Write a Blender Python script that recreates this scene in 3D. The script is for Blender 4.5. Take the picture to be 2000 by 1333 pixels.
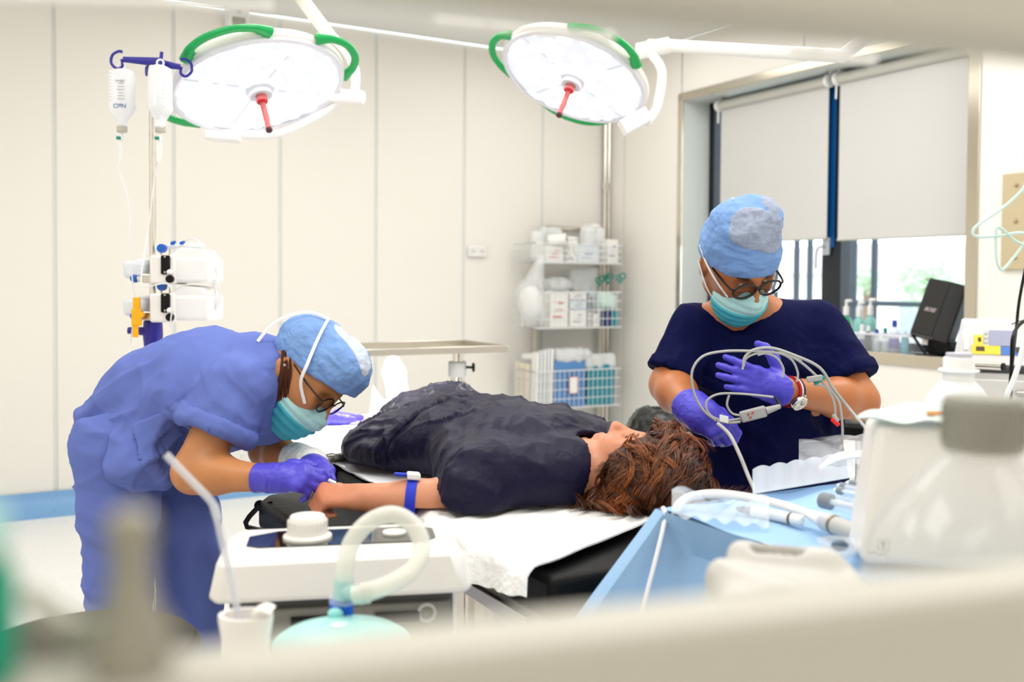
import bpy, math, random
import numpy as np
from mathutils import Vector, Matrix, Euler

for _o in list(bpy.data.objects):
    bpy.data.objects.remove(_o, do_unlink=True)
SC = bpy.context.scene
COL = SC.collection
rnd = random.Random(7)
nrs = np.random.RandomState(11)
PI = math.pi

# ------------------------------------------------------------------ camera
CAMZ, FPX = 1.40, 1885.0
PITCH, ROLL = math.radians(1.6), math.radians(0.42)
PCX, PCY = 1000.0, 552.0 + FPX * math.tan(PITCH)
_fw = Vector((0, math.cos(PITCH), -math.sin(PITCH)))
_up0 = Vector((0, math.sin(PITCH), math.cos(PITCH)))
_rt0 = Vector((1, 0, 0))
CR = (_rt0 * math.cos(ROLL) + _up0 * math.sin(ROLL)).normalized()
CU = (_up0 * math.cos(ROLL) - _rt0 * math.sin(ROLL)).normalized()
cam_d = bpy.data.cameras.new('camera')
cam = bpy.data.objects.new('camera', cam_d)
COL.objects.link(cam)
cam.matrix_world = Matrix(((CR.x, CU.x, -_fw.x, 0), (CR.y, CU.y, -_fw.y, 0), (CR.z, CU.z, -_fw.z, CAMZ), (0, 0, 0, 1)))
cam_d.sensor_width = 36.0
cam_d.lens = FPX / 2000.0 * 36.0
cam_d.shift_y = -(1333 / 2 - PCY) / 2000.0
cam_d.clip_start = 0.02
cam_d.clip_end = 300
cam_d.dof.use_dof = True
cam_d.dof.focus_distance = 2.40
cam_d.dof.aperture_fstop = 2.8
SC.camera = cam

def ray(px, py):
    return _fw + CR * ((px - PCX) / FPX) - CU * ((py - PCY) / FPX)
def at(px, py, Y):
    d = ray(px, py)
    t = Y / d.y
    return Vector((d.x * t, Y, CAMZ + d.z * t))
def atz(px, py, z):
    d = ray(px, py)
    t = (z - CAMZ) / d.z
    return Vector((d.x * t, d.y * t, z))

# ------------------------------------------------------------------ world, exposure, render options
SC.view_settings.view_transform = 'Standard'
SC.view_settings.look = 'None'
SC.view_settings.gamma = 1.0
SC.view_settings.use_curve_mapping = False
SC.view_settings.exposure = 0.38
SC.cycles.use_denoising = True
SC.cycles.max_bounces = 8
SC.cycles.diffuse_bounces = 4
SC.cycles.glossy_bounces = 4
SC.cycles.transmission_bounces = 8
SC.cycles.transparent_max_bounces = 12
SC.cycles.caustics_reflective = False
SC.cycles.caustics_refractive = False
SC.cycles.sample_clamp_indirect = 6.0
SC.cycles.blur_glossy = 0.5
W = bpy.data.worlds.new('sky')
SC.world = W
W.use_nodes = True
_bg = W.node_tree.nodes['Background']
_bg.inputs[0].default_value = (0.80, 0.92, 1.0, 1)
_bg.inputs[1].default_value = 3.0

# room frame: U runs along the back wall to the right, V points through the back wall
TH = math.atan2(FPX, 3310.0)
U = Vector((math.cos(TH), math.sin(TH), 0))
V = Vector((-math.sin(TH), math.cos(TH), 0))
_p0 = atz(0, 1011, 0)
BACK = V.dot(_p0)                                   # V coordinate of the back wall
def on_back(px, py, off=0.0):                       # point on a plane parallel to the back wall
    d = ray(px, py); t = (BACK - off) / V.dot(d)
    return Vector((0, 0, CAMZ)) + d * t
_c = on_back(1187, 500)
RIGHT = U.dot(_c)                                   # U coordinate of the window wall
def on_right(px, py, off=0.0):
    d = ray(px, py); t = (RIGHT - off) / U.dot(d)
    return Vector((0, 0, CAMZ)) + d * t
CEIL = on_back(734, 59).z
LEFT, REAR = -2.2, -1.6
def room(u, v, z=0.0):
    p = U * u + V * v
    return Vector((p.x, p.y, z))

def area_light(name, loc, size, energy, color=(1, 1, 1), target=None, sizey=None, spread=None):
    l = bpy.data.lights.new(name, 'AREA')
    l.shape = 'RECTANGLE'
    l.size = size; l.size_y = sizey or size
    l.energy = energy; l.color = color
    if spread: l.spread = spread
    o = bpy.data.objects.new(name, l)
    COL.objects.link(o)
    o.location = loc
    d = (Vector(target) - Vector(loc)) if target is not None else Vector((0, 0, -1))
    o.rotation_euler = d.to_track_quat('-Z', 'Y').to_euler()
    return o

# ------------------------------------------------------------------ unseen ceiling lights of the room
UNSEEN_CEILING_LIGHTS = [(-0.9, -0.6, 10), (1.3, -0.6, 10), (3.3, -0.6, 12), (-0.9, 1.6, 18), (1.3, 1.6, 22), (3.3, 1.6, 23), (-0.9, 3.6, 15), (1.3, 3.6, 16), (3.3, 3.6, 17), (1.4, 5.1, 5), (3.5, 5.1, 8)]  # no fixtures modelled; back pair added to brighten the wall near the corner
for _u, _v, _e in UNSEEN_CEILING_LIGHTS:
    area_light('unseen_ceiling_light', room(_u, _v, CEIL - 0.03), 1.15, float(_e), (1.0, 0.985, 0.955))

# ------------------------------------------------------------------ materials
MATS = {}
def lin(c):
    return tuple((x / 12.92 if x <= 0.04045 else ((x + 0.055) / 1.055) ** 2.4) for x in [v / 255.0 for v in c])
def mat(name, rgb, rough=0.5, metal=0.0, trans=0.0, emit=None, estr=0.0, alpha=1.0, ior=1.45,
        noise=None, bump=None, sheen=0.0, coat=0.0, sss=0.0, spec=0.5, weave=None):
    """rgb in 0-255 sRGB; noise=(scale, amount), bump=(scale, strength[, detail])"""
    if name in MATS: return MATS[name]
    m = bpy.data.materials.new(name)
    m.use_nodes = True
    nt = m.node_tree; N = nt.nodes; L = nt.links
    b = N['Principled BSDF']
    c = lin(rgb) + (1,)
    b.inputs['Base Color'].default_value = c
    b.inputs['Roughness'].default_value = rough
    b.inputs['Metallic'].default_value = metal
    b.inputs['Transmission Weight'].default_value = trans
    b.inputs['Alpha'].default_value = alpha
    b.inputs['IOR'].default_value = ior
    b.inputs['Coat Weight'].default_value = coat
    b.inputs['Sheen Weight'].default_value = sheen
    b.inputs['Specular IOR Level'].default_value = spec
    if sss:
        b.inputs['Subsurface Weight'].default_value = sss
        b.inputs['Subsurface Radius'].default_value = (0.012, 0.005, 0.003)
        b.inputs['Subsurface Scale'].default_value = 1.0
    if emit:
        b.inputs['Emission Color'].default_value = lin(emit) + (1,)
        b.inputs['Emission Strength'].default_value = estr
    tc = N.new('ShaderNodeTexCoord')
    if noise:
        n = N.new('ShaderNodeTexNoise'); n.inputs['Scale'].default_value = noise[0]; n.inputs['Detail'].default_value = 4
        r = N.new('ShaderNodeMapRange'); r.inputs[3].default_value = 1 - noise[1]; r.inputs[4].default_value = 1 + noise[1]
        mx = N.new('ShaderNodeMix'); mx.data_type = 'RGBA'; mx.blend_type = 'MULTIPLY'
        mx.inputs[0].default_value = 1.0; mx.inputs[6].default_value = c
        L.new(tc.outputs['Object'], n.inputs['Vector']); L.new(n.outputs['Fac'], r.inputs[0])
        L.new(r.outputs[0], mx.inputs[7]); L.new(mx.outputs[2], b.inputs['Base Color'])
    if bump:
        n = N.new('ShaderNodeTexNoise'); n.inputs['Scale'].default_value = bump[0]
        n.inputs['Detail'].default_value = bump[2] if len(bump) > 2 else 5
        bp = N.new('ShaderNodeBump'); bp.inputs['Strength'].default_value = bump[1]; bp.inputs['Distance'].default_value = 0.01
        L.new(tc.outputs['Object'], n.inputs['Vector']); L.new(n.outputs['Fac'], bp.inputs['Height'])
        L.new(bp.outputs['Normal'], b.inputs['Normal'])
    MATS[name] = m
    return m

# ------------------------------------------------------------------ mesh builder
def catmull(pts, sub=6, closed=False):
    P = [Vector(p) for p in pts]
    n = len(P); out = []
    if n < 3: 
        return P
    rng = range(n if closed else n - 1)
    for i in rng:
        if closed: a, b, c, d = P[(i - 1) % n], P[i], P[(i + 1) % n], P[(i + 2) % n]
        else: a, b, c, d = P[max(i - 1, 0)], P[i], P[i + 1], P[min(i + 2, n - 1)]
        for j in range(sub):
            t = j / sub
            out.append(0.5 * ((2 * b) + (c - a) * t + (2 * a - 5 * b + 4 * c - d) * t * t + (3 * b - a - 3 * c + d) * t ** 3))
    if not closed: out.append(P[-1])
    return out

def frame(n):
    n = Vector(n).normalized()
    a = Vector((0, 0, 1)) if abs(n.z) < 0.9 else Vector((1, 0, 0))
    x = a.cross(n).normalized()
    return x, n.cross(x), n

class MB:
    def __init__(s): s.v = []; s.f = []
    def add(s, vs, fs):
        k = len(s.v); s.v += [tuple(v) for v in vs]; s.f += [tuple(i + k for i in f) for f in fs]; return s
    def box(s, c, size, X=None, Y=None, Z=None, taper=(1, 1)):
        """size full extents along axes X, Y, Z; taper scales the +Z end"""
        X = Vector(X or (1, 0, 0)); Z = Vector(Z or (0, 0, 1)); Y = Vector(Y) if Y is not None else Z.cross(X)
        c = Vector(c); hx, hy, hz = size[0] / 2, size[1] / 2, size[2] / 2
        vs = []
        for z in (-1, 1):
            tx, ty = (taper if z > 0 else (1, 1))
            for x, y in ((-1, -1), (1, -1), (1, 1), (-1, 1)):
                vs.append(c + X * (x * hx * tx) + Y * (y * hy * ty) + Z * (z * hz))
        return s.add(vs, [(3, 2, 1, 0), (4, 5, 6, 7), (0, 1, 5, 4), (1, 2, 6, 5), (2, 3, 7, 6), (3, 0, 4, 7)])
    def cyl(s, p0, p1, r0, r1=None, n=20, caps=True):
        r1 = r0 if r1 is None else r1
        p0, p1 = Vector(p0), Vector(p1); x, y, z = frame(p1 - p0); vs = []; fs = []
        for p, r in ((p0, r0), (p1, r1)):
            for i in range(n):
                a = 2 * PI * i / n; vs.append(p + x * (r * math.cos(a)) + y * (r * math.sin(a)))
        for i in range(n):
            j = (i + 1) % n; fs.append((i, j, n + j, n + i))
        if caps: fs += [tuple(range(n - 1, -1, -1)), tuple(range(n, 2 * n))]
        return s.add(vs, fs)
    def lathe(s, prof, c=(0, 0, 0), axis=(0, 0, 1), n=32, X=None, sx=1.0, caps=True):
        """prof: list of (r, h) from start to end; sx squashes one side"""
        c = Vector(c); x, y, z = frame(axis)
        if X is not None:
            z = Vector(axis).normalized(); x = Vector(X); x = (x - z * x.dot(z)).normalized(); y = z.cross(x)
        vs = []; fs = []; m = len(prof)
        for r, h in prof:
            for i in range(n):
                a = 2 * PI * i / n; vs.append(c + x * (r * math.cos(a)) + y * (r * sx * math.sin(a)) + z * h)
        for k in range(m - 1):
            for i in range(n):
                j = (i + 1) % n; fs.append((k * n + i, k * n + j, (k + 1) * n + j, (k + 1) * n + i))
        if caps and prof[0][0] > 1e-6: fs.append(tuple(range(n - 1, -1, -1)))
        if caps and prof[-1][0] > 1e-6: fs.append(tuple((m - 1) * n + i for i in range(n)))
        return s.add(vs, fs)
    def sphere(s, c, r, n=16, m=10, X=None, Y=None, Z=None):
        if not hasattr(r, '__len__'): r = (r, r, r)
        X = Vector(X or (1, 0, 0)); Z = Vector(Z or (0, 0, 1)); Y = Vector(Y) if Y is not None else Z.cross(X)
        c = Vector(c); vs = [c - Z * r[2]]; fs = []
        for k in range(1, m):
            ph = -PI / 2 + PI * k / m
            for i in range(n):
                a = 2 * PI * i / n
                vs.append(c + X * (r[0] * math.cos(ph) * math.cos(a)) + Y * (r[1] * math.cos(ph) * math.sin(a)) + Z * (r[2] * math.sin(ph)))
        vs.append(c + Z * r[2]); last = len(vs) - 1
        for i in range(n):
            j = (i + 1) % n
            fs.append((0, 1 + j, 1 + i)); fs.append((last, last - n + i, last - n + j))
            for k in range(m - 2):
                fs.append((1 + k * n + i, 1 + k * n + j, 1 + (k + 1) * n + j, 1 + (k + 1) * n + i))
        return s.add(vs, fs)
    def tube(s, pts, r, n=8, sub=0, closed=False, caps=True, flat=None):
        """r: radius or list per point; flat=(vector, factor) squashes the section along a direction"""
        P = catmull(pts, sub, closed) if sub else [Vector(p) for p in pts]
        m = len(P)
        if hasattr(r, '__len__'):
            R = [float(np.interp(i / (m - 1), np.linspace(0, 1, len(r)), r)) for i in range(m)]
        else: R = [r] * m
        vs = []; fs = []; x = None
        for i in range(m):
            if closed: t = (P[(i + 1) % m] - P[i - 1])
            else: t = P[min(i + 1, m - 1)] - P[max(i - 1, 0)]
            if t.length < 1e-9: t = Vector((0, 0, 1))
            t.normalize()
            if x is None: x = frame(t)[0]
            x = (x - t * x.dot(t))
            x = x.normalized() if x.length > 1e-6 else frame(t)[0]
            y = t.cross(x)
            for k in range(n):
                a = 2 * PI * k / n; q = x * (R[i] * math.cos(a)) + y * (R[i] * math.sin(a))
                if flat: 
                    fv = Vector(flat[0]); q = q - fv * (q.dot(fv) * (1 - flat[1]))
                vs.append(P[i] + q)
        for i in range(m if closed else m - 1):
            i2 = (i + 1) % m
            for k in range(n):
                j = (k + 1) % n; fs.append((i * n + k, i * n + j, i2 * n + j, i2 * n + k))
        if caps and not closed: fs += [tuple(range(n - 1, -1, -1)), tuple((m - 1) * n + k for k in range(n))]
        return s.add(vs, fs)
    def torus(s, c, R, r, axis=(0, 0, 1), n=32, m=8, a0=0, a1=2 * PI, X=None):
        c = Vector(c); x, y, z = frame(axis)
        if X is not None:
            z = Vector(axis).normalized(); x = Vector(X); x = (x - z * x.dot(z)).normalized(); y = z.cross(x)
        full = abs(a1 - a0 - 2 * PI) < 1e-6
        pts = [c + x * (R * math.cos(a0 + (a1 - a0) * i / n)) + y * (R * math.sin(a0 + (a1 - a0) * i / n)) for i in range(n if full else n + 1)]
        return s.tube(pts, r, m, closed=full)
    def prism(s, poly, o, X, Y, D):
        """polygon in the plane (X, Y) at o, extruded by the vector D"""
        o, X, Y, D = Vector(o), Vector(X), Vector(Y), Vector(D); n = len(poly)
        vs = [o + X * a + Y * b for a, b in poly] + [o + X * a + Y * b + D for a, b in poly]
        fs = [tuple(range(n - 1, -1, -1)), tuple(range(n, 2 * n))] + [(i, (i + 1) % n, n + (i + 1) % n, n + i) for i in range(n)]
        return s.add(vs, fs)
    def sheet(s, fn, nu, nv, th=0.0):
        """fn(u, v) -> point; th gives the sheet a thickness along its normals"""
        g = np.array([[tuple(fn(i / nu, j / nv)) for j in range(nv + 1)] for i in range(nu + 1)])
        w = nv + 1; tot = (nu + 1) * w
        fs = [(i * w + j, (i + 1) * w + j, (i + 1) * w + j + 1, i * w + j + 1) for i in range(nu) for j in range(nv)]
        if th <= 0: return s.add(g.reshape(-1, 3), fs)
        du = np.gradient(g, axis=0); dv = np.gradient(g, axis=1); nn = np.cross(du, dv)
        nn /= (np.linalg.norm(nn, axis=2, keepdims=True) + 1e-12)
        vs = np.concatenate([(g + nn * th / 2).reshape(-1, 3), (g - nn * th / 2).reshape(-1, 3)])
        fb = [tuple(tot + k for k in reversed(f)) for f in fs]; ed = []
        for i in range(nu):
            ed += [(i * w, tot + i * w, tot + (i + 1) * w, (i + 1) * w), ((i + 1) * w + nv, tot + (i + 1) * w + nv, tot + i * w + nv, i * w + nv)]
        for j in range(nv):
            ed += [(j + 1, tot + j + 1, tot + j, j), (nu * w + j, tot + nu * w + j, tot + nu * w + j + 1, nu * w + j + 1)]
        return s.add(vs, fs + fb + ed)
    def mesh(s, name, m, off=(0, 0, 0), smooth=35):
        me = bpy.data.meshes.new(name)
        o = Vector(off)
        me.from_pydata([(a - o.x, b - o.y, c - o.z) for a, b, c in s.v], [], s.f)
        me.materials.append(m)
        if smooth:
            me.shade_smooth()
            me.set_sharp_from_angle(angle=math.radians(smooth))
        me.update()
        return me
    def build(s, name, m, parent=None, bevel=0.0, smooth=35, loc=None, segs=2):
        """parent: the thing (an object); coordinates are world minus the root's location"""
        off = Vector((0, 0, 0)); q = parent
        while q is not None: off += q.location; q = q.parent
        if parent is None and loc is not None: off = Vector(loc)
        me = s.mesh(name, m, off, smooth)
        ob = bpy.data.objects.new(name, me); COL.objects.link(ob)
        if parent is not None: ob.parent = parent
        elif loc is not None: ob.location = loc
        if bevel:
            b = ob.modifiers.new('bevel', 'BEVEL'); b.width = bevel; b.segments = segs; b.limit_method = 'ANGLE'; b.angle_limit = math.radians(40)
        return ob
    def center(s):
        a = np.array(s.v); lo, hi = a.min(0), a.max(0)
        return Vector(((lo[0] + hi[0]) / 2, (lo[1] + hi[1]) / 2, lo[2]))

def tag(o, label=None, cat=None, group=None, kind=None):
    if label: o['label'] = label
    if cat: o['category'] = cat
    if group: o['group'] = group
    if kind: o['kind'] = kind
    return o
def thing(name, label, cat, loc=(0, 0, 0), group=None):
    o = bpy.data.objects.new(name, None); o.empty_display_size = 0.05
    COL.objects.link(o); o.location = Vector(loc)
    return tag(o, label, cat, group)
def solo(mb, name, m, label, cat, group=None, **kw):
    o = mb.build(name, m, None, loc=mb.center(), **kw)
    return tag(o, label, cat, group)
def structure(o): o['kind'] = 'structure'; return o
def copy_tree(o, parent=None):
    c = o.copy(); COL.objects.link(c)
    if parent is not None: c.parent = parent
    for ch in list(o.children): copy_tree(ch, c)
    return c
def text(name, body, m, parent, origin, X, Y, size, shear=0.0, depth=0.0004, align='CENTER'):
    """flat lettering lying in the plane (X, Y); converted to a mesh so that it is plain geometry"""
    cu = bpy.data.curves.new(name, 'FONT'); cu.body = body; cu.size = size; cu.shear = shear
    cu.extrude = depth; cu.align_x = align; cu.align_y = 'CENTER'
    tmp = bpy.data.objects.new(name, cu); COL.objects.link(tmp)
    dg = bpy.context.evaluated_depsgraph_get()
    me = bpy.data.meshes.new_from_object(tmp.evaluated_get(dg)); bpy.data.objects.remove(tmp)
    X = Vector(X).normalized(); Y = Vector(Y); Y = (Y - X * Y.dot(X)).normalized(); Z = X.cross(Y)
    off = Vector((0, 0, 0)); q = parent
    while q is not None: off += q.location; q = q.parent
    o = Vector(origin) - off
    me.transform(Matrix(((X.x, Y.x, Z.x, o.x), (X.y, Y.y, Z.y, o.y), (X.z, Y.z, Z.z, o.z), (0, 0, 0, 1))))
    me.materials.clear(); me.materials.append(m)
    ob = bpy.data.objects.new(name, me); COL.objects.link(ob); ob.parent = parent
    return ob

# ------------------------------------------------------------------ numpy noise
def _hash(ix, iy, iz, seed):
    h = (ix.astype(np.int64) * 374761393 + iy.astype(np.int64) * 668265263 + iz.astype(np.int64) * 2147483647 + seed * 974634777) & 0xFFFFFFFF
    h = ((h ^ (h >> 13)) * 1274126177) & 0xFFFFFFFF
    h = (h ^ (h >> 16)) & 0xFFFF
    return h.astype(np.float64) / 65535.0
def vnoise(p, seed=0):
    p = np.asarray(p, dtype=np.float64); i = np.floor(p).astype(np.int64); f = p - i
    w = f * f * f * (f * (f * 6 - 15) + 10); r = 0.0
    for dx in (0, 1):
        for dy in (0, 1):
            for dz in (0, 1):
                wt = (w[:, 0] if dx else 1 - w[:, 0]) * (w[:, 1] if dy else 1 - w[:, 1]) * (w[:, 2] if dz else 1 - w[:, 2])
                r = r + wt * _hash(i[:, 0] + dx, i[:, 1] + dy, i[:, 2] + dz, seed)
    return r * 2 - 1
def fbm(p, seed=0, oct=3):
    r = 0; a = 1.0; t = 0
    for k in range(oct):
        r = r + a * vnoise(np.asarray(p) * 2 ** k, seed + k * 17); t += a; a *= 0.5
    return r / t
def ridge(p, seed=0, oct=2):
    r = 0; a = 1.0; t = 0
    for k in range(oct):
        r = r + a * (1 - np.abs(vnoise(np.asarray(p) * 2 ** k, seed + k * 17)) * 2); t += a; a *= 0.5
    return r / t

def creases(P, dirs, freq, amp, seed, w=0.14):
    """thin raised creases of cloth along the direction of the lowest frequency"""
    D = np.array([Vector(d).normalized()[:] for d in dirs]); q = (P @ D.T) * np.array(freq)
    q = q + fbm(P * 5, seed + 3, 2)[:, None] * 0.6
    m = np.clip(0.5 + 1.2 * vnoise(P * 6, seed + 9), 0, 1)
    return amp * m * (np.exp(-np.abs(vnoise(q, seed)) / w) - 0.25)

def hem_band(P, p0, n, width, amp, c=None, R=None):
    """a turned hem: a slightly proud band just inside the cut plane (p0, n)"""
    n = np.array(Vector(n).normalized()); d = (np.array(Vector(p0)) - P) @ n
    b = amp * ((d > -0.01) & (d < width))
    if c is not None: b = b * (np.sum((P - np.array(c)) ** 2, 1) < R * R)
    return b

# ------------------------------------------------------------------ signed distance bodies
class SDF:
    def __init__(s, lo, hi, h):
        s.lo = np.array(lo, float); s.h = h
        s.n = np.ceil((np.array(hi, float) - s.lo) / h).astype(int) + 1
        s.a = np.full(tuple(s.n), 1.0, np.float32)
    def _blk(s, lo, hi):
        i0 = np.clip(np.floor((np.array(lo) - s.lo) / s.h).astype(int), 0, s.n)
        i1 = np.clip(np.ceil((np.array(hi) - s.lo) / s.h).astype(int) + 1, 0, s.n)
        if (i1 <= i0).any(): return None
        ax = [(s.lo[k] + s.h * np.arange(i0[k], i1[k])).astype(np.float32) for k in range(3)]
        return tuple(slice(i0[k], i1[k]) for k in range(3)), ax[0][:, None, None], ax[1][None, :, None], ax[2][None, None, :]
    def _apply(s, sl, d, k, op):
        a = s.a[sl]
        if op == 'u':
            if k > 0:
                h = np.maximum(k - np.abs(a - d), 0) / k
                s.a[sl] = np.minimum(a, d) - h * h * k * 0.25
            else: s.a[sl] = np.minimum(a, d)
        elif op == 's':
            b = -d
            if k > 0:
                h = np.maximum(k - np.abs(a - b), 0) / k
                s.a[sl] = np.maximum(a, b) + h * h * k * 0.25
            else: s.a[sl] = np.maximum(a, b)
        elif op == 'i':
            o = s.a.copy(); s.a[:] = 1.0; s.a[sl] = np.maximum(o[sl], d)
    def cone(s, a, b, ra, rb=None, k=0.02, op='u', sq=None):
        """round cone a->b; sq=(dir, f): the section is f times wider along dir"""
        rb = ra if rb is None else rb
        a = np.array(a, float); b = np.array(b, float)
        R = max(ra, rb) * (max(sq[1], 1) if sq else 1) + k + 3 * s.h
        B = s._blk(np.minimum(a, b) - R, np.maximum(a, b) + R)
        if B is None: return s
        sl, x, y, z = B; d = b - a; L2 = max(float(d @ d), 1e-12)
        t = np.clip(((x - a[0]) * d[0] + (y - a[1]) * d[1] + (z - a[2]) * d[2]) / L2, 0, 1)
        qx = x - a[0] - t * d[0]; qy = y - a[1] - t * d[1]; qz = z - a[2] - t * d[2]
        if sq:
            n = np.array(sq[0], float); n /= np.linalg.norm(n); m = (qx * n[0] + qy * n[1] + qz * n[2]) * (1 / sq[1] - 1)
            qx = qx + n[0] * m; qy = qy + n[1] * m; qz = qz + n[2] * m
        dist = np.sqrt(qx * qx + qy * qy + qz * qz) - (ra + (rb - ra) * t)
        s._apply(sl, dist.astype(np.float32), k, op); return s
    def chain(s, pts, rs, k=0.02, **kw):
        for i in range(len(pts) - 1): s.cone(pts[i], pts[i + 1], rs[i], rs[i + 1], k, **kw)
        return s
    def ell(s, c, r, X=(1, 0, 0), Y=(0, 1, 0), Z=(0, 0, 1), k=0.02, op='u'):
        c = np.array(c, float); r = np.array(r, float) if hasattr(r, '__len__') else np.array([r] * 3, float)
        R = r.max() + k + 3 * s.h
        B = s._blk(c - R, c + R)
        if B is None: return s
        sl, x, y, z = B; x = x - c[0]; y = y - c[1]; z = z - c[2]
        q = [x * A[0] + y * A[1] + z * A[2] for A in (X, Y, Z)]
        k0 = np.sqrt(sum((q[i] / r[i]) ** 2 for i in range(3))); k1 = np.sqrt(sum((q[i] / r[i] ** 2) ** 2 for i in range(3))) + 1e-9
        s._apply(sl, (k0 * (k0 - 1) / k1).astype(np.float32), k, op); return s
    def box(s, c, hs, X=(1, 0, 0), Y=(0, 1, 0), Z=(0, 0, 1), rr=0.01, k=0.02, op='u'):
        c = np.array(c, float); R = float(np.linalg.norm(hs)) + rr + k + 3 * s.h
        B = s._blk(c - R, c + R)
        if B is None: return s
        sl, x, y, z = B; x = x - c[0]; y = y - c[1]; z = z - c[2]
        q = [np.abs(x * A[0] + y * A[1] + z * A[2]) - (hs[i] - rr) for i, A in enumerate((X, Y, Z))]
        d = np.sqrt(sum(np.maximum(v, 0) ** 2 for v in q)) + np.minimum(np.maximum(np.maximum(q[0], q[1]), q[2]), 0) - rr
        s._apply(sl, d.astype(np.float32), k, op); return s
    def cut(s, p, n, c=None, R=None, k=0.0):
        """remove everything on the +n side of the plane; c, R limit it to a ball"""
        p = np.array(p, float); n = np.array(n, float); n /= np.linalg.norm(n)
        if c is None: B = s._blk(s.lo, s.lo + s.h * s.n)
        else: B = s._blk(np.array(c) - R, np.array(c) + R)
        if B is None: return s
        sl, x, y, z = B
        d = (x - p[0]) * n[0] + (y - p[1]) * n[1] + (z - p[2]) * n[2]
        if c is not None:
            e = np.sqrt((x - c[0]) ** 2 + (y - c[1]) ** 2 + (z - c[2]) ** 2) - R
            d = np.where(e < 0, d, -1.0)
        s.a[sl] = np.maximum(s.a[sl], d.astype(np.float32)); return s
    def nets(s):
        a = s.a; a[[0, -1]] = 1; a[:, [0, -1]] = 1; a[:, :, [0, -1]] = 1
        g = a < 0; n = np.array(a.shape) - 1
        cnt = np.zeros(tuple(n), np.uint8)
        for i in (0, 1):
            for j in (0, 1):
                for k in (0, 1): cnt += g[i:n[0] + i, j:n[1] + j, k:n[2] + k]
        act = (cnt > 0) & (cnt < 8)
        idx = np.argwhere(act); m = len(idx)
        vid = np.full(tuple(n), -1, np.int32); vid[act] = np.arange(m)
        val = {}
        for i in (0, 1):
            for j in (0, 1):
                for k in (0, 1): val[i, j, k] = a[idx[:, 0] + i, idx[:, 1] + j, idx[:, 2] + k].astype(np.float64)
        acc = np.zeros((m, 3)); num = np.zeros(m)
        for c0 in val:
            for ax in range(3):
                if c0[ax]: continue
                c1 = list(c0); c1[ax] = 1; c1 = tuple(c1)
                v0, v1 = val[c0], val[c1]; cr = (v0 < 0) != (v1 < 0)
                t = np.where(cr, v0 / np.where(cr, v0 - v1, 1), 0)
                pt = np.tile(np.array(c0, float), (m, 1)); pt[:, ax] = t
                acc[cr] += pt[cr]; num += cr
        P = s.lo + s.h * (idx + acc / num[:, None])
        Q = []
        for ax in range(3):
            b, c = [(1, 2), (2, 0), (0, 1)][ax]
            g0 = np.take(g, range(0, a.shape[ax] - 1), ax); g1 = np.take(g, range(1, a.shape[ax]), ax)
            e = np.argwhere(g0 != g1)
            e = e[(e[:, b] > 0) & (e[:, c] > 0) & (e[:, b] < n[b]) & (e[:, c] < n[c])]
            ins = g[e[:, 0], e[:, 1], e[:, 2]]
            def cell(db, dc):
                q = e.copy(); q[:, b] -= db; q[:, c] -= dc
                return vid[q[:, 0], q[:, 1], q[:, 2]]
            q = np.stack([cell(1, 1), cell(0, 1), cell(0, 0), cell(1, 0)], 1)
            q[~ins] = q[~ins][:, ::-1]
            Q.append(q)
        Q = np.concatenate(Q)
        return P, Q[(Q >= 0).all(1)]
def vnormals(P, Q):
    fn = np.cross(P[Q[:, 2]] - P[Q[:, 0]], P[Q[:, 3]] - P[Q[:, 1]])
    n = np.zeros_like(P)
    for k in range(4): np.add.at(n, Q[:, k], fn)
    return n / (np.linalg.norm(n, axis=1, keepdims=True) + 1e-12)
def relax(P, Q, it=1, lam=0.5):
    for _ in range(it):
        acc = np.zeros_like(P); c = np.zeros(len(P))
        for k in range(4):
            for o in (1, 3):
                np.add.at(acc, Q[:, k], P[Q[:, (k + o) % 4]]); np.add.at(c, Q[:, k], 1)
        P = P + lam * (acc / np.maximum(c, 1)[:, None] - P)
    return P
def overlay(name, S, region, inflate, m, parent, disp):
    """a proud patch of a body's surface inside a region: hems, pockets, ties"""
    Q = SDF(S.lo, S.lo + S.h * (S.n - 1), S.h); n = tuple(min(a, b) for a, b in zip(S.a.shape, Q.a.shape))
    region(Q); sl = tuple(slice(0, k) for k in n)
    Q.a = np.maximum(S.a[sl] - inflate, Q.a[sl])
    return skin_mesh(name, Q, m, parent, 0, disp)
def skin_mesh(name, sdf, m, parent, relaxes=1, disp=None, tint=None, loc=None):
    """mesh from a distance field; disp(P, N) -> offset along the normal; tint(P) -> colour factor (n, 3)"""
    P, Q = sdf.nets()
    if relaxes: P = relax(P, Q, relaxes)
    if disp is not None:
        N = vnormals(P, Q); P = P + N * np.asarray(disp(P, N))[:, None]
    me = bpy.data.meshes.new(name)
    off = Vector((0, 0, 0)); q = parent
    while q is not None: off += q.location; q = q.parent
    if parent is None and loc is not None: off = Vector(loc)
    V0 = (P - np.array(off)).astype(np.float32)
    me.vertices.add(len(P)); me.vertices.foreach_set('co', V0.ravel())
    me.loops.add(len(Q) * 4); me.loops.foreach_set('vertex_index', Q.astype(np.int32).ravel())
    me.polygons.add(len(Q)); me.polygons.foreach_set('loop_start', (np.arange(len(Q)) * 4).astype(np.int32))
    me.polygons.foreach_set('loop_total', np.full(len(Q), 4, np.int32))
    me.update(calc_edges=True); me.validate()
    me.shade_smooth()
    if tint is not None:
        c = np.ones((len(P), 4), np.float32); c[:, :3] = tint(P)
        at_ = me.color_attributes.new('tint', 'FLOAT_COLOR', 'POINT'); at_.data.foreach_set('color', c.ravel())
    me.materials.append(m)
    ob = bpy.data.objects.new(name, me); COL.objects.link(ob)
    if parent is not None: ob.parent = parent
    elif loc is not None: ob.location = loc
    return ob
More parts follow.
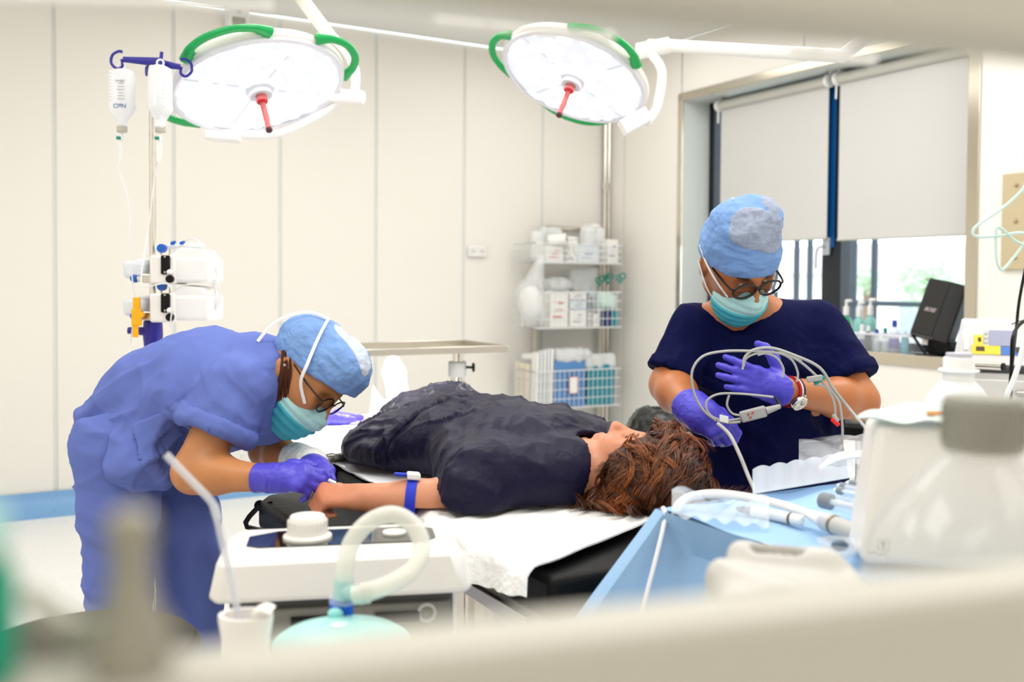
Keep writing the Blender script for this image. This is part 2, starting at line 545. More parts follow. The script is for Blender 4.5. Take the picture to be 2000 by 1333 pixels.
# ================================================================== materials used all over
M_cream = mat('cream wall panel', (243, 239, 231), 0.45)
M_joint = mat('pale joint', (226, 229, 226), 0.6)
M_ceil = mat('ceiling white', (238, 238, 234), 0.7)
M_chrome = mat('polished steel', (226, 222, 214), 0.12, 1.0)
M_steel = mat('brushed steel', (205, 200, 190), 0.28, 1.0)
M_white = mat('white plastic', (243, 242, 240), 0.35)
M_white2 = mat('warm white plastic', (240, 236, 230), 0.38)
M_black = mat('black plastic', (10, 10, 11), 0.4, spec=0.25)
M_rubber = mat('black upholstery', (9, 9, 10), 0.5, bump=(40, 0.1), spec=0.2)
M_dark = mat('dark frame', (30, 36, 44), 0.4)
M_glass = mat('clear glass', (255, 255, 255), 0.0, trans=1.0, ior=1.02)
M_clear = mat('clear plastic', (246, 250, 252), 0.08, alpha=0.28)
M_grey = mat('grey plastic', (188, 186, 180), 0.45)
M_blue = mat('deep blue plastic', (38, 34, 140), 0.4)
M_blue2 = mat('bright blue plastic', (20, 92, 190), 0.35)
M_green = mat('green plastic', (0, 165, 82), 0.35)
M_teal = mat('teal plastic', (0, 138, 120), 0.4)

# ================================================================== room shell
def speck_floor():
    m = mat('speckled vinyl floor', (242, 241, 238), 0.35)
    nt = m.node_tree; N = nt.nodes; L = nt.links
    tc = N.new('ShaderNodeTexCoord'); v = N.new('ShaderNodeTexVoronoi'); v.inputs['Scale'].default_value = 55
    cr = N.new('ShaderNodeValToRGB'); cr.color_ramp.elements[0].position = 0.10; cr.color_ramp.elements[0].color = lin((188, 184, 174)) + (1,)
    cr.color_ramp.elements[1].position = 0.17; cr.color_ramp.elements[1].color = lin((242, 241, 238)) + (1,)
    L.new(tc.outputs['Object'], v.inputs['Vector']); L.new(v.outputs['Distance'], cr.inputs[0]); L.new(cr.outputs[0], N['Principled BSDF'].inputs['Base Color'])
    return m
M_floor = speck_floor()
def speck_blue():
    m = mat('speckled blue vinyl', (120, 168, 216), 0.35)
    nt = m.node_tree; N = nt.nodes; L = nt.links
    tc = N.new('ShaderNodeTexCoord'); v = N.new('ShaderNodeTexVoronoi'); v.inputs['Scale'].default_value = 45
    cr = N.new('ShaderNodeValToRGB'); cr.color_ramp.elements[0].position = 0.10; cr.color_ramp.elements[0].color = lin((84, 134, 186)) + (1,)
    cr.color_ramp.elements[1].position = 0.2; cr.color_ramp.elements[1].color = lin((126, 172, 218)) + (1,)
    L.new(tc.outputs['Object'], v.inputs['Vector']); L.new(v.outputs['Distance'], cr.inputs[0]); L.new(cr.outputs[0], N['Principled BSDF'].inputs['Base Color'])
    return m
M_cove = speck_blue()

def slab(c_uv0, c_uv1, z0, z1):
    """axis-aligned block in room coordinates"""
    (u0, v0), (u1, v1) = c_uv0, c_uv1
    c = room((u0 + u1) / 2, (v0 + v1) / 2, (z0 + z1) / 2)
    return MB().box(c, (abs(u1 - u0), abs(v1 - v0), z1 - z0), X=U, Y=V, Z=(0, 0, 1))
structure(slab((LEFT, REAR), (RIGHT, BACK), -0.10, 0.0).build('floor', M_floor))
structure(slab((LEFT, REAR), (RIGHT, BACK), CEIL, CEIL + 0.10).build('ceiling', M_ceil))
structure(slab((LEFT - 0.1, REAR), (LEFT, BACK), 0, CEIL).build('wall_left', M_cream))
structure(slab((LEFT, REAR - 0.1), (RIGHT, REAR), 0, CEIL).build('wall_front', M_cream))

# back wall: pale backing, cream panels standing proud of the joints
wb = structure(slab((LEFT, BACK + 0.02), (RIGHT + 0.3, BACK + 0.14), 0, CEIL).build('wall_back', M_joint))
seams = [U.dot(on_back(px, 480)) for px in (107, 340, 548, 735, 907, 1060)]
step = (seams[-1] - seams[0]) / 5
sv = [seams[0] - step * k for k in range(4, 0, -1)] + seams + [RIGHT]
sv = [LEFT] + [s_ for s_ in sv if s_ > LEFT + 0.1]
for a_, b_ in zip(sv[:-1], sv[1:]):
    slab((a_ + 0.011, BACK + 0.012), (b_ - 0.011, BACK + 0.02), 0.02, CEIL).build('panel', M_cream, wb, bevel=0.003)
# coved blue skirting
def cove(p0, p1, n_in, name):
    prof = [(0.0, 0.0), (0.15, 0.0), (0.15, 0.003), (0.10, 0.012), (0.06, 0.03), (0.03, 0.058), (0.016, 0.09), (0.012, 0.125), (0.0, 0.127)]
    b = MB(); n_in = Vector(n_in)
    vs = [Vector(p) + n_in * a + Vector((0, 0, h)) for p in (p0, p1) for a, h in prof]; n = len(prof)
    b.add(vs, [tuple(range(n)), tuple(range(2 * n - 1, n - 1, -1))] + [(i, n + i, n + (i + 1) % n, (i + 1) % n) for i in range(n)])
    return structure(b.build(name, M_cove))
cove(room(LEFT, BACK), room(RIGHT, BACK), -V, 'baseboard_back')
cove(room(RIGHT, BACK), room(RIGHT, REAR), -U, 'baseboard_right')

# window wall: opening for the window
def vr(px, py): return V.dot(on_right(px, py))       # V coordinate on the window wall seen at a pixel
WV0, WV1 = vr(1329, 380), vr(1898, 420)              # far and near jamb (V coordinates, far is larger)
WZ1 = on_right(1326, 193).z; WZ0 = on_right(1760, 704).z
WT = 0.36                                            # wall thickness
wr = MB()
def seg(v0, v1, z0, z1, mb): 
    c = room(RIGHT + 0.02 + WT / 2, (v0 + v1) / 2, (z0 + z1) / 2)
    mb.box(c, (WT - 0.02, abs(v1 - v0), z1 - z0), X=U, Y=V, Z=(0, 0, 1))
seg(WV0, BACK + 0.14, 0, CEIL, wr); seg(REAR, WV1, 0, CEIL, wr); seg(WV1, WV0, 0, WZ0, wr); seg(WV1, WV0, WZ1, CEIL, wr)
wr = structure(wr.build('wall_right', M_joint))
def rpanel(v0, v1, z0, z1):
    slab((RIGHT, min(v0, v1) + 0.006), (RIGHT + 0.02, max(v0, v1) - 0.006), z0, z1).build('panel', M_cream, wr, bevel=0.003)
vs1 = vr(1217, 480)
rpanel(BACK, vs1, 0.02, CEIL); rpanel(vs1, WV0 + 0.003, 0.02, CEIL)
nw = 2
for k in range(nw):
    a_, b_ = WV0 + (WV1 - WV0) * k / nw, WV0 + (WV1 - WV0) * (k + 1) / nw
    rpanel(a_, b_, WZ1 + 0.003, CEIL); rpanel(a_, b_, 0.02, WZ0 - 0.003)
for k in range(4):
    a_ = WV1 - 1.1 * k; b_ = max(a_ - 1.1, REAR)
    if a_ - b_ > 0.1: rpanel(a_, b_, 0.02, CEIL)

# polished trim around the opening, with lining boards of the reveal
M_trim = mat('stainless trim', (214, 206, 190), 0.16, 1.0)
M_reveal = mat('reveal lining', (226, 232, 228), 0.4)
tw = 0.055
tb = MB()
for z0, z1, v0, v1 in ((WZ0 - 0.02, WZ1 + tw * 0.5, WV0 + tw * 0.5, WV0 - tw * 0.4), (WZ0 - 0.02, WZ1 + tw * 0.5, WV1 + tw * 0.5, WV1 - tw * 0.7),
                       (WZ1 - tw * 0.4, WZ1 + tw * 0.6, WV1 - tw * 0.7, WV0 + tw * 0.5), (WZ0 - 0.03, WZ0 + 0.035, WV1 - tw * 0.7, WV0 + tw * 0.5)):
    tb.box(room(RIGHT - 0.004, (v0 + v1) / 2, (z0 + z1) / 2), (0.012, abs(v1 - v0), z1 - z0), X=U, Y=V)
structure(tb.build('trim_1', M_trim, bevel=0.002))
GD = 0.26                                            # glazing plane behind the wall face
lb = MB()
dpt = GD - 0.01
lb.box(room(RIGHT + dpt / 2, WV0 - 0.012, (WZ0 + WZ1) / 2), (dpt, 0.012, WZ1 - WZ0), X=U, Y=V)
lb.box(room(RIGHT + dpt / 2, WV1 + 0.012, (WZ0 + WZ1) / 2), (dpt, 0.012, WZ1 - WZ0), X=U, Y=V)
lb.box(room(RIGHT + dpt / 2, (WV0 + WV1) / 2, WZ1 - 0.012), (dpt, WV0 - WV1, 0.012), X=U, Y=V)
structure(lb.build('trim_2', M_reveal))
sb = MB().box(room(RIGHT + dpt / 2, (WV0 + WV1) / 2, WZ0 + 0.014), (dpt, WV0 - WV1, 0.028), X=U, Y=V)
structure(sb.build('trim_3', M_trim, bevel=0.002))
SILL = WZ0 + 0.028

# steel corner profile, two half-round ribs
cb = MB()
for dv in (0.03, 0.075):
    p = room(RIGHT - 0.012 - (0.075 - dv) * 0.4, BACK - dv * 0.2, 0)
cpx = on_back(1180.5, 500, 0.02), on_back(1188, 500, 0.02)
for q in cpx: cb.cyl((q.x, q.y, 0.12), (q.x, q.y, CEIL), 0.016, n=12)
for z in (0.5, 1.1, 2.17, 2.9): cb.box(((cpx[0].x + cpx[1].x) / 2, (cpx[0].y + cpx[1].y) / 2, z), (0.08, 0.03, 0.05), X=U, Y=V)
structure(cb.build('trim_4', M_chrome, bevel=0.002))

# window: dark frame, two sashes with panes, handle
def gv(px, py=480):                                   # V on the glazing plane
    d = ray(px, py); t = (RIGHT + GD - 0) / U.dot(d); return V.dot(d * t)
win = structure(MB().box(room(RIGHT + GD + 0.04, WV0 - 0.03, (SILL + WZ1) / 2), (0.08, 0.06, WZ1 - SILL), X=U, Y=V).build('window_1', M_dark, bevel=0.003))
MV = gv(1630)
def fr(v0, v1, z0, z1, name='frame_bar', u=0.04, d=0.08, m=None):
    return MB().box(room(RIGHT + GD + u, (v0 + v1) / 2, (z0 + z1) / 2), (d, abs(v1 - v0), z1 - z0), X=U, Y=V).build(name, m or M_dark, win, bevel=0.003)
fr(WV0, WV1, WZ1 - 0.06, WZ1); fr(WV0, WV1, SILL, SILL + 0.05); fr(WV1, WV1 + 0.04, SILL, WZ1)
M_mull = mat('blue-black mullion', (6, 66, 120), 0.3)
fr(MV - 0.075, MV + 0.075, SILL, WZ1, 'mullion', 0.02, 0.10)
for v0, v1 in ((WV0 - 0.06, MV + 0.075), (MV - 0.075, WV1 + 0.04)):
    fr(v0, v1, SILL + 0.05, WZ1 - 0.06, 'pane', 0.05, 0.006, M_glass)
_zb = on_right(1625, 480).z
MB().box(room(RIGHT + GD - 0.036, MV + 0.012, (_zb + WZ1 - 0.06) / 2), (0.012, 0.085, WZ1 - 0.06 - _zb), X=U, Y=V).build('blue_strip', mat('blue strip', (6, 84, 152), 0.4), win, bevel=0.002)
hp = room(RIGHT + GD - 0.050, MV + 0.02, on_right(1617, 478).z)
hb = MB().box(hp, (0.02, 0.05, 0.11), X=U, Y=V); hb.cyl(hp, hp - U * 0.05, 0.011); hb.tube([hp - U * 0.05, hp - U * 0.055 + V * 0.03 - Vector((0, 0, 0.03)), hp - U * 0.055 + V * 0.035 - Vector((0, 0, 0.14))], 0.010, n=8, sub=4)
hb.build('window_handle', mat('pale grey metal', (200, 208, 214), 0.3, 0.4), win, bevel=0.004)

# roller blinds
M_blind = mat('blind cloth', (210, 208, 205), 0.85, bump=(300, 0.05))
M_tube = mat('blind tube', (200, 199, 192), 0.5)
def blind(px0, px1, bottom_px, label):
    ub = RIGHT + GD - 0.10
    def bv(px):
        d = ray(px, 300); t = ub / U.dot(d); return V.dot(d * t)
    v0, v1 = bv(px0), bv(px1)
    d = ray(*bottom_px); zb = CAMZ + d.z * ub / U.dot(d)
    zt = WZ1 - 0.075
    t = thing('roller_blind', label, 'window blind', room(ub, (v0 + v1) / 2, zb), 'grey roller blinds')
    MB().cyl(room(ub, v0, zt), room(ub, v1, zt), 0.032, n=20).build('roller', M_tube, t)
    MB().box(room(ub + 0.012, (v0 + v1) / 2, (zt + zb) / 2), (0.003, abs(v1 - v0) - 0.02, zt - zb), X=U, Y=V).build('blind_fabric', M_blind, t)
    MB().cyl(room(ub + 0.012, v0 - 0.01, zb), room(ub + 0.012, v1 + 0.01, zb), 0.009, n=10).build('bottom_bar', M_tube, t)
    for v in (v0, v1):
        MB().cyl(room(ub, v + 0.012, zt), room(ub, v - 0.012, zt), 0.042, n=20).build('end_cap', M_white, t)
        MB().box(room(ub + 0.03, v, zt + 0.035), (0.05, 0.02, 0.075), X=U, Y=V).build('bracket', M_white, t, bevel=0.003)
    MB().tube([room(ub, v0 + 0.01, zt - 0.03), room(ub, v0 + 0.012, zt - 0.12)], 0.006).build('chain_stub', M_white, t)
    return t
blind(1404, 1617, (1513, 470), 'grey roller blind on the left, narrower half of the window')
blind(1634, 1897, (1760, 463), 'grey roller blind on the right, wider half of the window')

# ------------------------------------------------------------------ outside the window
structure(MB().box((20, 40, -1.55), (160, 160, 0.1)).build('ground', mat('pale paving', (214, 216, 208), 0.9, noise=(0.6, 0.1))))
def railing():
    o = RIGHT + 2.1
    def rp(px, py): d = ray(px, py); return Vector((0, 0, CAMZ)) + d * (o / U.dot(d))
    t = thing('metal_railing', 'dark thin metal railing standing outside behind the window', 'railing', room(o, V.dot(rp(1660, 592)), -1.5))
    m = mat('railing metal', (46, 56, 66), 0.5)
    a, b = rp(1500, 592), rp(1905, 592); z = (a.z + b.z) / 2
    pa, pb = room(o, V.dot(a) + 1, z), room(o, V.dot(b) - 2.0, z)
    MB().cyl(pa, pb, 0.022, n=8).build('rail', m, t)
    MB().cyl(pa - Vector((0, 0, 0.75)), pb - Vector((0, 0, 0.75)), 0.022, n=8).build('rail', m, t)
    for px in (1516, 1556, 1582, 1668, 1708):
        q = rp(px, 520); MB().box(room(o, V.dot(q), 0.3), (0.03, 0.045, 3.6), X=U, Y=V).build('post', m, t)
    for k in range(1, 6):
        q = pb + V * (0.35 * k); MB().box((q.x, q.y, (z - 1.5) / 2), (0.02, 0.02, z + 1.5), X=U, Y=V).build('baluster', m, t)
railing()
def house():
    c = at(1762, 560, 24.0)
    t = thing('house', 'pale house with a greyish pitched roof seen through the window', 'house', (c.x, c.y, -1.5))
    MB().box((c.x, c.y + 2, 0.1), (3.4, 4.0, 3.2)).build('wall', mat('house render', (222, 214, 208), 0.9), t)
    MB().prism([(-2.2, 0), (2.2, 0), (1.7, 0.75), (-1.7, 0.75)], (c.x, c.y - 0.2, 1.68), (1, 0, 0), (0, 0, 1), (0, 4.4, 0)).build('roof', mat('house roof', (196, 178, 178), 0.9), t)
    for dx in (-0.9, 0.2, 1.1): MB().box((c.x + dx, c.y - 0.02, 0.6), (0.5, 0.06, 0.8)).build('window', mat('far window', (150, 158, 170), 0.3), t, bevel=0.01)
house()
def tree(px, py, Y, r, label, seed):
    c = at(px, py, Y); g = random.Random(seed)
    t = thing('tree', label, 'tree', (c.x, c.y, -1.5), 'trees outside the window')
    MB().tube([(c.x, c.y, -1.5), (c.x + 0.05, c.y, c.z - r * 0.4), (c.x, c.y, c.z + r * 0.2)], [0.12, 0.09, 0.03], n=8).build('trunk', mat('bark', (120, 100, 84), 0.9), t)
    b = MB()
    for k in range(900):
        d = Vector((g.gauss(0, 1), g.gauss(0, 1), g.gauss(0, 0.9))).normalized() * (r * g.random() ** 0.4)
        q = c + d; x, y, n = frame(Vector((g.gauss(0, 1), g.gauss(0, 1), g.gauss(0, 1)))); s = r * 0.10
        b.add([q - x * s, q - y * s * 0.5, q + x * s, q + y * s * 0.5], [(0, 1, 2, 3)])
    lf = b.build('foliage', mat('pale foliage', (186, 208, 176), 0.8), t, smooth=0); lf['kind'] = 'stuff'
tree(1810, 556, 17.0, 0.62, 'pale green round tree outside, right part of the window', 3)
tree(1690, 545, 22.0, 0.40, 'small pale tree outside, just right of the dark mullion', 5)
# ================================================================== people
def skin(name, rgb, rough=0.42):
    m = mat(name, rgb, rough, sss=0.25, bump=(220, 0.06))
    nt = m.node_tree; N = nt.nodes; L = nt.links; b = N['Principled BSDF']
    a = N.new('ShaderNodeAttribute'); a.attribute_name = 'tint'
    n = N.new('ShaderNodeTexNoise'); n.inputs['Scale'].default_value = 22; n.inputs['Detail'].default_value = 5
    tc = N.new('ShaderNodeTexCoord'); L.new(tc.outputs['Object'], n.inputs['Vector'])
    r = N.new('ShaderNodeMix'); r.data_type = 'RGBA'; r.inputs[6].default_value = tuple(x * 0.86 for x in lin(rgb)) + (1,); r.inputs[7].default_value = tuple(min(1, x * 1.1) for x in lin(rgb)) + (1,)
    L.new(n.outputs['Fac'], r.inputs[0])
    mx = N.new('ShaderNodeMix'); mx.data_type = 'RGBA'; mx.blend_type = 'MULTIPLY'; mx.inputs[0].default_value = 1
    L.new(r.outputs[2], mx.inputs[6]); L.new(a.outputs['Color'], mx.inputs[7]); L.new(mx.outputs[2], b.inputs['Base Color'])
    return m
M_skin_w = skin('woman skin', (196, 132, 82))
M_skin_m = skin('man skin', (182, 112, 66))
M_skin_p = skin('patient skin', (208, 142, 108))
M_hose = skin('pale stocking', (238, 206, 196), 0.6)
M_scrub_w = mat('blue scrub cloth', (98, 114, 184), 0.8, spec=0.2, bump=(14, 0.35, 6))
M_scrub_m = mat('navy scrub cloth', (6, 11, 58), 0.8, spec=0.12, bump=(14, 0.3, 6))
M_gown = mat('navy disposable gown', (16, 12, 42), 0.45, bump=(30, 0.5, 7), spec=0.22)
M_glove = mat('violet nitrile', (76, 68, 196), 0.38, bump=(90, 0.12))
M_cap = mat('pale blue cap fabric', (116, 154, 210), 0.7, bump=(55, 0.55, 8))
M_capw = mat('pale cap lining', (196, 206, 222), 0.75, bump=(60, 0.5, 8))
M_caphair = mat('greying hair under thin fabric', (150, 160, 182), 0.75, noise=(70, 0.35), bump=(80, 0.4, 6))
M_mask = mat('mask pale cyan', (176, 222, 222), 0.75, bump=(260, 0.05))
M_mask2 = mat('mask aqua', (66, 176, 194), 0.7, bump=(260, 0.05))
M_strap = mat('white strap', (240, 240, 242), 0.7)
M_eye = mat('eye white', (232, 228, 224), 0.2)
M_iris = mat('eye iris', (52, 36, 26), 0.15)
M_lens = mat('spectacle lens', (255, 255, 255), 0.0, trans=1.0, ior=1.03)
M_hair_w = mat('brown hair', (78, 40, 22), 0.45)

class Head:
    """frame of a head: f forward, u up, r the person's right; P() maps head units to the world"""
    def __init__(s, c, f, up, sc=1.0):
        s.c = np.array(c, float); s.f = np.array(Vector(f).normalized()); up = np.array(Vector(up))
        s.u = up - s.f * (up @ s.f); s.u /= np.linalg.norm(s.u); s.r = np.cross(s.f, s.u); s.sc = sc
    def P(s, f, u, r=0.0): return s.c + (s.f * f + s.u * u + s.r * r) * s.sc
    def V(s, f, u, r=0.0): return Vector(s.P(f, u, r))
    def L(s, X):
        q = (np.asarray(X) - s.c) / s.sc; return q @ s.f, q @ s.u, q @ s.r
    def ell(s, S, f, u, r, rf, ru, rr, k=0.015, op='u'):
        S.ell(s.P(f, u, r), np.array([rf, ru, rr]) * s.sc, s.f, s.u, s.r, k * s.sc, op)
    def cone(s, S, a, b, ra, rb, k=0.012, op='u'):
        S.cone(s.P(*a), s.P(*b), ra * s.sc, rb * s.sc, k * s.sc, op)
    def sculpt(s, S, chin=1.0, open_eyes=True):
        s.ell(S, -0.008, 0.034, 0, 0.097, 0.092, 0.077, 0.0)
        s.ell(S, 0.030, -0.042, 0, 0.064, 0.078, 0.060, 0.05)
        s.ell(S, 0.045, 0.000, 0, 0.050, 0.060, 0.064, 0.04)
        s.ell(S, 0.058, -0.100, 0, 0.030, 0.022, 0.030, 0.03)
        for q in (-1, 1):
            s.cone(S, (0.010, -0.060, q * 0.052), (0.058, -0.098, q * 0.020), 0.020, 0.018, 0.03)
            s.ell(S, 0.068, -0.022, q * 0.040, 0.022, 0.020, 0.020, 0.03)
            s.cone(S, (0.090, 0.030, q * 0.012), (0.070, 0.030, q * 0.048), 0.011, 0.009, 0.02)
            s.ell(S, 0.103, 0.010, q * 0.032, 0.018, 0.012, 0.017, 0.016, 's')
            s.ell(S, 0.076, 0.008, q * 0.031, 0.0145, 0.0125, 0.016, 0.004)
            s.cone(S, (0.089, 0.0055, q * 0.021), (0.083, 0.004, q * 0.043), 0.0030, 0.0025, 0.003)
            s.ell(S, 0.104, -0.034, q * 0.011, 0.011, 0.008, 0.008, 0.008)
            s.ell(S, 0.113, -0.040, q * 0.0065, 0.004, 0.004, 0.0032, 0.003, 's')
            # ear: helix, lobe, hollow
            s.ell(S, -0.012, -0.004, q * 0.079, 0.019, 0.031, 0.008, 0.008)
            s.ell(S, -0.008, -0.030, q * 0.077, 0.010, 0.012, 0.007, 0.006)
            s.ell(S, -0.007, 0.000, q * 0.088, 0.010, 0.018, 0.006, 0.005, 's')
        s.cone(S, (0.096, 0.018, 0), (0.117, -0.022, 0), 0.0085, 0.0105, 0.014)
        s.ell(S, 0.117, -0.030, 0, 0.012, 0.009, 0.011, 0.008)
        s.ell(S, 0.092, -0.060, 0, 0.012, 0.007, 0.024, 0.010)
        s.ell(S, 0.089, -0.073, 0, 0.012, 0.008, 0.021, 0.008)
        s.cone(S, (0.106, -0.0665, -0.020), (0.106, -0.0665, 0.020), 0.0022, 0.0022, 0.003, 's')
        s.ell(S, 0.094, -0.088, 0, 0.010, 0.006, 0.020, 0.010, 's')
        return S

def hand(S, wrist, f, n, sd, curl, sc=1.0, inf=0.0, k=0.006, thumb=(0.5, 0.3), spread=0.0, palm=True):
    """f: wrist -> knuckles, n: out of the back of the hand, sd: towards the thumb;
    curl: per finger (index..little) three bend angles in degrees"""
    w = np.array(wrist, float); f = np.array(Vector(f).normalized()); n = np.array(Vector(n)); n = n - f * (n @ f); n /= np.linalg.norm(n)
    s_ = np.cross(f, n); s_ = s_ if s_ @ np.array(Vector(sd)) > 0 else -s_
    offs = (0.026, 0.0085, -0.0095, -0.0265); base = (0.090, 0.094, 0.089, 0.080)
    lens = ((0.044, 0.026, 0.021), (0.048, 0.030, 0.022), (0.045, 0.028, 0.022), (0.035, 0.021, 0.019))
    rad = (0.0088, 0.0090, 0.0086, 0.0076)
    if palm:
        for i in range(4):
            kn = w + (f * base[i] + s_ * offs[i]) * sc
            S.cone(w + (f * 0.012 + s_ * offs[i] * 0.62) * sc, kn, 0.0165 * sc + inf, 0.0118 * sc + inf, 0.016 * sc)
        S.ell(w + (f * 0.045 + s_ * 0.022 - n * 0.008) * sc, np.array([0.032, 0.017, 0.015]) * sc + inf, f, s_, n, 0.014 * sc)
    for i in range(4):
        p = w + (f * base[i] + s_ * offs[i]) * sc; a = 0.0; q = f + s_ * (offs[i] * spread)
        q = q / np.linalg.norm(q); r0 = rad[i] * sc + inf
        for j in range(3):
            a += math.radians(curl[i][j]); d = q * math.cos(a) - n * math.sin(a)
            p2 = p + d * lens[i][j] * sc
            S.cone(p, p2, r0 * (1.06 - 0.08 * j), r0 * (0.98 - 0.09 * j), k * (1.6 if j == 0 else 0.7)); p = p2
    b = w + (f * 0.020 + s_ * 0.022 - n * 0.006) * sc
    t1 = b + (f * 0.034 + s_ * (0.030 * (1 - thumb[1]) + 0.006) - n * 0.018 * thumb[0]) * sc
    t2 = t1 + (f * 0.030 + s_ * 0.012 * (1 - thumb[1] * 2) - n * 0.016 * thumb[0]) * sc
    t3 = t2 + (f * 0.022 - s_ * 0.012 * thumb[1] - n * 0.012 * thumb[0]) * sc
    S.chain([b, t1, t2, t3], [0.0165 * sc + inf, 0.0125 * sc + inf, 0.0105 * sc + inf, 0.0082 * sc + inf], k * 1.6)
    return S

def bounds(pts, m=0.15):
    a = np.array([tuple(p) for p in pts]); return a.min(0) - m, a.max(0) + m
def folds(P, dirs, freq, amp, seed, oct=2, power=1.0):
    """ridged folds: dirs = 3 row vectors, freq per row"""
    D = np.array([Vector(d).normalized()[:] for d in dirs]); q = (P @ D.T) * np.array(freq)
    w = fbm(P * 7, seed + 5, 2)[:, None] * 0.5
    r = ridge(q + w, seed, oct)
    return amp * np.sign(r) * np.abs(r) ** power
def near(P, c, R): return np.exp(-np.sum((P - np.array(c)) ** 2, 1) / (R * R))

def spectacles(H, parent, m, w=0.034, hgt=0.022, f=0.112, u=0.004, rr=0.0019, half=False):
    root = None
    fr_ = MB()
    for q in (-1, 1):
        c = [H.V(f - abs(math.cos(a)) * 0.003 * (1 if math.cos(a) * q > 0 else 0), u + hgt * math.sin(a) * (1 if math.sin(a) > 0 else 0.95), q * 0.034 + w * 0.80 * math.cos(a)) for a in [2 * PI * i / 28 for i in range(28)]]
        fr_.tube(c, rr, 6, closed=True)
        fr_.tube([H.V(f - 0.002, u + 0.008, q * 0.061), H.V(f - 0.012, u + 0.009, q * 0.072), H.V(0.05, u + 0.008, q * 0.077), H.V(-0.012, u + 0.012, q * 0.081)], rr, 6, sub=4)
    fr_.tube([H.V(f, u + 0.006, -0.008), H.V(f + 0.004, u + 0.009, 0), H.V(f, u + 0.006, 0.008)], rr, 6, sub=4)
    fo = fr_.build('spectacles', m, parent)
    for q in (-1, 1):
        l = MB().lathe([(0, 0.0008), (w * 0.79, 0.0), (0, -0.0008)], H.V(f, u, q * 0.034), axis=H.f, n=24)
        l.build('spectacle_lens', M_lens, fo)
    return fo

def mask(H, parent, lower_from=-0.066, top=0.0):
    for nm, m, lo, hi, e in (('face_mask', M_mask, -0.13, 0.1, 0.0), ('mask_fold', M_mask2, -0.14, lower_from, 0.0028)):
        S = SDF(*bounds([H.P(0.05, -0.06)], 0.13), 0.0026)
        H.ell(S, 0.048, -0.062, 0, 0.078 + e, 0.072 + e, 0.070 + e, 0.0)
        H.cone(S, (0.094, -0.012, 0), (0.118, -0.040, 0), 0.012 + e, 0.017 + e, 0.03)
        H.ell(S, 0.066, -0.108, 0, 0.034 + e, 0.026 + e, 0.036 + e, 0.03)
        S.cut(H.P(0, -0.008 + top, 0), np.array(H.u) - 0.10 * H.f)
        S.cut(H.P(0.026, 0, 0), -H.f - H.u * 0.25)
        S.cut(H.P(0, hi, 0), H.u); S.cut(H.P(0, lo, 0), -H.u)
        def dsp(P, N):
            lf, lu, lr = H.L(P)
            return 0.0012 * np.sin(lu * 330) + 0.0012 * fbm(P * 60, 3, 2)
        skin_mesh(nm, S, m, parent, 2, dsp)

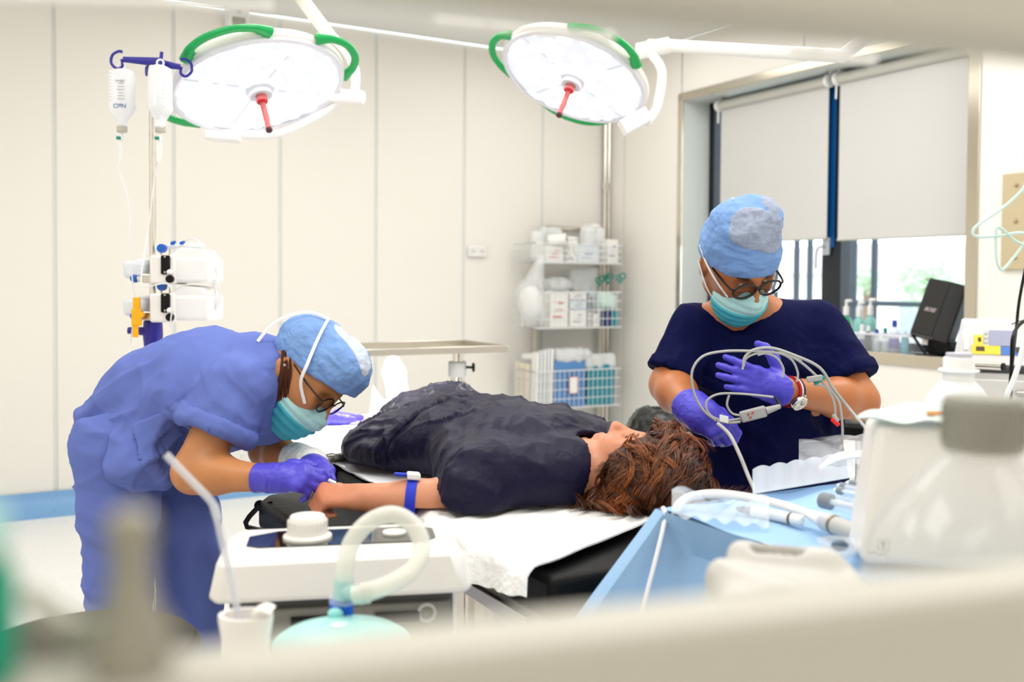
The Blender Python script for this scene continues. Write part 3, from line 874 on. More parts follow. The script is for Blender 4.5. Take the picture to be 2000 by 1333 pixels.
# ------------------------------------------------------------------ the woman bending over the arm
def build_woman():
    pel = at(235, 850, 2.40)
    t = thing('person', 'woman in light blue scrubs bending forward over the patient\'s hand', 'person', (pel.x, pel.y, 0))
    H = Head(at(592, 727, 2.345), (0.62, -0.30, -0.72), (0.70, 0.0, 0.70), 1.03)
    hipN, kneeN, ankN = at(232, 875, 2.30), at(232, 1130, 2.30), at(238, 1500, 2.32)
    hipF, midF, kneeF, ankF = at(292, 885, 2.52), at(352, 1000, 2.50), at(372, 1095, 2.50), at(366, 1440, 2.52)
    ankN.z = max(ankN.z, 0.10); ankF.z = max(0.10, ankF.z)
    T0, T1, T2, T3, T4 = at(232, 828, 2.40), at(305, 790, 2.40), at(400, 768, 2.39), at(490, 755, 2.38), at(556, 728, 2.37)
    shN, elN, wrN = at(462, 757, 2.235), at(379, 922, 2.17), at(522, 936, 2.12)
    shF, elF, wrF = at(540, 765, 2.52), at(522, 880, 2.50), at(612, 912, 2.28)
    ndir = np.array(H.P(-0.035, -0.055))
    # ---- skin: head, neck, arms, hands, a slim trunk inside the clothes
    lo, hi = bounds([H.P(0, 0), elN, wrN + Vector((0.2, 0, 0)), T1, wrF, shF], 0.16)
    S = SDF(lo, hi, 0.0036)
    H.sculpt(S)
    S.cone(H.P(-0.02, -0.05), T4, 0.048, 0.058, 0.03)
    S.chain([T1, T2, T3, T4], [0.09, 0.10, 0.09, 0.06], 0.04, sq=((0, 1, 0), 1.3))
    S.cone(T3, shN, 0.05, 0.055, 0.04); S.cone(T3, shF, 0.05, 0.055, 0.04)
    fa = elN.lerp(wrN, 0.3)
    S.chain([shN, elN], [0.058, 0.046], 0.02); S.chain([elN, fa, wrN], [0.043, 0.041, 0.0285], 0.03)
    S.chain([shF, elF], [0.056, 0.043], 0.02); S.chain([elF, elF.lerp(wrF, 0.3), wrF], [0.041, 0.038, 0.028], 0.03)
    fN = Vector((0.97, -0.05, 0.06)); nN = Vector((0.1, -0.72, 0.70)); cN = ((30, 30, 15), (38, 40, 20), (48, 48, 25), (58, 52, 25))
    fF = (at(640, 930, 2.16) - wrF).normalized(); nF = Vector((-0.1, 0.2, 0.97)); cF = ((20, 45, 25), (25, 45, 25), (35, 50, 25), (40, 50, 30))
    hand(S, wrN, fN, nN, (0, 1, 0), cN, 0.88, -0.002); hand(S, wrF, fF, nF, (0, -1, 0.2), cF, 0.86, -0.002)
    def tint(P):
        c = np.ones((len(P), 3)); lf, lu, lr = H.L(P)
        lip = np.exp(-((lu + 0.066) / 0.010) ** 2 - (lr / 0.022) ** 2) * (lf > 0.07)
        c *= 1 - lip[:, None] * np.array([0.1, 0.45, 0.35]); return c
    skin_mesh('body', S, M_skin_w, t, 2, None, tint)
    # ---- gloves
    for w_, f_, n_, sd, cu, sc, el in ((wrN, fN, nN, (0, 1, 0), cN, 0.88, elN), (wrF, fF, nF, (0, -1, 0.2), cF, 0.86, elF)):
        g = SDF(*bounds([w_ - Vector(f_) * 0.05, w_ + Vector(f_) * 0.17], 0.075), 0.0023)
        hand(g, w_, f_, n_, sd, cu, sc, 0.0012)
        d = (el - w_).normalized(); g.cone(w_ + d * 0.03, w_ + Vector(f_) * 0.03, 0.0335, 0.030, 0.014)
        g.cut(w_ + d * 0.028, d)
        skin_mesh('glove', g, M_glove, t, 1, lambda P, N: 0.0016 * ridge(P * np.array([110, 45, 45]), 4, 2) * near(P, w_ + Vector(f_) * 0.02, 0.07))
    # ---- trousers
    lo, hi = bounds([hipN, ankN, hipF, ankF], 0.2); lo[2] = 0.03
    S = SDF(lo, hi, 0.0075)
    S.chain([hipN, at(232, 1000, 2.30), kneeN, ankN], [0.098, 0.088, 0.072, 0.080], 0.03)
    S.chain([hipF, midF, kneeF, ankF], [0.115, 0.092, 0.080, 0.080], 0.03)
    S.ell(at(250, 850, 2.40), (0.098, 0.175, 0.12), k=0.04)
    S.cone(hipN, hipF, 0.092, 0.10, 0.04)
    S.cut((0, 0, 0.06), (0, 0, -1)); S.cut(at(230, 800, 2.4), (-0.35, 0, 0.94))
    def dsp(P, N):
        z = P[:, 2]
        a = folds(P, ((1, 0, 0.25), (0, 1, 0), (0.15, 0, 1)), (4, 4, 24), 0.008, 2) * near(P, (hipN.x + 0.04, 2.2, 0.80), 0.26)
        b = folds(P, ((1, 0, 0), (0, 1, 0), (0, 0, 1)), (14, 14, 2.2), 0.011, 8) * np.clip(1.0 - z, 0.15, 1)
        return a + b + creases(P, ((0.1, 0, 1), (0, 1, 0), (1, 0, -0.1)), (1.6, 5, 10), 0.008, 18) + creases(P, ((1, 0, 0.3), (0, 1, 0), (-0.3, 0, 1)), (4, 4, 14), 0.007, 28) * np.clip((P[:, 2] - 0.5) * 3, 0, 1)
    skin_mesh('scrub_trousers', S, M_scrub_w, t, 1, dsp)
    # ---- tunic
    lo, hi = bounds([T0, T4, at(240, 920, 2.3), at(330, 940, 2.3), shF + Vector((0, 0.08, 0)), shN - Vector((0, 0.1, 0)), elN + Vector((0, 0, 0.05))], 0.17)
    S = SDF(lo, hi, 0.0052)
    sq = ((0, 1, 0), 1.32)
    S.chain([T0, T1, T2, T3], [0.088, 0.124, 0.140, 0.130], 0.04, sq=sq)
    S.cone(T3, at(514, 735, 2.37), 0.122, 0.078, 0.04, sq=((0, 1, 0), 1.5))
    S.cone(at(470, 778, 2.38), at(522, 788, 2.38), 0.105, 0.062, 0.04, sq=sq)
    S.ell(at(312, 865, 2.36), (0.085, 0.185, 0.085), k=0.07)
    S.ell(at(285, 895, 2.30), (0.075, 0.13, 0.055), k=0.05)
    S.box(at(345, 860, 2.235), (0.07, 0.012, 0.075), X=(0.93, 0, 0.36), Y=(0, 1, 0), Z=(-0.36, 0, 0.93), rr=0.01, k=0.02)
    up = (shN - elN).normalized(); endN = shN.lerp(elN, 0.52)
    S.cone(shN, endN - up * 0.02, 0.080, 0.080, 0.016)
    S.cut(endN, (-up).lerp(Vector((0.1, 0, -0.3)), 0.1), endN - up * 0.06, 0.115)
    S.cone(endN + up * 0.035, endN - up * 0.05, 0.060, 0.066, 0.0, 's')
    upF = (shF - elF).normalized(); endF = shF.lerp(elF, 0.45)
    S.cone(shF, endF - upF * 0.02, 0.075, 0.078, 0.035); S.cut(endF, -upF, endF - upF * 0.06, 0.10)
    S.cone(endF + upF * 0.03, endF - upF * 0.05, 0.058, 0.064, 0.0, 's')
    # hem, neck opening
    S.cut(at(200, 872, 2.3), (-0.25, 0, -0.97), at(195, 860, 2.4), 0.17)
    S.cut(at(280, 935, 2.3), (-0.22, 0, -0.97)); S.cut(at(165, 800, 2.4), (-0.95, 0, -0.15))
    nd = Vector(H.P(-0.02, -0.06)) - T4
    S.cone(T4 - nd * 0.25, T4 + nd * 1.2, 0.054, 0.075, 0.0, 's')
    S.cone(at(560, 765, 2.37), at(600, 800, 2.36), 0.045, 0.09, 0.0, 's')
    def dsp(P, N):
        a = folds(P, ((0.9, 0, 0.44), (0, 1, 0), (-0.44, 0, 0.9)), (4, 4, 13), 0.013, 12) * (1 - near(P, at(450, 770, 2.2), 0.12))
        b = folds(P, ((1, 0, 0), (0, 1, 0), (0.3, 0, 1)), (13, 9, 4), 0.012, 21) * near(P, at(300, 850, 2.25), 0.16)
        c = folds(P, ((0.8, 0, 0.6), (0, 1, 0), (-0.6, 0, 0.8)), (20, 11, 5), 0.009, 31) * near(P, at(540, 760, 2.2), 0.13)
        e = folds(P, ((0.5, 0, 0.86), (0, 1, 0), (-0.86, 0, 0.5)), (7, 7, 15), 0.009, 41) * near(P, at(370, 800, 2.2), 0.12)
        f_ = folds(P, ((0.7, 0, 0.7), (0, 1, 0), (-0.7, 0, 0.7)), (12, 9, 5), 0.005, 51)
        g_ = creases(P, ((0.75, 0, 0.66), (0, 1, 0), (-0.66, 0, 0.75)), (3, 4, 9), 0.009, 61) + creases(P, ((0.2, 0, 1), (0, 1, 0), (1, 0, -0.2)), (3, 4, 8), 0.007, 71)
        h_ = hem_band(P, endN, -up, 0.022, 0.003, endN, 0.12) + hem_band(P, at(280, 935, 2.3), (-0.22, 0, -0.97), 0.02, 0.003) + hem_band(P, at(200, 872, 2.3), (-0.25, 0, -0.97), 0.02, 0.003, at(195, 860, 2.4), 0.17)
        return a + b + c + e + f_ + g_ + h_
    top = skin_mesh('scrub_top', S, M_scrub_w, t, 1, dsp)
    overlay('pocket', S, lambda q: q.box(at(335, 868, 2.18), (0.075, 0.10, 0.075), X=(0.93, 0, 0.36), Y=(0, 1, 0), Z=(-0.36, 0, 0.93), rr=0.012, k=0), 0.004, M_scrub_w, t, dsp)
    ux, uy, uz = frame(up); overlay('sleeve_hem', S, lambda q: q.box(endN + up * 0.008, (0.088, 0.088, 0.013), X=ux, Y=uy, Z=uz, rr=0.003, k=0), 0.004, M_scrub_w, t, dsp)
    # seam of the sleeve and pocket edge as thin raised piping
    # ---- neck ribbon of the blue undershirt edge
    # ---- cap, lining patch, ties
    S = SDF(*bounds([H.P(0, 0.05)], 0.19), 0.0034)
    H.ell(S, 0.0, 0.044, 0, 0.110, 0.088, 0.088, 0.0)
    H.ell(S, 0.062, 0.085, 0, 0.062, 0.060, 0.072, 0.05)
    H.ell(S, -0.040, 0.055, 0, 0.068, 0.066, 0.078, 0.03)
    S.cut(H.P(0.0, 0.018, 0), -H.u + 0.30 * H.f)
    def dsp(P, N):
        lf, lu, lr = H.L(P)
        q = np.stack([lf, lu, lr], 1)
        return 0.0026 * ridge(q * np.array([18, 60, 25]), 6, 3) + 0.005 * fbm(q * 26, 9, 3)
    skin_mesh('scrub_cap', S, M_cap, t, 1, dsp)
    S.a -= 0.0022; H.ell(S, 0.055, 0.150, 0.020, 0.090, 0.052, 0.030, 0.0, 'i')
    skin_mesh('cap_lining', S, M_capw, t, 1, dsp)
    for a in ([(0.086, -0.022, 0.066), (0.050, 0.005, 0.088), (0.030, 0.045, 0.097), (-0.008, 0.098, 0.080), (-0.045, 0.132, 0.036)],
              [(-0.045, 0.132, 0.036), (-0.082, 0.108, 0.058), (-0.108, 0.055, 0.066), (-0.112, 0.015, 0.068), (-0.104, -0.025, 0.070)],
              [(0.045, -0.085, 0.052), (0.02, -0.05, 0.078), (-0.01, 0.0, 0.085)], ):
        MB().tube([H.V(*q) for q in a], 0.0046, 6, sub=6, flat=(H.r, 0.3)).build('mask_strap', M_strap, t)
    mask(H, t)
    spectacles(H, t, mat('spectacle frame dark', (20, 18, 20), 0.3), half=True)
    # ---- hair at the nape
    b = MB(); g = random.Random(4)
    for k in range(170):
        d_ = g.uniform(-9, 8); y_ = g.uniform(2.262, 2.285)
        p0 = at(560 + d_, g.uniform(684, 700), y_ + 0.01); p1 = at(557 + d_ * 1.1 + g.uniform(-2, 2), 735, y_ - 0.004); p2 = at(553 + d_ * 1.2 + g.uniform(-4, 5), g.uniform(760, 788), y_)
        b.tube([p0, p1, p2], [0.003, 0.0026, 0.0006], 4, sub=4)
    b.build('hair', M_hair_w, t)
    MB().sphere(H.V(-0.006, -0.042, 0.084), 0.0032, 8, 6).build('earring', mat('green stud', (40, 120, 110), 0.2, 0.6), t)
    for k, (an, dx) in enumerate(((ankN, 0.08), (ankF, 0.08))):
        S = SDF((an.x - 0.12, an.y - 0.08, -0.01), (an.x + 0.24, an.y + 0.08, 0.13), 0.006)
        S.ell((an.x + 0.06, an.y, 0.035), (0.135, 0.048, 0.032), k=0.02); S.ell((an.x - 0.01, an.y, 0.055), (0.06, 0.042, 0.05), k=0.03)
        S.cut((0, 0, 0.004), (0, 0, -1))
        skin_mesh('shoe', S, mat('violet clog', (90, 70, 180), 0.5), t, 1)
    return t
WOMAN = build_woman()

# ------------------------------------------------------------------ the man holding the cable
def build_man():
    pel = at(1500, 930, 2.62)
    t = thing('person', 'man in navy scrubs standing behind the patient holding grey cables', 'person', (pel.x, pel.y, 0))
    H = Head(at(1436, 510, 2.42), (0.30, -0.70, -0.64), (-0.12, -0.1, 1.0), 1.02)
    C0, C1, C2, C3 = at(1500, 930, 2.60), at(1495, 820, 2.57), at(1490, 715, 2.54), at(1468, 628, 2.52)
    shR, elR, wrR = at(1358, 642, 2.52), at(1307, 752, 2.48), at(1352, 800, 2.27)
    shL, elL, wrL = at(1596, 645, 2.52), at(1676, 783, 2.42), at(1537, 765, 2.265)
    lo, hi = bounds([H.P(0, 0), elL, wrR, C1, elR, wrL - Vector((0.2, 0, 0))], 0.16); 
    S = SDF(lo, hi, 0.0036)
    H.sculpt(S)
    S.cone(H.P(-0.02, -0.05), C3, 0.058, 0.064, 0.03)
    S.chain([C1, C2, C3], [0.105, 0.11, 0.07], 0.04, sq=((1, 0, 0), 1.4))
    S.cone(C3, shR, 0.05, 0.06, 0.04); S.cone(C3, shL, 0.05, 0.06, 0.04)
    S.chain([shR, elR], [0.060, 0.047], 0.02); S.chain([elR, elR.lerp(wrR, 0.35), wrR], [0.044, 0.047, 0.031], 0.03)
    S.chain([shL, elL], [0.060, 0.048], 0.02); S.chain([elL, elL.lerp(wrL, 0.3), wrL], [0.045, 0.046, 0.0315], 0.03)
    fR = Vector((0.62, -0.55, -0.40)); nR = Vector((-0.30, -0.72, 0.60)); cR = ((45, 60, 30), (52, 65, 30), (58, 65, 30), (62, 60, 30))
    fL = Vector((-0.93, -0.12, 0.30)); nL = Vector((-0.10, -0.97, 0.10)); cL = ((10, 22, 12), (16, 24, 14), (10, 20, 12), (4, 14, 10))
    hand(S, wrR, fR, nR, (0.5, 0.2, 0.7), cR, 0.92, -0.003, thumb=(1.0, 0.5)); hand(S, wrL, fL, nL, (0, 0, 1), cL, 0.92, -0.002, thumb=(0.2, -0.35), spread=5)
    def tint(P):
        c = np.ones((len(P), 3)); lf, lu, lr = H.L(P)
        st = np.clip((0.012 - lu) / 0.03, 0, 1) * np.clip(1 - ((lf - 0.05) / 0.075) ** 2, 0, 1) * (lu > -0.125) * (np.abs(lr) < 0.09)
        st *= 0.75 + 0.25 * vnoise(P * 420, 3)
        c *= 1 - st[:, None] * np.array([0.38, 0.30, 0.18]); return c
    skin_mesh('body', S, M_skin_m, t, 2, None, tint)
    for w_, f_, n_, sd, cu, el, th, sp in ((wrR, fR, nR, (0.5, 0.2, 0.7), cR, elR, (1.0, 0.5), 0.0), (wrL, fL, nL, (0, 0, 1), cL, elL, (0.2, -0.35), 5)):
        g = SDF(*bounds([w_ - Vector(f_) * 0.05, w_ + Vector(f_) * 0.17], 0.085), 0.0023)
        hand(g, w_, f_, n_, sd, cu, 0.92, 0.0012, thumb=th, spread=sp)
        d = (el - w_).normalized(); k_ = 0.022 if sp == 0 else -0.02
        g.cone(w_ + d * (k_ + 0.008), w_ + Vector(f_) * 0.035, 0.0460 if sp == 0 else 0.0385, 0.0430 if sp == 0 else 0.036, 0.014); g.cut(w_ + d * k_, d)
        skin_mesh('glove', g, M_glove, t, 1, lambda P, N: 0.0016 * ridge(P * np.array([60, 60, 90]), 4, 2) * near(P, w_ + Vector(f_) * 0.02, 0.07))
    # trousers
    fx = [pel.x - 0.10, pel.x + 0.10]; lo, hi = np.array([pel.x - 0.28, pel.y - 0.2, 0.03]), np.array([pel.x + 0.28, pel.y + 0.25, 1.0])
    S = SDF(lo, hi, 0.009)
    for x in fx: S.chain([(x, pel.y, 0.86), (x * 1.0, pel.y, 0.48), (x, pel.y + 0.03, 0.07)], [0.11, 0.088, 0.08], 0.03)
    S.ell((pel.x, pel.y, 0.88), (0.19, 0.13, 0.12), k=0.05); S.cut((0, 0, 0.06), (0, 0, -1))
    skin_mesh('scrub_trousers', S, M_scrub_m, t, 1, lambda P, N: folds(P, ((1, 0, 0), (0, 1, 0), (0, 0, 1)), (16, 16, 3), 0.006, 3))
    # tunic
    lo, hi = bounds([C0, C3, shR - Vector((0.05, 0, 0)), shL + Vector((0.1, 0, 0)), elL, elR], 0.17); lo[2] = 0.70
    S = SDF(lo, hi, 0.0052)
    hem = C0 - Vector((0, 0, 0.16))
    S.chain([hem, C0, C1, C2], [0.138, 0.128, 0.128, 0.130], 0.05, sq=((1, 0, 0), 1.48))
    S.cone(C2, at(1470, 645, 2.53), 0.130, 0.078, 0.05, sq=((1, 0, 0), 1.75))
    S.cone(shR, shL, 0.058, 0.058, 0.06)
    for sh, el, q, rr in ((shR, elR, 0.80, 0.064), (shL, elL, 0.72, 0.070)):
        d = (sh - el).normalized(); e = sh.lerp(el, q)
        S.cone(sh, e - d * 0.03, rr, rr * 1.06, 0.025); S.cut(e, -d, e - d * 0.06, 0.125)
        S.cone(e + d * 0.035, e - d * 0.05, rr - 0.012, rr - 0.006, 0.0, 's')
    S.cut((0, 0, hem.z), (0, 0, -1))
    nd = (Vector(H.P(-0.02, -0.05)) - C3)
    S.cone(C3 - nd * 0.1, C3 + nd * 1.4, 0.066, 0.085, 0.0, 's')
    vp = at(1443, 652, 2.40)
    S.cone(at(1438, 600, 2.44), at(1447, 690, 2.385), 0.054, 0.018, 0.0, 's')
    def dsp(P, N):
        a = folds(P, ((1, 0, 0), (0, 1, 0), (0, 0, 1)), (8, 8, 4), 0.008, 4)
        b = folds(P, ((0.7, 0, 0.7), (0, 1, 0), (-0.7, 0, 0.7)), (16, 10, 5), 0.010, 14) * near(P, at(1610, 720, 2.4), 0.14)
        c = folds(P, ((0.7, 0, -0.7), (0, 1, 0), (0.7, 0, 0.7)), (16, 10, 5), 0.010, 24) * near(P, at(1345, 690, 2.4), 0.13)
        d = folds(P, ((0.3, 0, 1), (0, 1, 0), (1, 0, -0.3)), (14, 8, 4), 0.011, 34) * near(P, at(1490, 900, 2.4), 0.16)
        return a + b + c + d + creases(P, ((0.4, 0, 1), (0, 1, 0), (1, 0, -0.4)), (3, 4, 8), 0.008, 61) + creases(P, ((1, 0, 0.5), (0, 1, 0), (-0.5, 0, 1)), (4, 4, 9), 0.006, 71)
    skin_mesh('scrub_top', S, M_scrub_m, t, 1, dsp)
    for sh, el, q_ in ((shR, elR, 0.80), (shL, elL, 0.72)):
        d = (sh - el).normalized(); e = sh.lerp(el, q_); ux, uy, uz = frame(d)
        overlay('sleeve_hem', S, lambda q: q.box(e + d * 0.008, (0.11, 0.11, 0.013), X=ux, Y=uy, Z=uz, rr=0.003, k=0), 0.004, M_scrub_m, t, dsp)
    # cap
    S = SDF(*bounds([H.P(0, 0.08)], 0.20), 0.0034)
    H.ell(S, -0.002, 0.045, 0, 0.106, 0.085, 0.087, 0.0)
    H.cone(S, (0.006, 0.06, 0), (-0.002, 0.092, -0.004), 0.085, 0.078, 0.03)
    H.cone(S, (-0.02, 0.130, -0.040), (0.02, 0.138, -0.048), 0.034, 0.022, 0.04)
    H.ell(S, 0.0, 0.118, 0.040, 0.060, 0.034, 0.036, 0.04)
    S.cut(H.P(0.0, 0.012, 0), -H.u + 0.20 * H.f)
    def dsp(P, N):
        lf, lu, lr = H.L(P); q = np.stack([lf, lu, lr], 1)
        return 0.003 * ridge(q * np.array([20, 55, 22]), 6, 3) + 0.006 * fbm(q * 24, 19, 3)
    skin_mesh('scrub_cap', S, M_cap, t, 1, dsp)
    S.a -= 0.0022; S2 = SDF(S.lo, S.lo + S.h * (S.n - 1), S.h)
    H.ell(S2, 0.045, 0.140, 0.020, 0.045, 0.06, 0.052, 0.0); H.ell(S2, 0.060, 0.130, -0.020, 0.038, 0.06, 0.045, 0.01); H.ell(S2, 0.005, 0.150, -0.045, 0.03, 0.06, 0.022, 0.01)
    S.a = np.maximum(S.a, S2.a[:S.a.shape[0], :S.a.shape[1], :S.a.shape[2]])
    skin_mesh('cap_crown', S, M_caphair, t, 1, dsp)
    MB().tube([H.V(-0.03, 0.145, 0.03), H.V(-0.035, 0.170, 0.034)], 0.003, 6).build('cap_tie', M_strap, t)
    for q in (1, -1):
        MB().tube([H.V(0.088, -0.030, q * 0.058), H.V(0.06, -0.005, q * 0.078), H.V(0.02, 0.02, q * 0.092), H.V(-0.03, 0.04, q * 0.092)], 0.0045, 6, sub=5, flat=(H.r, 0.3)).build('mask_strap', M_strap, t)
        MB().tube([H.V(0.045, -0.085, q * 0.055), H.V(0.02, -0.05, q * 0.078), H.V(-0.02, 0.0, q * 0.092)], 0.004, 6, sub=5, flat=(H.r, 0.3)).build('mask_strap', M_strap, t)
    mask(H, t)
    spectacles(H, t, mat('dark tortoise frame', (28, 20, 18), 0.3), w=0.037, rr=0.0030, f=0.114)
    for q in (-1, 1):
        e = MB().sphere(H.V(0.0800, 0.0045, q * 0.031), 0.0118, 16, 10).build('eye', M_eye, t)
        MB().sphere(H.V(0.0885, -0.001, q * 0.031 - 0.002), (0.0048, 0.0048, 0.0048), 12, 8).build('iris', M_iris, e)
        MB().tube([H.V(0.090, 0.0035, q * 0.019), H.V(0.0925, 0.0025, q * 0.031), H.V(0.084, 0.002, q * 0.045)], [0.0008, 0.0014, 0.0007], 5, sub=5).build('eyelashes', mat('lash', (60, 40, 30), 0.7), t)
        b = MB()
        b.tube([H.V(0.099, 0.026, q * 0.014), H.V(0.098, 0.031, q * 0.032), H.V(0.084, 0.027, q * 0.052)], [0.0035, 0.004, 0.0015], 6, sub=5)
        b.build('eyebrow', mat('dark brow', (50, 34, 26), 0.8), t)
    # watch with striped strap
    d = (elL - wrL).normalized(); wc = wrL + d * 0.012
    x, y, z = frame(d); cols = [mat('strap white', (236, 234, 228), 0.7), mat('strap navy', (24, 28, 66), 0.7), mat('strap red', (176, 24, 34), 0.7)]
    wr = MB().torus(wc, 0.0355, 0.0022, axis=d, n=28, m=6)
    wroot = MB().lathe([(0.0353, -0.009), (0.0372, -0.009), (0.0372, 0.009), (0.0353, 0.009)], wc, axis=d, n=32).build('watch', cols[0], t)
    MB().lathe([(0.0355, 0.003), (0.0378, 0.003), (0.0378, 0.0095), (0.0355, 0.0095)], wc, axis=d, n=32).build('strap_stripe', cols[1], wroot)
    MB().lathe([(0.0355, -0.0095), (0.0378, -0.0095), (0.0378, -0.003), (0.0355, -0.003)], wc, axis=d, n=32).build('strap_stripe', cols[2], wroot)
    fd = Vector((0.12, -0.80, -0.56)); fd = (fd - d * fd.dot(d)).normalized()
    cc = wc + fd * 0.037
    MB().lathe([(0, -0.004), (0.0195, -0.004), (0.0210, 0.0), (0.0210, 0.004), (0.0180, 0.0065), (0, 0.0065)], cc, axis=fd, n=32).build('watch_case', M_chrome, wroot)
    MB().lathe([(0, 0.0066), (0.0172, 0.0066), (0.0172, 0.0072), (0, 0.0072)], cc, axis=fd, n=32).build('watch_dial', mat('cream dial', (232, 226, 214), 0.4), wroot)
    hb = MB(); y2 = fd.cross(d)
    for a, l in ((0.6, 0.010), (2.2, 0.014)):
        v = d * math.cos(a) + y2 * math.sin(a); hb.tube([cc + fd * 0.0078, cc + fd * 0.0078 + v * l], 0.0006, 4)
    for a in range(12):
        v = d * math.cos(a * PI / 6) + y2 * math.sin(a * PI / 6); hb.tube([cc + fd * 0.0075 + v * 0.0135, cc + fd * 0.0075 + v * 0.016], 0.0005, 4)
    for v in (y2 * 0.008, -y2 * 0.008): hb.torus(cc + fd * 0.0075 + v, 0.0035, 0.0003, axis=fd, n=12, m=4)
    hb.build('watch_hands', mat('watch marks', (70, 62, 54), 0.4), wroot)
    MB().cyl(cc + y2 * 0.021, cc + y2 * 0.0245, 0.0028, n=10).build('watch_crown', M_chrome, wroot)
    for x in fx:
        S = SDF((x - 0.08, pel.y - 0.26, -0.01), (x + 0.08, pel.y + 0.14, 0.13), 0.006)
        S.ell((x, pel.y - 0.07, 0.035), (0.05, 0.14, 0.034), k=0.02); S.ell((x, pel.y + 0.02, 0.06), (0.045, 0.06, 0.055), k=0.03); S.cut((0, 0, 0.004), (0, 0, -1))
        skin_mesh('shoe', S, mat('dark clog', (40, 44, 60), 0.5), t, 1)
    return t, wrR, fR, wrL, fL
MAN, m_wrR, m_fR, m_wrL, m_fL = build_man()
# ================================================================== operating table frame: s towards the feet, c towards the near side
TA = V.copy(); TC = -U
TO = Vector((0.085, 2.26, 0))
def T(s, c, z=0.0):
    p = TO + TA * s + TC * c
    return Vector((p.x, p.y, z))
TZ = 0.88                                             # top of the mattress

def build_patient():
    t = thing('person', 'patient with brown hair lying on the table in a dark navy gown', 'person', T(0.4, 0, TZ + 0.012))
    H = Head(at(1226, 934, 2.20), (0.0, 0.16, 0.98), (0.94, -0.32, -0.02), 1.0)
    shN, shF = T(-0.05, 0.185, TZ + 0.085), T(0.045, -0.185, TZ + 0.075)
    elN, wrN = at(848, 980, 2.115), at(704, 972, 2.12)
    N0 = T(-0.10, 0.02, TZ + 0.095)
    lo, hi = bounds([H.P(0, 0), wrN - Vector((0.17, 0, 0)), shF, T(0.5, 0, TZ + 0.1)], 0.17)
    S = SDF(lo, hi, 0.0038)
    H.sculpt(S)
    S.cone(H.P(-0.015, -0.05), N0, 0.050, 0.062, 0.035)
    S.chain([N0 - Vector((0, 0, 0.02)), T(0.15, 0, TZ + 0.095), T(0.5, 0, TZ + 0.095)], [0.050, 0.075, 0.08], 0.03, sq=(tuple(TC), 1.5))
    S.cone(N0, shN, 0.042, 0.055, 0.03); S.cone(N0, shF, 0.042, 0.055, 0.03)
    S.chain([shN, elN], [0.054, 0.042], 0.02); S.chain([elN, elN.lerp(wrN, 0.3), wrN], [0.040, 0.041, 0.030], 0.03)
    fH = Vector((-0.93, -0.18, 0.10)); nH = Vector((0.05, -0.52, 0.85)); cu = ((62, 80, 40), (66, 82, 40), (68, 82, 40), (70, 80, 40))
    hand(S, wrN, fH, nH, (0, 1, 0.1), cu, 0.90, 0.0, k=0.007, thumb=(0.9, 0.3))
    S.cut((0, 0, TZ + 0.030), (0, 0, -1), T(0.0, -0.05, TZ), 0.44)
    def tint(P):
        c = np.ones((len(P), 3)); lf, lu, lr = H.L(P)
        lip = np.exp(-((lu + 0.066) / 0.008) ** 2 - (lr / 0.022) ** 2) * (lf > 0.085) * (lf < 0.12)
        ck = np.exp(-((lu + 0.02) / 0.03) ** 2 - ((np.abs(lr) - 0.045) / 0.025) ** 2) * (lf > 0.03)
        c *= 1 - lip[:, None] * np.array([0.12, 0.45, 0.35]); c *= 1 - ck[:, None] * np.array([0.0, 0.12, 0.1])
        dd = np.sum((P - np.array(wrN + fH * 0.1)) ** 2, 1); rd = np.exp(-dd / 0.07 ** 2)
        c *= 1 - rd[:, None] * np.array([0.06, 0.26, 0.34]); return c
    def dsp(P, N):
        lf, lu, lr = H.L(P)
        m_ = np.exp(-((lf - 0.06) / 0.06) ** 2 - (lu / 0.1) ** 2)
        return 0.0012 * ridge(np.stack([lf * 30, lu * 55, lr * 30], 1), 5, 2) * m_
    skin_mesh('body', S, M_skin_p, t, 2, dsp, tint)
    for q in (-1, 1):
        MB().tube([H.V(0.092, 0.0045, q * 0.018), H.V(0.0945, 0.0035, q * 0.031), H.V(0.086, 0.003, q * 0.045)], [0.0007, 0.0013, 0.0006], 5, sub=5).build('eyelashes', mat('lash', (60, 40, 30), 0.7), t)
        MB().tube([H.V(0.100, 0.027, q * 0.012), H.V(0.100, 0.031, q * 0.032), H.V(0.086, 0.028, q * 0.052)], [0.0018, 0.0028, 0.001], 5, sub=5, flat=(H.f, 0.5)).build('eyebrow', mat('light brow', (150, 104, 74), 0.8), t)
    # ---- legs in pale stockings
    lo, hi = bounds([T(0.45, 0.2, TZ), T(1.40, -0.25, TZ + 0.3)], 0.10); lo[2] = TZ + 0.018
    S = SDF(lo, hi, 0.0055)
    hN, kN, aN = T(0.50, 0.09, TZ + 0.09), T(0.84, 0.02, TZ + 0.085), T(1.20, -0.06, TZ + 0.062)
    hF, kF, aF = T(0.50, -0.10, TZ + 0.10), T(0.84, -0.14, TZ + 0.112), T(1.25, -0.17, TZ + 0.062)
    for h_, k_, a_, tilt in ((hN, kN, aN, 0.06), (hF, kF, aF, 0.0)):
        S.chain([h_, k_], [0.082, 0.062], 0.03); S.chain([k_, k_.lerp(a_, 0.35), a_], [0.058, 0.058, 0.038], 0.03)
        hl = a_ + TA * 0.035 - Vector((0, 0, 0.012)); S.cone(a_, hl, 0.036, 0.036, 0.02)
        ball = a_ + TA * 0.085 + TC * tilt + Vector((0, 0, 0.125)); toe = ball + TA * 0.012 + TC * tilt * 0.3 + Vector((0, 0, 0.042))
        S.cone(a_ + TA * 0.02, ball, 0.036, 0.033, 0.03, sq=(tuple(TC), 1.25)); S.cone(ball, toe, 0.029, 0.021, 0.02, sq=(tuple(TC), 1.5))
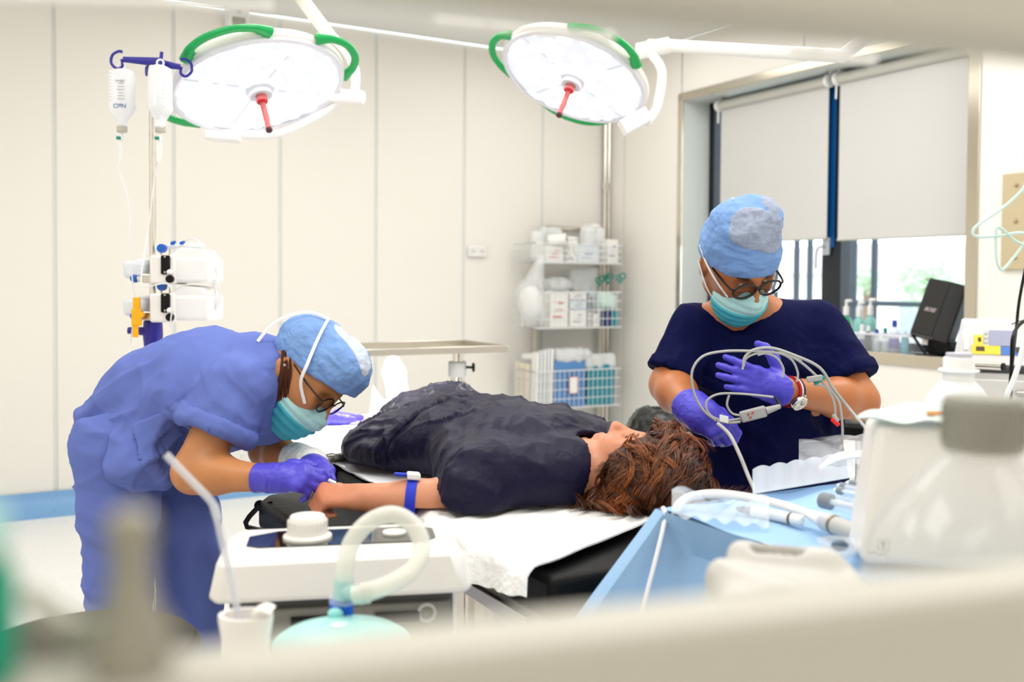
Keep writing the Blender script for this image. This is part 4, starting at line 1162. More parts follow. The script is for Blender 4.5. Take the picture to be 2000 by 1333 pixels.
    skin_mesh('stockings', S, M_hose, t, 2, None, lambda P: np.ones((len(P), 3)))
    # ---- gown
    lo, hi = bounds([T(-0.15, 0.30, TZ), T(-0.15, -0.32, TZ), T(0.95, -0.32, TZ + 0.25), T(0.9, 0.35, TZ), elN, at(690, 900, 2.72)], 0.10); lo[2] = TZ + 0.027
    S = SDF(lo, hi, 0.0056)
    cq = (tuple(TC), 1.85); nd0 = (Vector(H.P(-0.015, -0.05)) - N0).normalized()
    S.chain([T(-0.09, 0.01, TZ + 0.080), T(0.04, 0, TZ + 0.098), T(0.14, 0, TZ + 0.098), T(0.34, 0, TZ + 0.092), T(0.56, -0.01, TZ + 0.085)], [0.074, 0.106, 0.108, 0.106, 0.098], 0.05, sq=cq)
    S.cone(T(0.56, -0.01, TZ + 0.085), T(0.80, -0.07, TZ + 0.095), 0.098, 0.095, 0.05, sq=(tuple(TC), 1.9))
    S.cone(kF - TA * 0.03, T(0.52, -0.10, TZ + 0.085), 0.080, 0.085, 0.06)
    S.cone(shF, T(0.18, -0.20, TZ + 0.10), 0.085, 0.075, 0.05)
    # near skirt spilling over to the hem corner
    S.ell(T(0.56, 0.17, TZ + 0.055), (0.19, 0.12, 0.060), X=tuple(TA), Y=tuple(TC), Z=(0, 0, 1), k=0.07)
    S.cone(T(0.56, 0.20, TZ + 0.045), T(0.70, 0.19, TZ + 0.035), 0.055, 0.035, 0.05)
    S.cone(T(0.06, 0.17, TZ + 0.08), shN, 0.085, 0.080, 0.03)
    for q, r_ in ((shN, 0.082), (shF, 0.070)): S.cone(N0 + nd0 * 0.012, q, 0.062, r_, 0.04)
    # puffed near sleeve
    sl = at(880, 978, 2.11)
    S.cone(shN, at(925, 968, 2.09), 0.080, 0.080, 0.010); S.cone(at(925, 968, 2.09), sl, 0.078, 0.054, 0.012)
    d = (sl - shN).normalized(); e = at(868, 984, 2.112)
    S.cut(e, d, e + d * 0.05, 0.10); S.cone(e - d * 0.02, e + d * 0.05, 0.044, 0.052, 0.0, 's')
    # hem: a slanting plane across the knees; neck opening
    hp = T(0.72, 0.20, TZ); hd = (T(0.865, -0.02, 0) - T(0.70, 0.24, 0)).normalized(); hn = hd.cross(Vector((0, 0, 1)))
    hn = hn if hn.dot(TA) > 0 else -hn
    S.cut(T(0.705, 0.24, TZ), tuple(hn + Vector((0, 0, -0.25))))
    nd = (Vector(H.P(-0.015, -0.05)) - N0).normalized()
    S.cut(N0 + nd * 0.026, nd, N0 + nd * 0.10, 0.115)
    def dsp(P, N):
        q = P - np.array(TO); s_ = q @ np.array(TA); c_ = q @ np.array(TC)
        top = np.clip(N[:, 2], 0, 1) * 0.5 + 0.5
        a = folds(np.stack([s_, c_, P[:, 2]], 1), ((1, 0.35, 0), (-0.35, 1, 0), (0, 0, 1)), (5, 17, 5), 0.011, 3) * np.exp(-((s_ - 0.5) / 0.30) ** 2)
        b = folds(np.stack([s_, c_, P[:, 2]], 1), ((1, -0.6, 0), (0.6, 1, 0), (0, 0, 1)), (6, 15, 5), 0.010, 13) * np.exp(-((s_ - 0.12) / 0.22) ** 2)
        waist = -0.010 * np.exp(-((s_ - 0.415 + 0.12 * c_) / 0.014) ** 2) + 0.006 * np.exp(-((s_ - 0.45 + 0.12 * c_) / 0.02) ** 2)
        wr_ = folds(np.stack([s_, c_, P[:, 2]], 1), ((1, 0, 0), (0, 1, 0), (0, 0, 1)), (8, 32, 12), 0.005, 27) * np.exp(-((s_ - 0.41) / 0.09) ** 2)
        e_ = folds(P, ((1, 0, 0), (0, 1, 0), (0, 0, 1)), (12, 22, 20), 0.008, 41) * near(P, at(900, 970, 2.1), 0.10)
        f_ = 0.004 * ridge(P * 17, 61, 2)
        g_ = creases(np.stack([s_, c_, P[:, 2]], 1), ((1, 0.5, 0), (-0.5, 1, 0), (0, 0, 1)), (3, 10, 4), 0.016, 51, 0.10) + creases(np.stack([s_, c_, P[:, 2]], 1), ((1, -0.7, 0), (0.7, 1, 0), (0, 0, 1)), (3, 9, 4), 0.014, 57, 0.10)
        return ((a + b + wr_ * 0.9 + f_) * top + waist * 1.6 * top + e_ + g_) * np.clip(1.2 + N[:, 2] * 1.6, 0, 1)
    g = skin_mesh('gown', S, M_gown, t, 1, dsp)
    wn = (TA + TC * 0.12).normalized(); wt_ = Vector((-wn.y, wn.x, 0))
    overlay('waist_tie', S, lambda q: q.box(T(0.435, 0, TZ + 0.1), (0.008, 0.4, 0.3), X=wn, Y=wt_, Z=(0, 0, 1), rr=0.002, k=0), 0.003, M_gown, t, dsp)
    # ---- hair: a full base covered with clumps of waving locks
    S = SDF(*bounds([H.P(0, 0.05)], 0.24), 0.005)
    for f_, u_, r_, a, b, c in ((-0.015, 0.058, 0.0, 0.118, 0.106, 0.106), (-0.030, 0.095, -0.050, 0.092, 0.090, 0.070), (-0.055, -0.020, -0.055, 0.054, 0.090, 0.062), (0.036, 0.092, 0.0, 0.068, 0.058, 0.090), (-0.05, 0.125, 0.02, 0.075, 0.066, 0.085), (0.020, 0.032, -0.078, 0.056, 0.062, 0.036)):
        H.ell(S, f_, u_, r_, a, b, c, 0.04)
    H.ell(S, 0.100, -0.030, 0.0, 0.088, 0.088, 0.096, 0.01, 's'); H.ell(S, 0.03, -0.080, -0.06, 0.050, 0.055, 0.060, 0.02, 's'); H.ell(S, 0.02, -0.055, 0.07, 0.05, 0.062, 0.05, 0.02, 's')
    S.cut((0, 0, TZ + 0.029), (0, 0, -1))
    P, Q = S.nets(); P = relax(P, Q, 1); N = vnormals(P, Q)
    hb = skin_mesh('hair', S, mat('chestnut hair base', (66, 28, 9), 0.5, noise=(120, 0.5), bump=(90, 0.8, 4)), t, 1, lambda P, N: 0.006 * ridge(P * 26, 3, 2))
    mh = mat('chestnut hair', (128, 58, 16), 0.32)
    nt = mh.node_tree; oi = nt.nodes.new('ShaderNodeAttribute'); oi.attribute_name = 'lock'
    cr = nt.nodes.new('ShaderNodeValToRGB'); cr.color_ramp.elements[0].color = lin((44, 17, 6)) + (1,); cr.color_ramp.elements[1].color = lin((172, 92, 30)) + (1,)
    nt.links.new(oi.outputs['Fac'], cr.inputs[0]); nt.links.new(cr.outputs[0], nt.nodes['Principled BSDF'].inputs['Base Color'])
    lf, lu, lr = H.L(P)
    ok = ~((lf > 0.085) & (lu < 0.060)) & (lu > -0.055)                 # no roots at the very hairline over the face
    sel = nrs.permutation(np.where(ok)[0])[:520]
    part_c = H.P(0.055, 0.085, 0.035)                   # locks sweep back from the forehead
    Vv = []; Ff = []; Lk = []
    for i in sel:
        p0 = P[i]; n = N[i]
        base = p0 - part_c; base = base - n * (base @ n); base /= np.linalg.norm(base) + 1e-6
        fl = base + 0.6 * np.array([vnoise(p0[None] * 11, k)[0] for k in (5, 6, 7)]) - 0.35 * H.f * (H.L(p0)[2] < -0.03)
        if H.L(p0)[0] > 0.040 and H.L(p0)[1] < 0.10: fl = H.u * 0.9 - H.f * 0.55 + 0.25 * fl
        fl -= n * (fl @ n); fl /= np.linalg.norm(fl) + 1e-9
        side = np.cross(fl, n); L0 = rnd.uniform(0.06, 0.115) * (0.6 if H.L(p0)[0] > 0.03 and H.L(p0)[1] < 0.09 else 1.0); lift = rnd.uniform(0.004, 0.018); ph = rnd.uniform(0, 6.3); cv = rnd.uniform(-0.5, 0.5); am = rnd.uniform(0.003, 0.008); wl = rnd.uniform(5, 9)
        tone = np.clip(0.38 + 0.5 * vnoise(p0[None] * 16, 9)[0] + rnd.uniform(-0.25, 0.25), 0, 1)
        for m_ in range(13):
            o_ = side * rnd.gauss(0, 0.0042) + fl * rnd.gauss(0, 0.006); L_ = L0 * rnd.uniform(0.8, 1.1); w0 = rnd.uniform(0.0006, 0.0013); k0 = len(Vv); h_ = rnd.uniform(-0.001, 0.003); dph = rnd.gauss(0, 0.25)
            for j in range(8):
                s_ = j / 7
                q = p0 + o_ * (1 - 0.55 * s_) + fl * (L_ * s_) + n * (h_ + lift * math.sin(PI * min(1, s_ * 1.1)) - 0.30 * L_ * s_ * s_) + side * (am * math.sin(ph + dph + s_ * wl) + cv * L_ * s_ * s_ * 0.45) + n * (am * 0.6 * math.cos(ph + s_ * wl))
                if q[2] < TZ + 0.029: q[2] = TZ + 0.029 + rnd.random() * 0.003
                w = w0 * (1 - s_ * s_ * 0.8)
                Vv += [q + side * w, q + n * w, q - side * w]
            for j in range(7):
                a = k0 + j * 3; Ff += [(a, a + 1, a + 4, a + 3), (a + 1, a + 2, a + 5, a + 4)]
            Lk += [float(np.clip(tone + rnd.uniform(-0.15, 0.15), 0, 1))] * 24
    me = bpy.data.meshes.new('hair_locks'); o = np.array(t.location)
    me.from_pydata([tuple(v - o) for v in Vv], [], Ff); me.shade_smooth(); me.materials.append(mh)
    a = me.attributes.new('lock', 'FLOAT', 'POINT'); a.data.foreach_set('value', np.array(Lk, np.float32))
    ob = bpy.data.objects.new('hair_locks', me); COL.objects.link(ob); ob.parent = hb; ob['kind'] = 'stuff'
    return t, wrN, elN, H
PATIENT, p_wr, p_el, p_H = build_patient()

# tourniquet on the forearm
def tourniquet():
    c = at(803, 977, 2.113); d = (p_wr - p_el).normalized(); 
    t = thing('tourniquet', 'bright blue tourniquet band with white buckle around the patient\'s forearm', 'tourniquet', c)
    r = 0.0505
    MB().lathe([(r - 0.001, -0.011), (r + 0.0015, -0.011), (r + 0.0015, 0.011), (r - 0.001, 0.011)], p_el.lerp(p_wr, 0.29), axis=d, n=32).build('band', mat('blue band', (24, 46, 190), 0.6), t)
    b = p_el.lerp(p_wr, 0.27) + Vector((0.0, -0.014, 0.057))
    MB().box(b, (0.030, 0.026, 0.016), X=(0.95, 0.2, -0.1)).build('buckle', M_white, t, bevel=0.004)
    MB().box(b + Vector((-0.028, 0.004, 0.002)), (0.03, 0.018, 0.006), X=(0.95, 0.2, -0.1)).build('strap_end', mat('blue band', (24, 46, 190), 0.6), t, bevel=0.001)
tourniquet()

# ------------------------------------------------------------------ operating table
def op_table():
    t = thing('operating_table', 'black padded operating table with a side arm board under the patient', 'table', T(0.4, 0, 0))
    hw = 0.30
    for a, b in ((-0.50, -0.06), (-0.05, 0.62), (0.63, 1.55)):
        MB().box(T((a + b) / 2, 0, TZ - 0.04), (b - a, 2 * hw, 0.08), X=TA, Y=TC).build('mattress', M_rubber, t, bevel=0.014, segs=3)
        MB().box(T((a + b) / 2, 0, TZ - 0.10), (b - a - 0.01, 2 * hw - 0.02, 0.035), X=TA, Y=TC).build('deck_plate', M_grey, t, bevel=0.004)
    for c in (-hw - 0.005, hw + 0.005):
        MB().box(T(-0.25, c, TZ - 0.10), (0.36, 0.012, 0.028), X=TA, Y=TC).build('side_rail', M_steel, t, bevel=0.002)
        MB().box(T(0.95, c, TZ - 0.10), (0.9, 0.012, 0.028), X=TA, Y=TC).build('side_rail', M_steel, t, bevel=0.002)
    # arm board beside the mattress
    poly = [(-0.06, hw + 0.01), (-0.06, 0.50), (-0.01, 0.545), (0.50, 0.545), (0.56, 0.51), (0.58, hw + 0.01)]
    n = len(poly)
    b = MB(); z0, z1 = TZ - 0.11, TZ - 0.035
    vs = [T(s, c, z) for z in (z0, z1) for s, c in poly]
    b.add(vs, [tuple(range(n)), tuple(range(2 * n - 1, n - 1, -1))] + [(i, n + i, n + (i + 1) % n, (i + 1) % n) for i in range(n)])
    b.build('arm_board', M_rubber, t, bevel=0.016, segs=3)
    e = at(507, 988, 2.44)
    lv = MB().tube([T(0.50, 0.44, TZ - 0.13), T(0.56, 0.56, TZ - 0.115), e], 0.007, 8, sub=4).build('arm_board_lever', M_black, t)
    MB().sphere(e, 0.014, 12, 8).build('lever_ball', M_black, lv)
    MB().tube([at(527, 985, 2.40), at(538, 1005, 2.38), at(558, 1025, 2.34), at(588, 1042, 2.28), at(625, 1046, 2.2)], 0.011, 8, sub=5, flat=((0, 1, 0), 0.5)).build('arm_board_strap', M_black, t)
    for z0, z1, r in ((0.06, 0.45, 0.15), (0.45, TZ - 0.11, 0.10)):
        MB().box(T(0.35, 0, (z0 + z1) / 2), (r * 2.4, r * 1.8, z1 - z0), X=TA, Y=TC).build('column', M_steel, t, bevel=0.02)
    MB().box(T(0.35, 0, 0.04), (1.1, 0.5, 0.08), X=TA, Y=TC).build('base', mat('base cover', (214, 212, 204), 0.4), t, bevel=0.03)
    # brackets under the head section
    for s, c in ((-0.36, 0.2), (-0.28, -0.1), (-0.16, 0.22)):
        MB().box(T(s, c, TZ - 0.17), (0.05, 0.04, 0.11), X=TA, Y=TC).build('bracket', M_white2, t, bevel=0.004)
    MB().cyl(T(-0.44, -0.2, TZ - 0.19), T(-0.44, 0.24, TZ - 0.19), 0.012, n=10).build('cross_bar', M_steel, t)
op_table()

M_linen = mat('white sheet', (246, 246, 248), 0.85, bump=(40, 0.25, 6))
M_pad = mat('white absorbent pad', (244, 243, 240), 0.8, bump=(70, 0.5, 7))
def drape_pt(s, c, edge, drop_len, z, s_head=None):
    """a cloth lying flat, rolling over the near edge (c > edge)"""
    return None
def sheet_on_table():
    def fn(u, v):
        s = 0.10 + 1.48 * u; c = 0.42 - 0.80 * v
        e = 0.303; z = TZ + 0.010 + 0.0025 * math.sin(s * 17 + c * 9) + 0.0025 * math.sin(s * 31 - c * 23)
        if s < 0.66: c = min(c, 0.292 + 0.1 * max(0, s - 0.62))
        if c > e: k = c - e; cc = e + min(k, 0.020) + 0.002 * (1 + math.sin(s * 40)) * min(1, k * 40); z -= max(0, k - 0.008)
        elif c < -e: k = -e - c; cc = -e - min(k, 0.020); z -= max(0, k - 0.008)
        else: cc = c
        if s > 1.555: z -= (s - 1.555) * 0.9; s = 1.555 + (s - 1.555) * 0.3
        return T(s, cc, z)
    solo(MB().sheet(fn, 80, 44, 0.003), 'bed_sheet', M_linen, 'white sheet spread over the foot end of the operating table', 'sheet')
sheet_on_table()
def pad():
    g = np.random.RandomState(2)
    def fn(u, v):
        # corners in table coordinates (s, c), wide enough to hang over the near edge
        a = np.array([0.14, 0.29]) * (1 - u) * (1 - v) + np.array([-0.50, 0.365]) * u * (1 - v) + np.array([-0.27, -0.17]) * u * v + np.array([0.10, -0.16]) * (1 - u) * v + np.array([-0.02, 0.06]) * math.sin(PI * u) * (1 - v)
        s, c = a; e = 0.312
        z = TZ + 0.021 + 0.0025 * math.sin(s * 55 + c * 21) * math.sin(c * 37 - s * 11) + 0.0015 * math.sin(s * 120 + c * 60)
        if c > e:
            k = c - e; cc = e + min(k, 0.02) + k * 0.25 + 0.008 * (1 + math.sin(s * 38)) * min(1, k * 14); z -= max(0, k - 0.006) * 0.93
        else: cc = c
        return T(s, cc, z)
    solo(MB().sheet(fn, 70, 70, 0.004), 'absorbent_pad', M_pad, 'crinkled white absorbent pad under the patient\'s head and shoulder', 'pad')
pad()
# ================================================================== surgical lamps
def lens_mat():
    m = mat('lamp lens', (146, 152, 164), 0.25, emit=(255, 255, 255), estr=1.0)
    nt = m.node_tree; N = nt.nodes; L = nt.links; b = N['Principled BSDF']
    tc = N.new('ShaderNodeTexCoord'); v = N.new('ShaderNodeTexVoronoi'); v.inputs['Scale'].default_value = 17; v.feature = 'F1'
    r = N.new('ShaderNodeMapRange'); r.inputs[1].default_value = 0.34; r.inputs[2].default_value = 0.56; r.inputs[3].default_value = 3.8; r.inputs[4].default_value = 0.53
    L.new(tc.outputs['Object'], v.inputs['Vector']); L.new(v.outputs['Distance'], r.inputs[0]); L.new(r.outputs[0], b.inputs['Emission Strength'])
    b.inputs['Emission Color'].default_value = lin((250, 251, 255)) + (1,)
    return m
M_lens_l = lens_mat()
M_red = mat('translucent red handle', (240, 120, 118), 0.2, trans=0.35)
M_redd = mat('red ring', (196, 20, 34), 0.3)
def surgical_lamp(px, py, Y, diam_px, tilt, ratio, angles, label, energy):
    c = at(px, py, Y); view = (Vector((0, 0, CAMZ)) - c).normalized()
    # image axes at the lamp
    ri = (CR - view * CR.dot(view)).normalized(); dn = view.cross(ri); dn = dn if dn.z < 0 else -dn
    e1 = (ri * math.cos(tilt) + dn * math.sin(tilt)).normalized()
    mi = (dn * math.cos(tilt) - ri * math.sin(tilt)).normalized()
    n = (mi * math.sqrt(1 - ratio * ratio) + view * ratio).normalized()
    e2 = n.cross(e1); e2 = e2 if e2.dot(mi) > 0 else -e2
    R = diam_px / 2 * (c - Vector((0, 0, CAMZ))).length / FPX
    t = thing('surgical_lamp', label, 'surgical lamp', (c.x, c.y, c.z), 'ceiling operating lamps')
    MB().lathe([(0, 0.004), (R * 0.6, 0.004), (R, 0.0)], c, axis=n, n=56, X=e1).build('lamp_lens', M_lens_l, t)
    MB().lathe([(R * 0.985, 0.006), (R * 1.02, 0.012), (R * 1.055, 0.006), (R * 1.06, -0.006), (R * 1.0, -0.01)], c, axis=n, n=64, X=e1, caps=False).build('lens_rim', mat('rim grey white', (222, 222, 230), 0.4), t)
    MB().lathe([(R * 1.055, -0.004), (R * 1.075, -0.01), (R * 1.075, -0.030), (R * 1.02, -0.046), (R * 0.75, -0.06), (R * 0.25, -0.07), (0, -0.07)], c, axis=n, n=64, X=e1).build('lamp_housing', M_white2, t)
    for a in (0.5, 2.1, 3.7, 5.3):
        p = [c + n * 0.0045 + (e1 * math.cos(a) + e2 * math.sin(a)) * q for q in (R * 0.26, R * 0.97)]
        MB().tube(p, 0.0012, 4).build('lens_seam', mat('lens seam', (186, 192, 204), 0.5), t)
    hub = MB().lathe([(0.050, 0.0), (0.052, 0.012), (0.040, 0.020), (0.040, 0.034), (0.0, 0.034)], c, axis=n, n=32).build('lamp_hub', mat('hub grey white', (216, 218, 226), 0.35), t)
    h = MB().lathe([(0.020, 0.030), (0.021, 0.055), (0.012, 0.068), (0.0105, 0.165), (0.0115, 0.17), (0.0, 0.17)], c, axis=n, n=20).build('sterile_handle', M_red, t)
    MB().lathe([(0.021, 0.056), (0.0195, 0.062), (0.015, 0.066), (0.021, 0.056)], c, axis=n, n=20).build('handle_ring', M_redd, h)
    MB().lathe([(0.0120, 0.165), (0.0125, 0.176), (0.009, 0.180), (0.0, 0.180)], c, axis=n, n=16).build('handle_tip', mat('dark tip', (70, 10, 20), 0.4), h)
    for a in angles:
        a = math.radians(a); pts = []
        for k, off in ((-0.50, 1.07), (-0.43, 1.12), (-0.32, 1.19), (-0.12, 1.24), (0.12, 1.24), (0.32, 1.19), (0.43, 1.12), (0.50, 1.07)):
            q = a + k * 0.95
            pts.append(c - n * 0.018 + (e1 * math.cos(q) + e2 * math.sin(q)) * (R * off))
        MB().tube(pts, [0.027, 0.021, 0.0155, 0.0150, 0.0150, 0.0155, 0.021, 0.027], 10, sub=5, flat=(n, 0.75)).build('grab_handle', M_green, t)
    l = bpy.data.lights.new('lamp_beam', 'SPOT'); l.energy = energy; l.spot_size = math.radians(58); l.spot_blend = 0.9; l.shadow_soft_size = 0.03; l.color = (1, 0.99, 0.97)
    lo = bpy.data.objects.new('lamp_beam', l); COL.objects.link(lo); lo.location = c + n * 0.24
    lo.rotation_euler = n.to_track_quat('-Z', 'Y').to_euler()
    return t, c, n, e1, e2, R
L1, c1, n1, a1_, b1_, R1 = surgical_lamp(506, 172, 3.50, 299, math.radians(-10.2), 0.505, (-104, -17, 168), 'left surgical lamp with lit round head and green handles, behind the infusion bottles', 95)
L2, c2, n2, a2_, b2_, R2 = surgical_lamp(1120, 154, 3.85, 270, math.radians(21.3), 0.505, (172, -77, 79), 'right surgical lamp with lit round head, nearer the window', 110)
def lamp_arms():
    p = lambda x, y, Y: at(x, y, Y)
    MB().tube([p(437, 262, 3.62), p(540, 262, 3.72), p(625, 225, 3.75), p(668, 192, 3.72)], 0.016, 10, sub=6).build('yoke', M_white, L1)
    MB().box(p(435, 268, 3.58), (0.12, 0.09, 0.03), X=(0.98, 0.1, -0.05)).build('yoke_bracket', M_white, L1, bevel=0.005)
    j = MB().cyl(p(648, 186, 3.70), p(709, 191, 3.66), 0.026, n=20).build('yoke_joint', M_white, L1, bevel=0.003)
    MB().tube([p(692, 184, 3.66), p(694, 140, 3.7), p(676, 100, 3.72), p(642, 66, 3.74)], 0.018, 10, sub=6).build('lamp_arm', M_white, L1)
    a, b = p(646, 74, 3.74), p(600, 12, 3.70); d = (b - a).normalized(); e = b + d * ((CEIL - 0.02 - b.z) / d.z)
    MB().tube([a, b, e], 0.026, 12).build('spring_arm', M_white2, L1)
    MB().cyl(e - Vector((0, 0, 0.01)), (e.x, e.y, CEIL), 0.10, n=24).build('ceiling_flange', M_white, L1)
    MB().tube([p(1262, 240, 3.80), p(1283, 208, 3.86), p(1293, 140, 3.92), p(1270, 103, 3.92)], 0.019, 12, sub=6).build('yoke', M_white, L2)
    q = p(1240, 238, 3.80); x_ = (p(1268, 220, 3.80) - p(1215, 250, 3.80)).normalized()
    MB().box(q, (0.115, 0.09, 0.06), X=x_, Z=x_.cross(Vector((0, 1, 0))).normalized()).build('yoke_bracket', M_white, L2, bevel=0.005)
    MB().cyl(p(1244, 101, 3.93), p(1308, 88, 3.93), 0.033, n=20).build('yoke_joint', M_white, L2, bevel=0.003)
    MB().cyl(p(1274, 78, 3.93), p(1272, 100, 3.93), 0.020, n=16).build('joint_cap', M_white, L2)
    e = p(1730, 40, 3.4)
    MB().tube([p(1306, 89, 3.93), p(1500, 101, 3.72), p(1645, 109, 3.55), e], 0.026, 12).build('spring_arm', M_white, L2)
    MB().cyl(e - Vector((0, 0, 0.05)), (e.x, e.y, CEIL), 0.045, n=20).build('drop_tube', M_white, L2)
lamp_arms()

# motion sensor high on the back wall
def motion_sensor():
    p = on_back(463, 36, 0.06)
    t = thing('motion_sensor', 'small white motion sensor with grey lens high on the back wall', 'sensor', p)
    MB().box(p, (0.13, 0.10, 0.15), X=U, Y=V, taper=(1.1, 1.0)).build('case', M_white, t, bevel=0.01)
    MB().box(p - V * 0.05 + Vector((0, 0, -0.03)), (0.085, 0.016, 0.05), X=U, Y=V).build('lens', mat('grey fresnel', (168, 164, 152), 0.3), t, bevel=0.006)
    MB().torus(p - V * 0.052 + Vector((0, 0, 0.035)), 0.01, 0.002, axis=V, n=14, m=5).build('emblem', mat('grey print', (150, 150, 150), 0.5), t)
motion_sensor()
def socket():
    p = on_back(932, 491, 0.008)
    t = thing('wall_socket', 'white double wall socket on the back wall, left of the wire rack', 'socket', p)
    MB().box(p, (0.155, 0.016, 0.085), X=U, Y=V).build('plate', M_white, t, bevel=0.006)
    for s in (-0.037, 0.037):
        f = MB().lathe([(0.026, 0.009), (0.026, 0.011), (0.0225, 0.011), (0.022, 0.004), (0, 0.004)], p + U * s, axis=-V, n=20).build('outlet', M_white2, t)
        b = MB()
        for q in (-0.009, 0.009): b.cyl(p + U * (s + q) - V * 0.005, p + U * (s + q) - V * 0.0135, 0.0032, n=8)
        b.build('pin_hole', M_black, f)
socket()

# ================================================================== infusion stand, pumps, bottles
M_bottle = mat('infusion bottle', (248, 249, 252), 0.25, alpha=0.72)
M_print = mat('grey print', (150, 152, 156), 0.6)
def infusion():
    Y = 3.2; ptop, pbot = at(299, 128, Y), at(297, 660, Y)
    x0, y0 = (ptop.x + pbot.x) / 2, Y
    t = thing('infusion_stand', 'steel infusion stand with blue hook bar behind the bending woman', 'stand', (x0, y0, 0))
    MB().cyl((x0, y0, 0.10), (x0, y0, 1.05), 0.0165, n=16).build('lower_tube', M_chrome, t)
    MB().cyl((x0, y0, 1.0), (x0, y0, ptop.z), 0.0105, n=16).build('pole', M_chrome, t)
    cl = at(293, 655, Y)
    k = MB().lathe([(0.028, -0.04), (0.032, 0.0), (0.030, 0.045), (0.020, 0.055)], (x0, y0, cl.z), n=16).build('height_clamp', M_blue, t)
    MB().cyl((x0, y0 - 0.01, cl.z + 0.012), (x0 - 0.075, y0 - 0.02, cl.z + 0.016), 0.016, 0.011, n=12).build('clamp_knob', M_blue, k)
    hz = at(305, 125, Y).z
    for i, (a, b, hook) in enumerate(((at(318, 122, Y), at(240, 116, Y - 0.02), at(238, 118, Y)), (at(300, 122, Y), at(352, 131, Y), at(356, 130, Y)))):
        r = MB().tube([a, b], [0.016, 0.009], 8, flat=((0, 1, 0), 0.6)).build('hook_arm', M_blue, t)
        sgn = -1 if i == 0 else 1
        pts = [b + Vector((sgn * 0.022 * math.sin(q) * 1.0 , 0, -0.006 - 0.030 + 0.030 * math.cos(q) + 0.018)) for q in np.linspace(-0.4, -5.0, 12)] if False else \
              [b + Vector((sgn * 0.004, 0, 0.0)), b + Vector((sgn * 0.002, 0, -0.022)), b + Vector((sgn * 0.020, 0, -0.030)), b + Vector((sgn * 0.038, 0, -0.012)), b + Vector((sgn * 0.034, 0, 0.014)), b + Vector((sgn * 0.014, 0, 0.026)), b + Vector((sgn * 0.002, 0, 0.024))]
        MB().tube(pts, 0.0048, 8, sub=5).build('hook', M_blue, r)
    for dy, px, py in ((-0.04, 311, 112), (0.04, 287, 140)):
        q = at(px, py, Y + dy); MB().tube([Vector((x0, y0, hz)), Vector((q.x, q.y, hz - 0.004)), Vector((q.x + 0.005, q.y - 0.01, hz - 0.03)), Vector((q.x + 0.006, q.y + 0.005, hz + 0.03))], 0.006, 8, sub=4).build('hook', M_blue, t)
    for a in range(5):
        q = a * 2 * PI / 5 + 0.3; e = Vector((x0 + 0.26 * math.cos(q), y0 + 0.26 * math.sin(q), 0.075))
        lg = MB().tube([(x0, y0, 0.11), e], [0.018, 0.012], 8).build('leg', M_white2, t)
        MB().torus((e.x, e.y, 0.032), 0.022, 0.010, axis=(math.cos(q + 1.5), math.sin(q + 1.5), 0), n=18, m=8).build('castor', M_black, lg)
    # bottles hang upside down from the hooks
    for i, (px, py0, py1, half, label) in enumerate(((238, 134, 250, 26, 'infusion bottle with printed scale, hanging leftmost on the blue hook bar'), (313, 128, 250, 21, 'narrow-side infusion bottle hanging right of the printed bottle, by the pole'))):
        yy = Y - 0.02 - 0.06 * i; top, bot = at(px, py0, yy), at(px, py1, yy)
        b = thing('infusion_bottle', label, 'infusion bottle', (top.x, top.y, bot.z), 'infusion bottles on the stand')
        h = top.z - bot.z; w = half / FPX * Y; sx = 0.62 if i == 0 else 1.45
        pr = [(0.008, -0.008), (0.016, 0.0), (0.016, 0.022), (w * 0.72, 0.040), (w, 0.062), (w * 0.97, h * 0.5), (w, h - 0.03), (w * 0.93, h - 0.01), (w * 0.5, h - 0.002), (0, h)]
        MB().lathe(pr, (top.x, top.y, bot.z), n=28, X=(1, 0, 0), sx=sx).build('bottle', M_bottle, b)
        MB().torus((top.x, top.y, top.z + 0.008), 0.011, 0.003, axis=(0, 1, 0), n=16, m=6).build('hanging_loop', M_bottle, b)
        MB().lathe([(0.016, -0.014), (0.0175, -0.012), (0.0175, 0.004), (0.014, 0.006)], (top.x, top.y, bot.z), n=18).build('cap_ring', mat('cap silver', (190, 184, 172), 0.4), b)
        f = top.y - w * sx - 0.0034
        if i == 0:
            cx = top.x
            M_pb = mat('blue print', (52, 96, 158), 0.6)
            text('lettering', 'NaCl', M_pb, b, (cx + 0.004, f + 0.002, bot.z + 0.068), (-1, 0, 0), (0, 0, -1), 0.020)
            text('lettering', '500 ml', M_print, b, (cx + 0.006, f + 0.002, top.z - 0.045), (-1, 0, 0), (0, 0, -1), 0.011)
            lb = MB()
            for k in range(9): lb.box((cx - 0.028, f + 0.004, bot.z + 0.085 + k * 0.011), (0.007, 0.0006, 0.0012))
            for k in range(6): lb.box((cx + 0.008, f + 0.002, bot.z + 0.09 + k * 0.010), (0.026 - 0.004 * (k % 3), 0.0006, 0.0016))
            lb.build('printed_scale', M_print, b)
        else:
            lb = MB()
            for k in range(8): lb.box((top.x + 0.022, top.y - w * sx * 0.75, bot.z + 0.06 + k * 0.014), (0.005, 0.0006, 0.0012))
            lb.build('printed_scale', M_print, b)
        dz = bot.z
        MB().cyl((top.x - 0.004, top.y, dz - 0.012), (top.x - 0.004, top.y, dz - 0.040), 0.008, n=12).build('spike', M_white, b)
        MB().box((top.x - 0.008, top.y - 0.008, dz - 0.034), (0.014, 0.012, 0.010)).build('vent_cap', M_teal, b, bevel=0.002)
        MB().lathe([(0.004, -0.11), (0.009, -0.10), (0.011, -0.05), (0.006, -0.042)], (top.x - 0.004, top.y, dz), n=14).build('drip_chamber', M_clear, b)
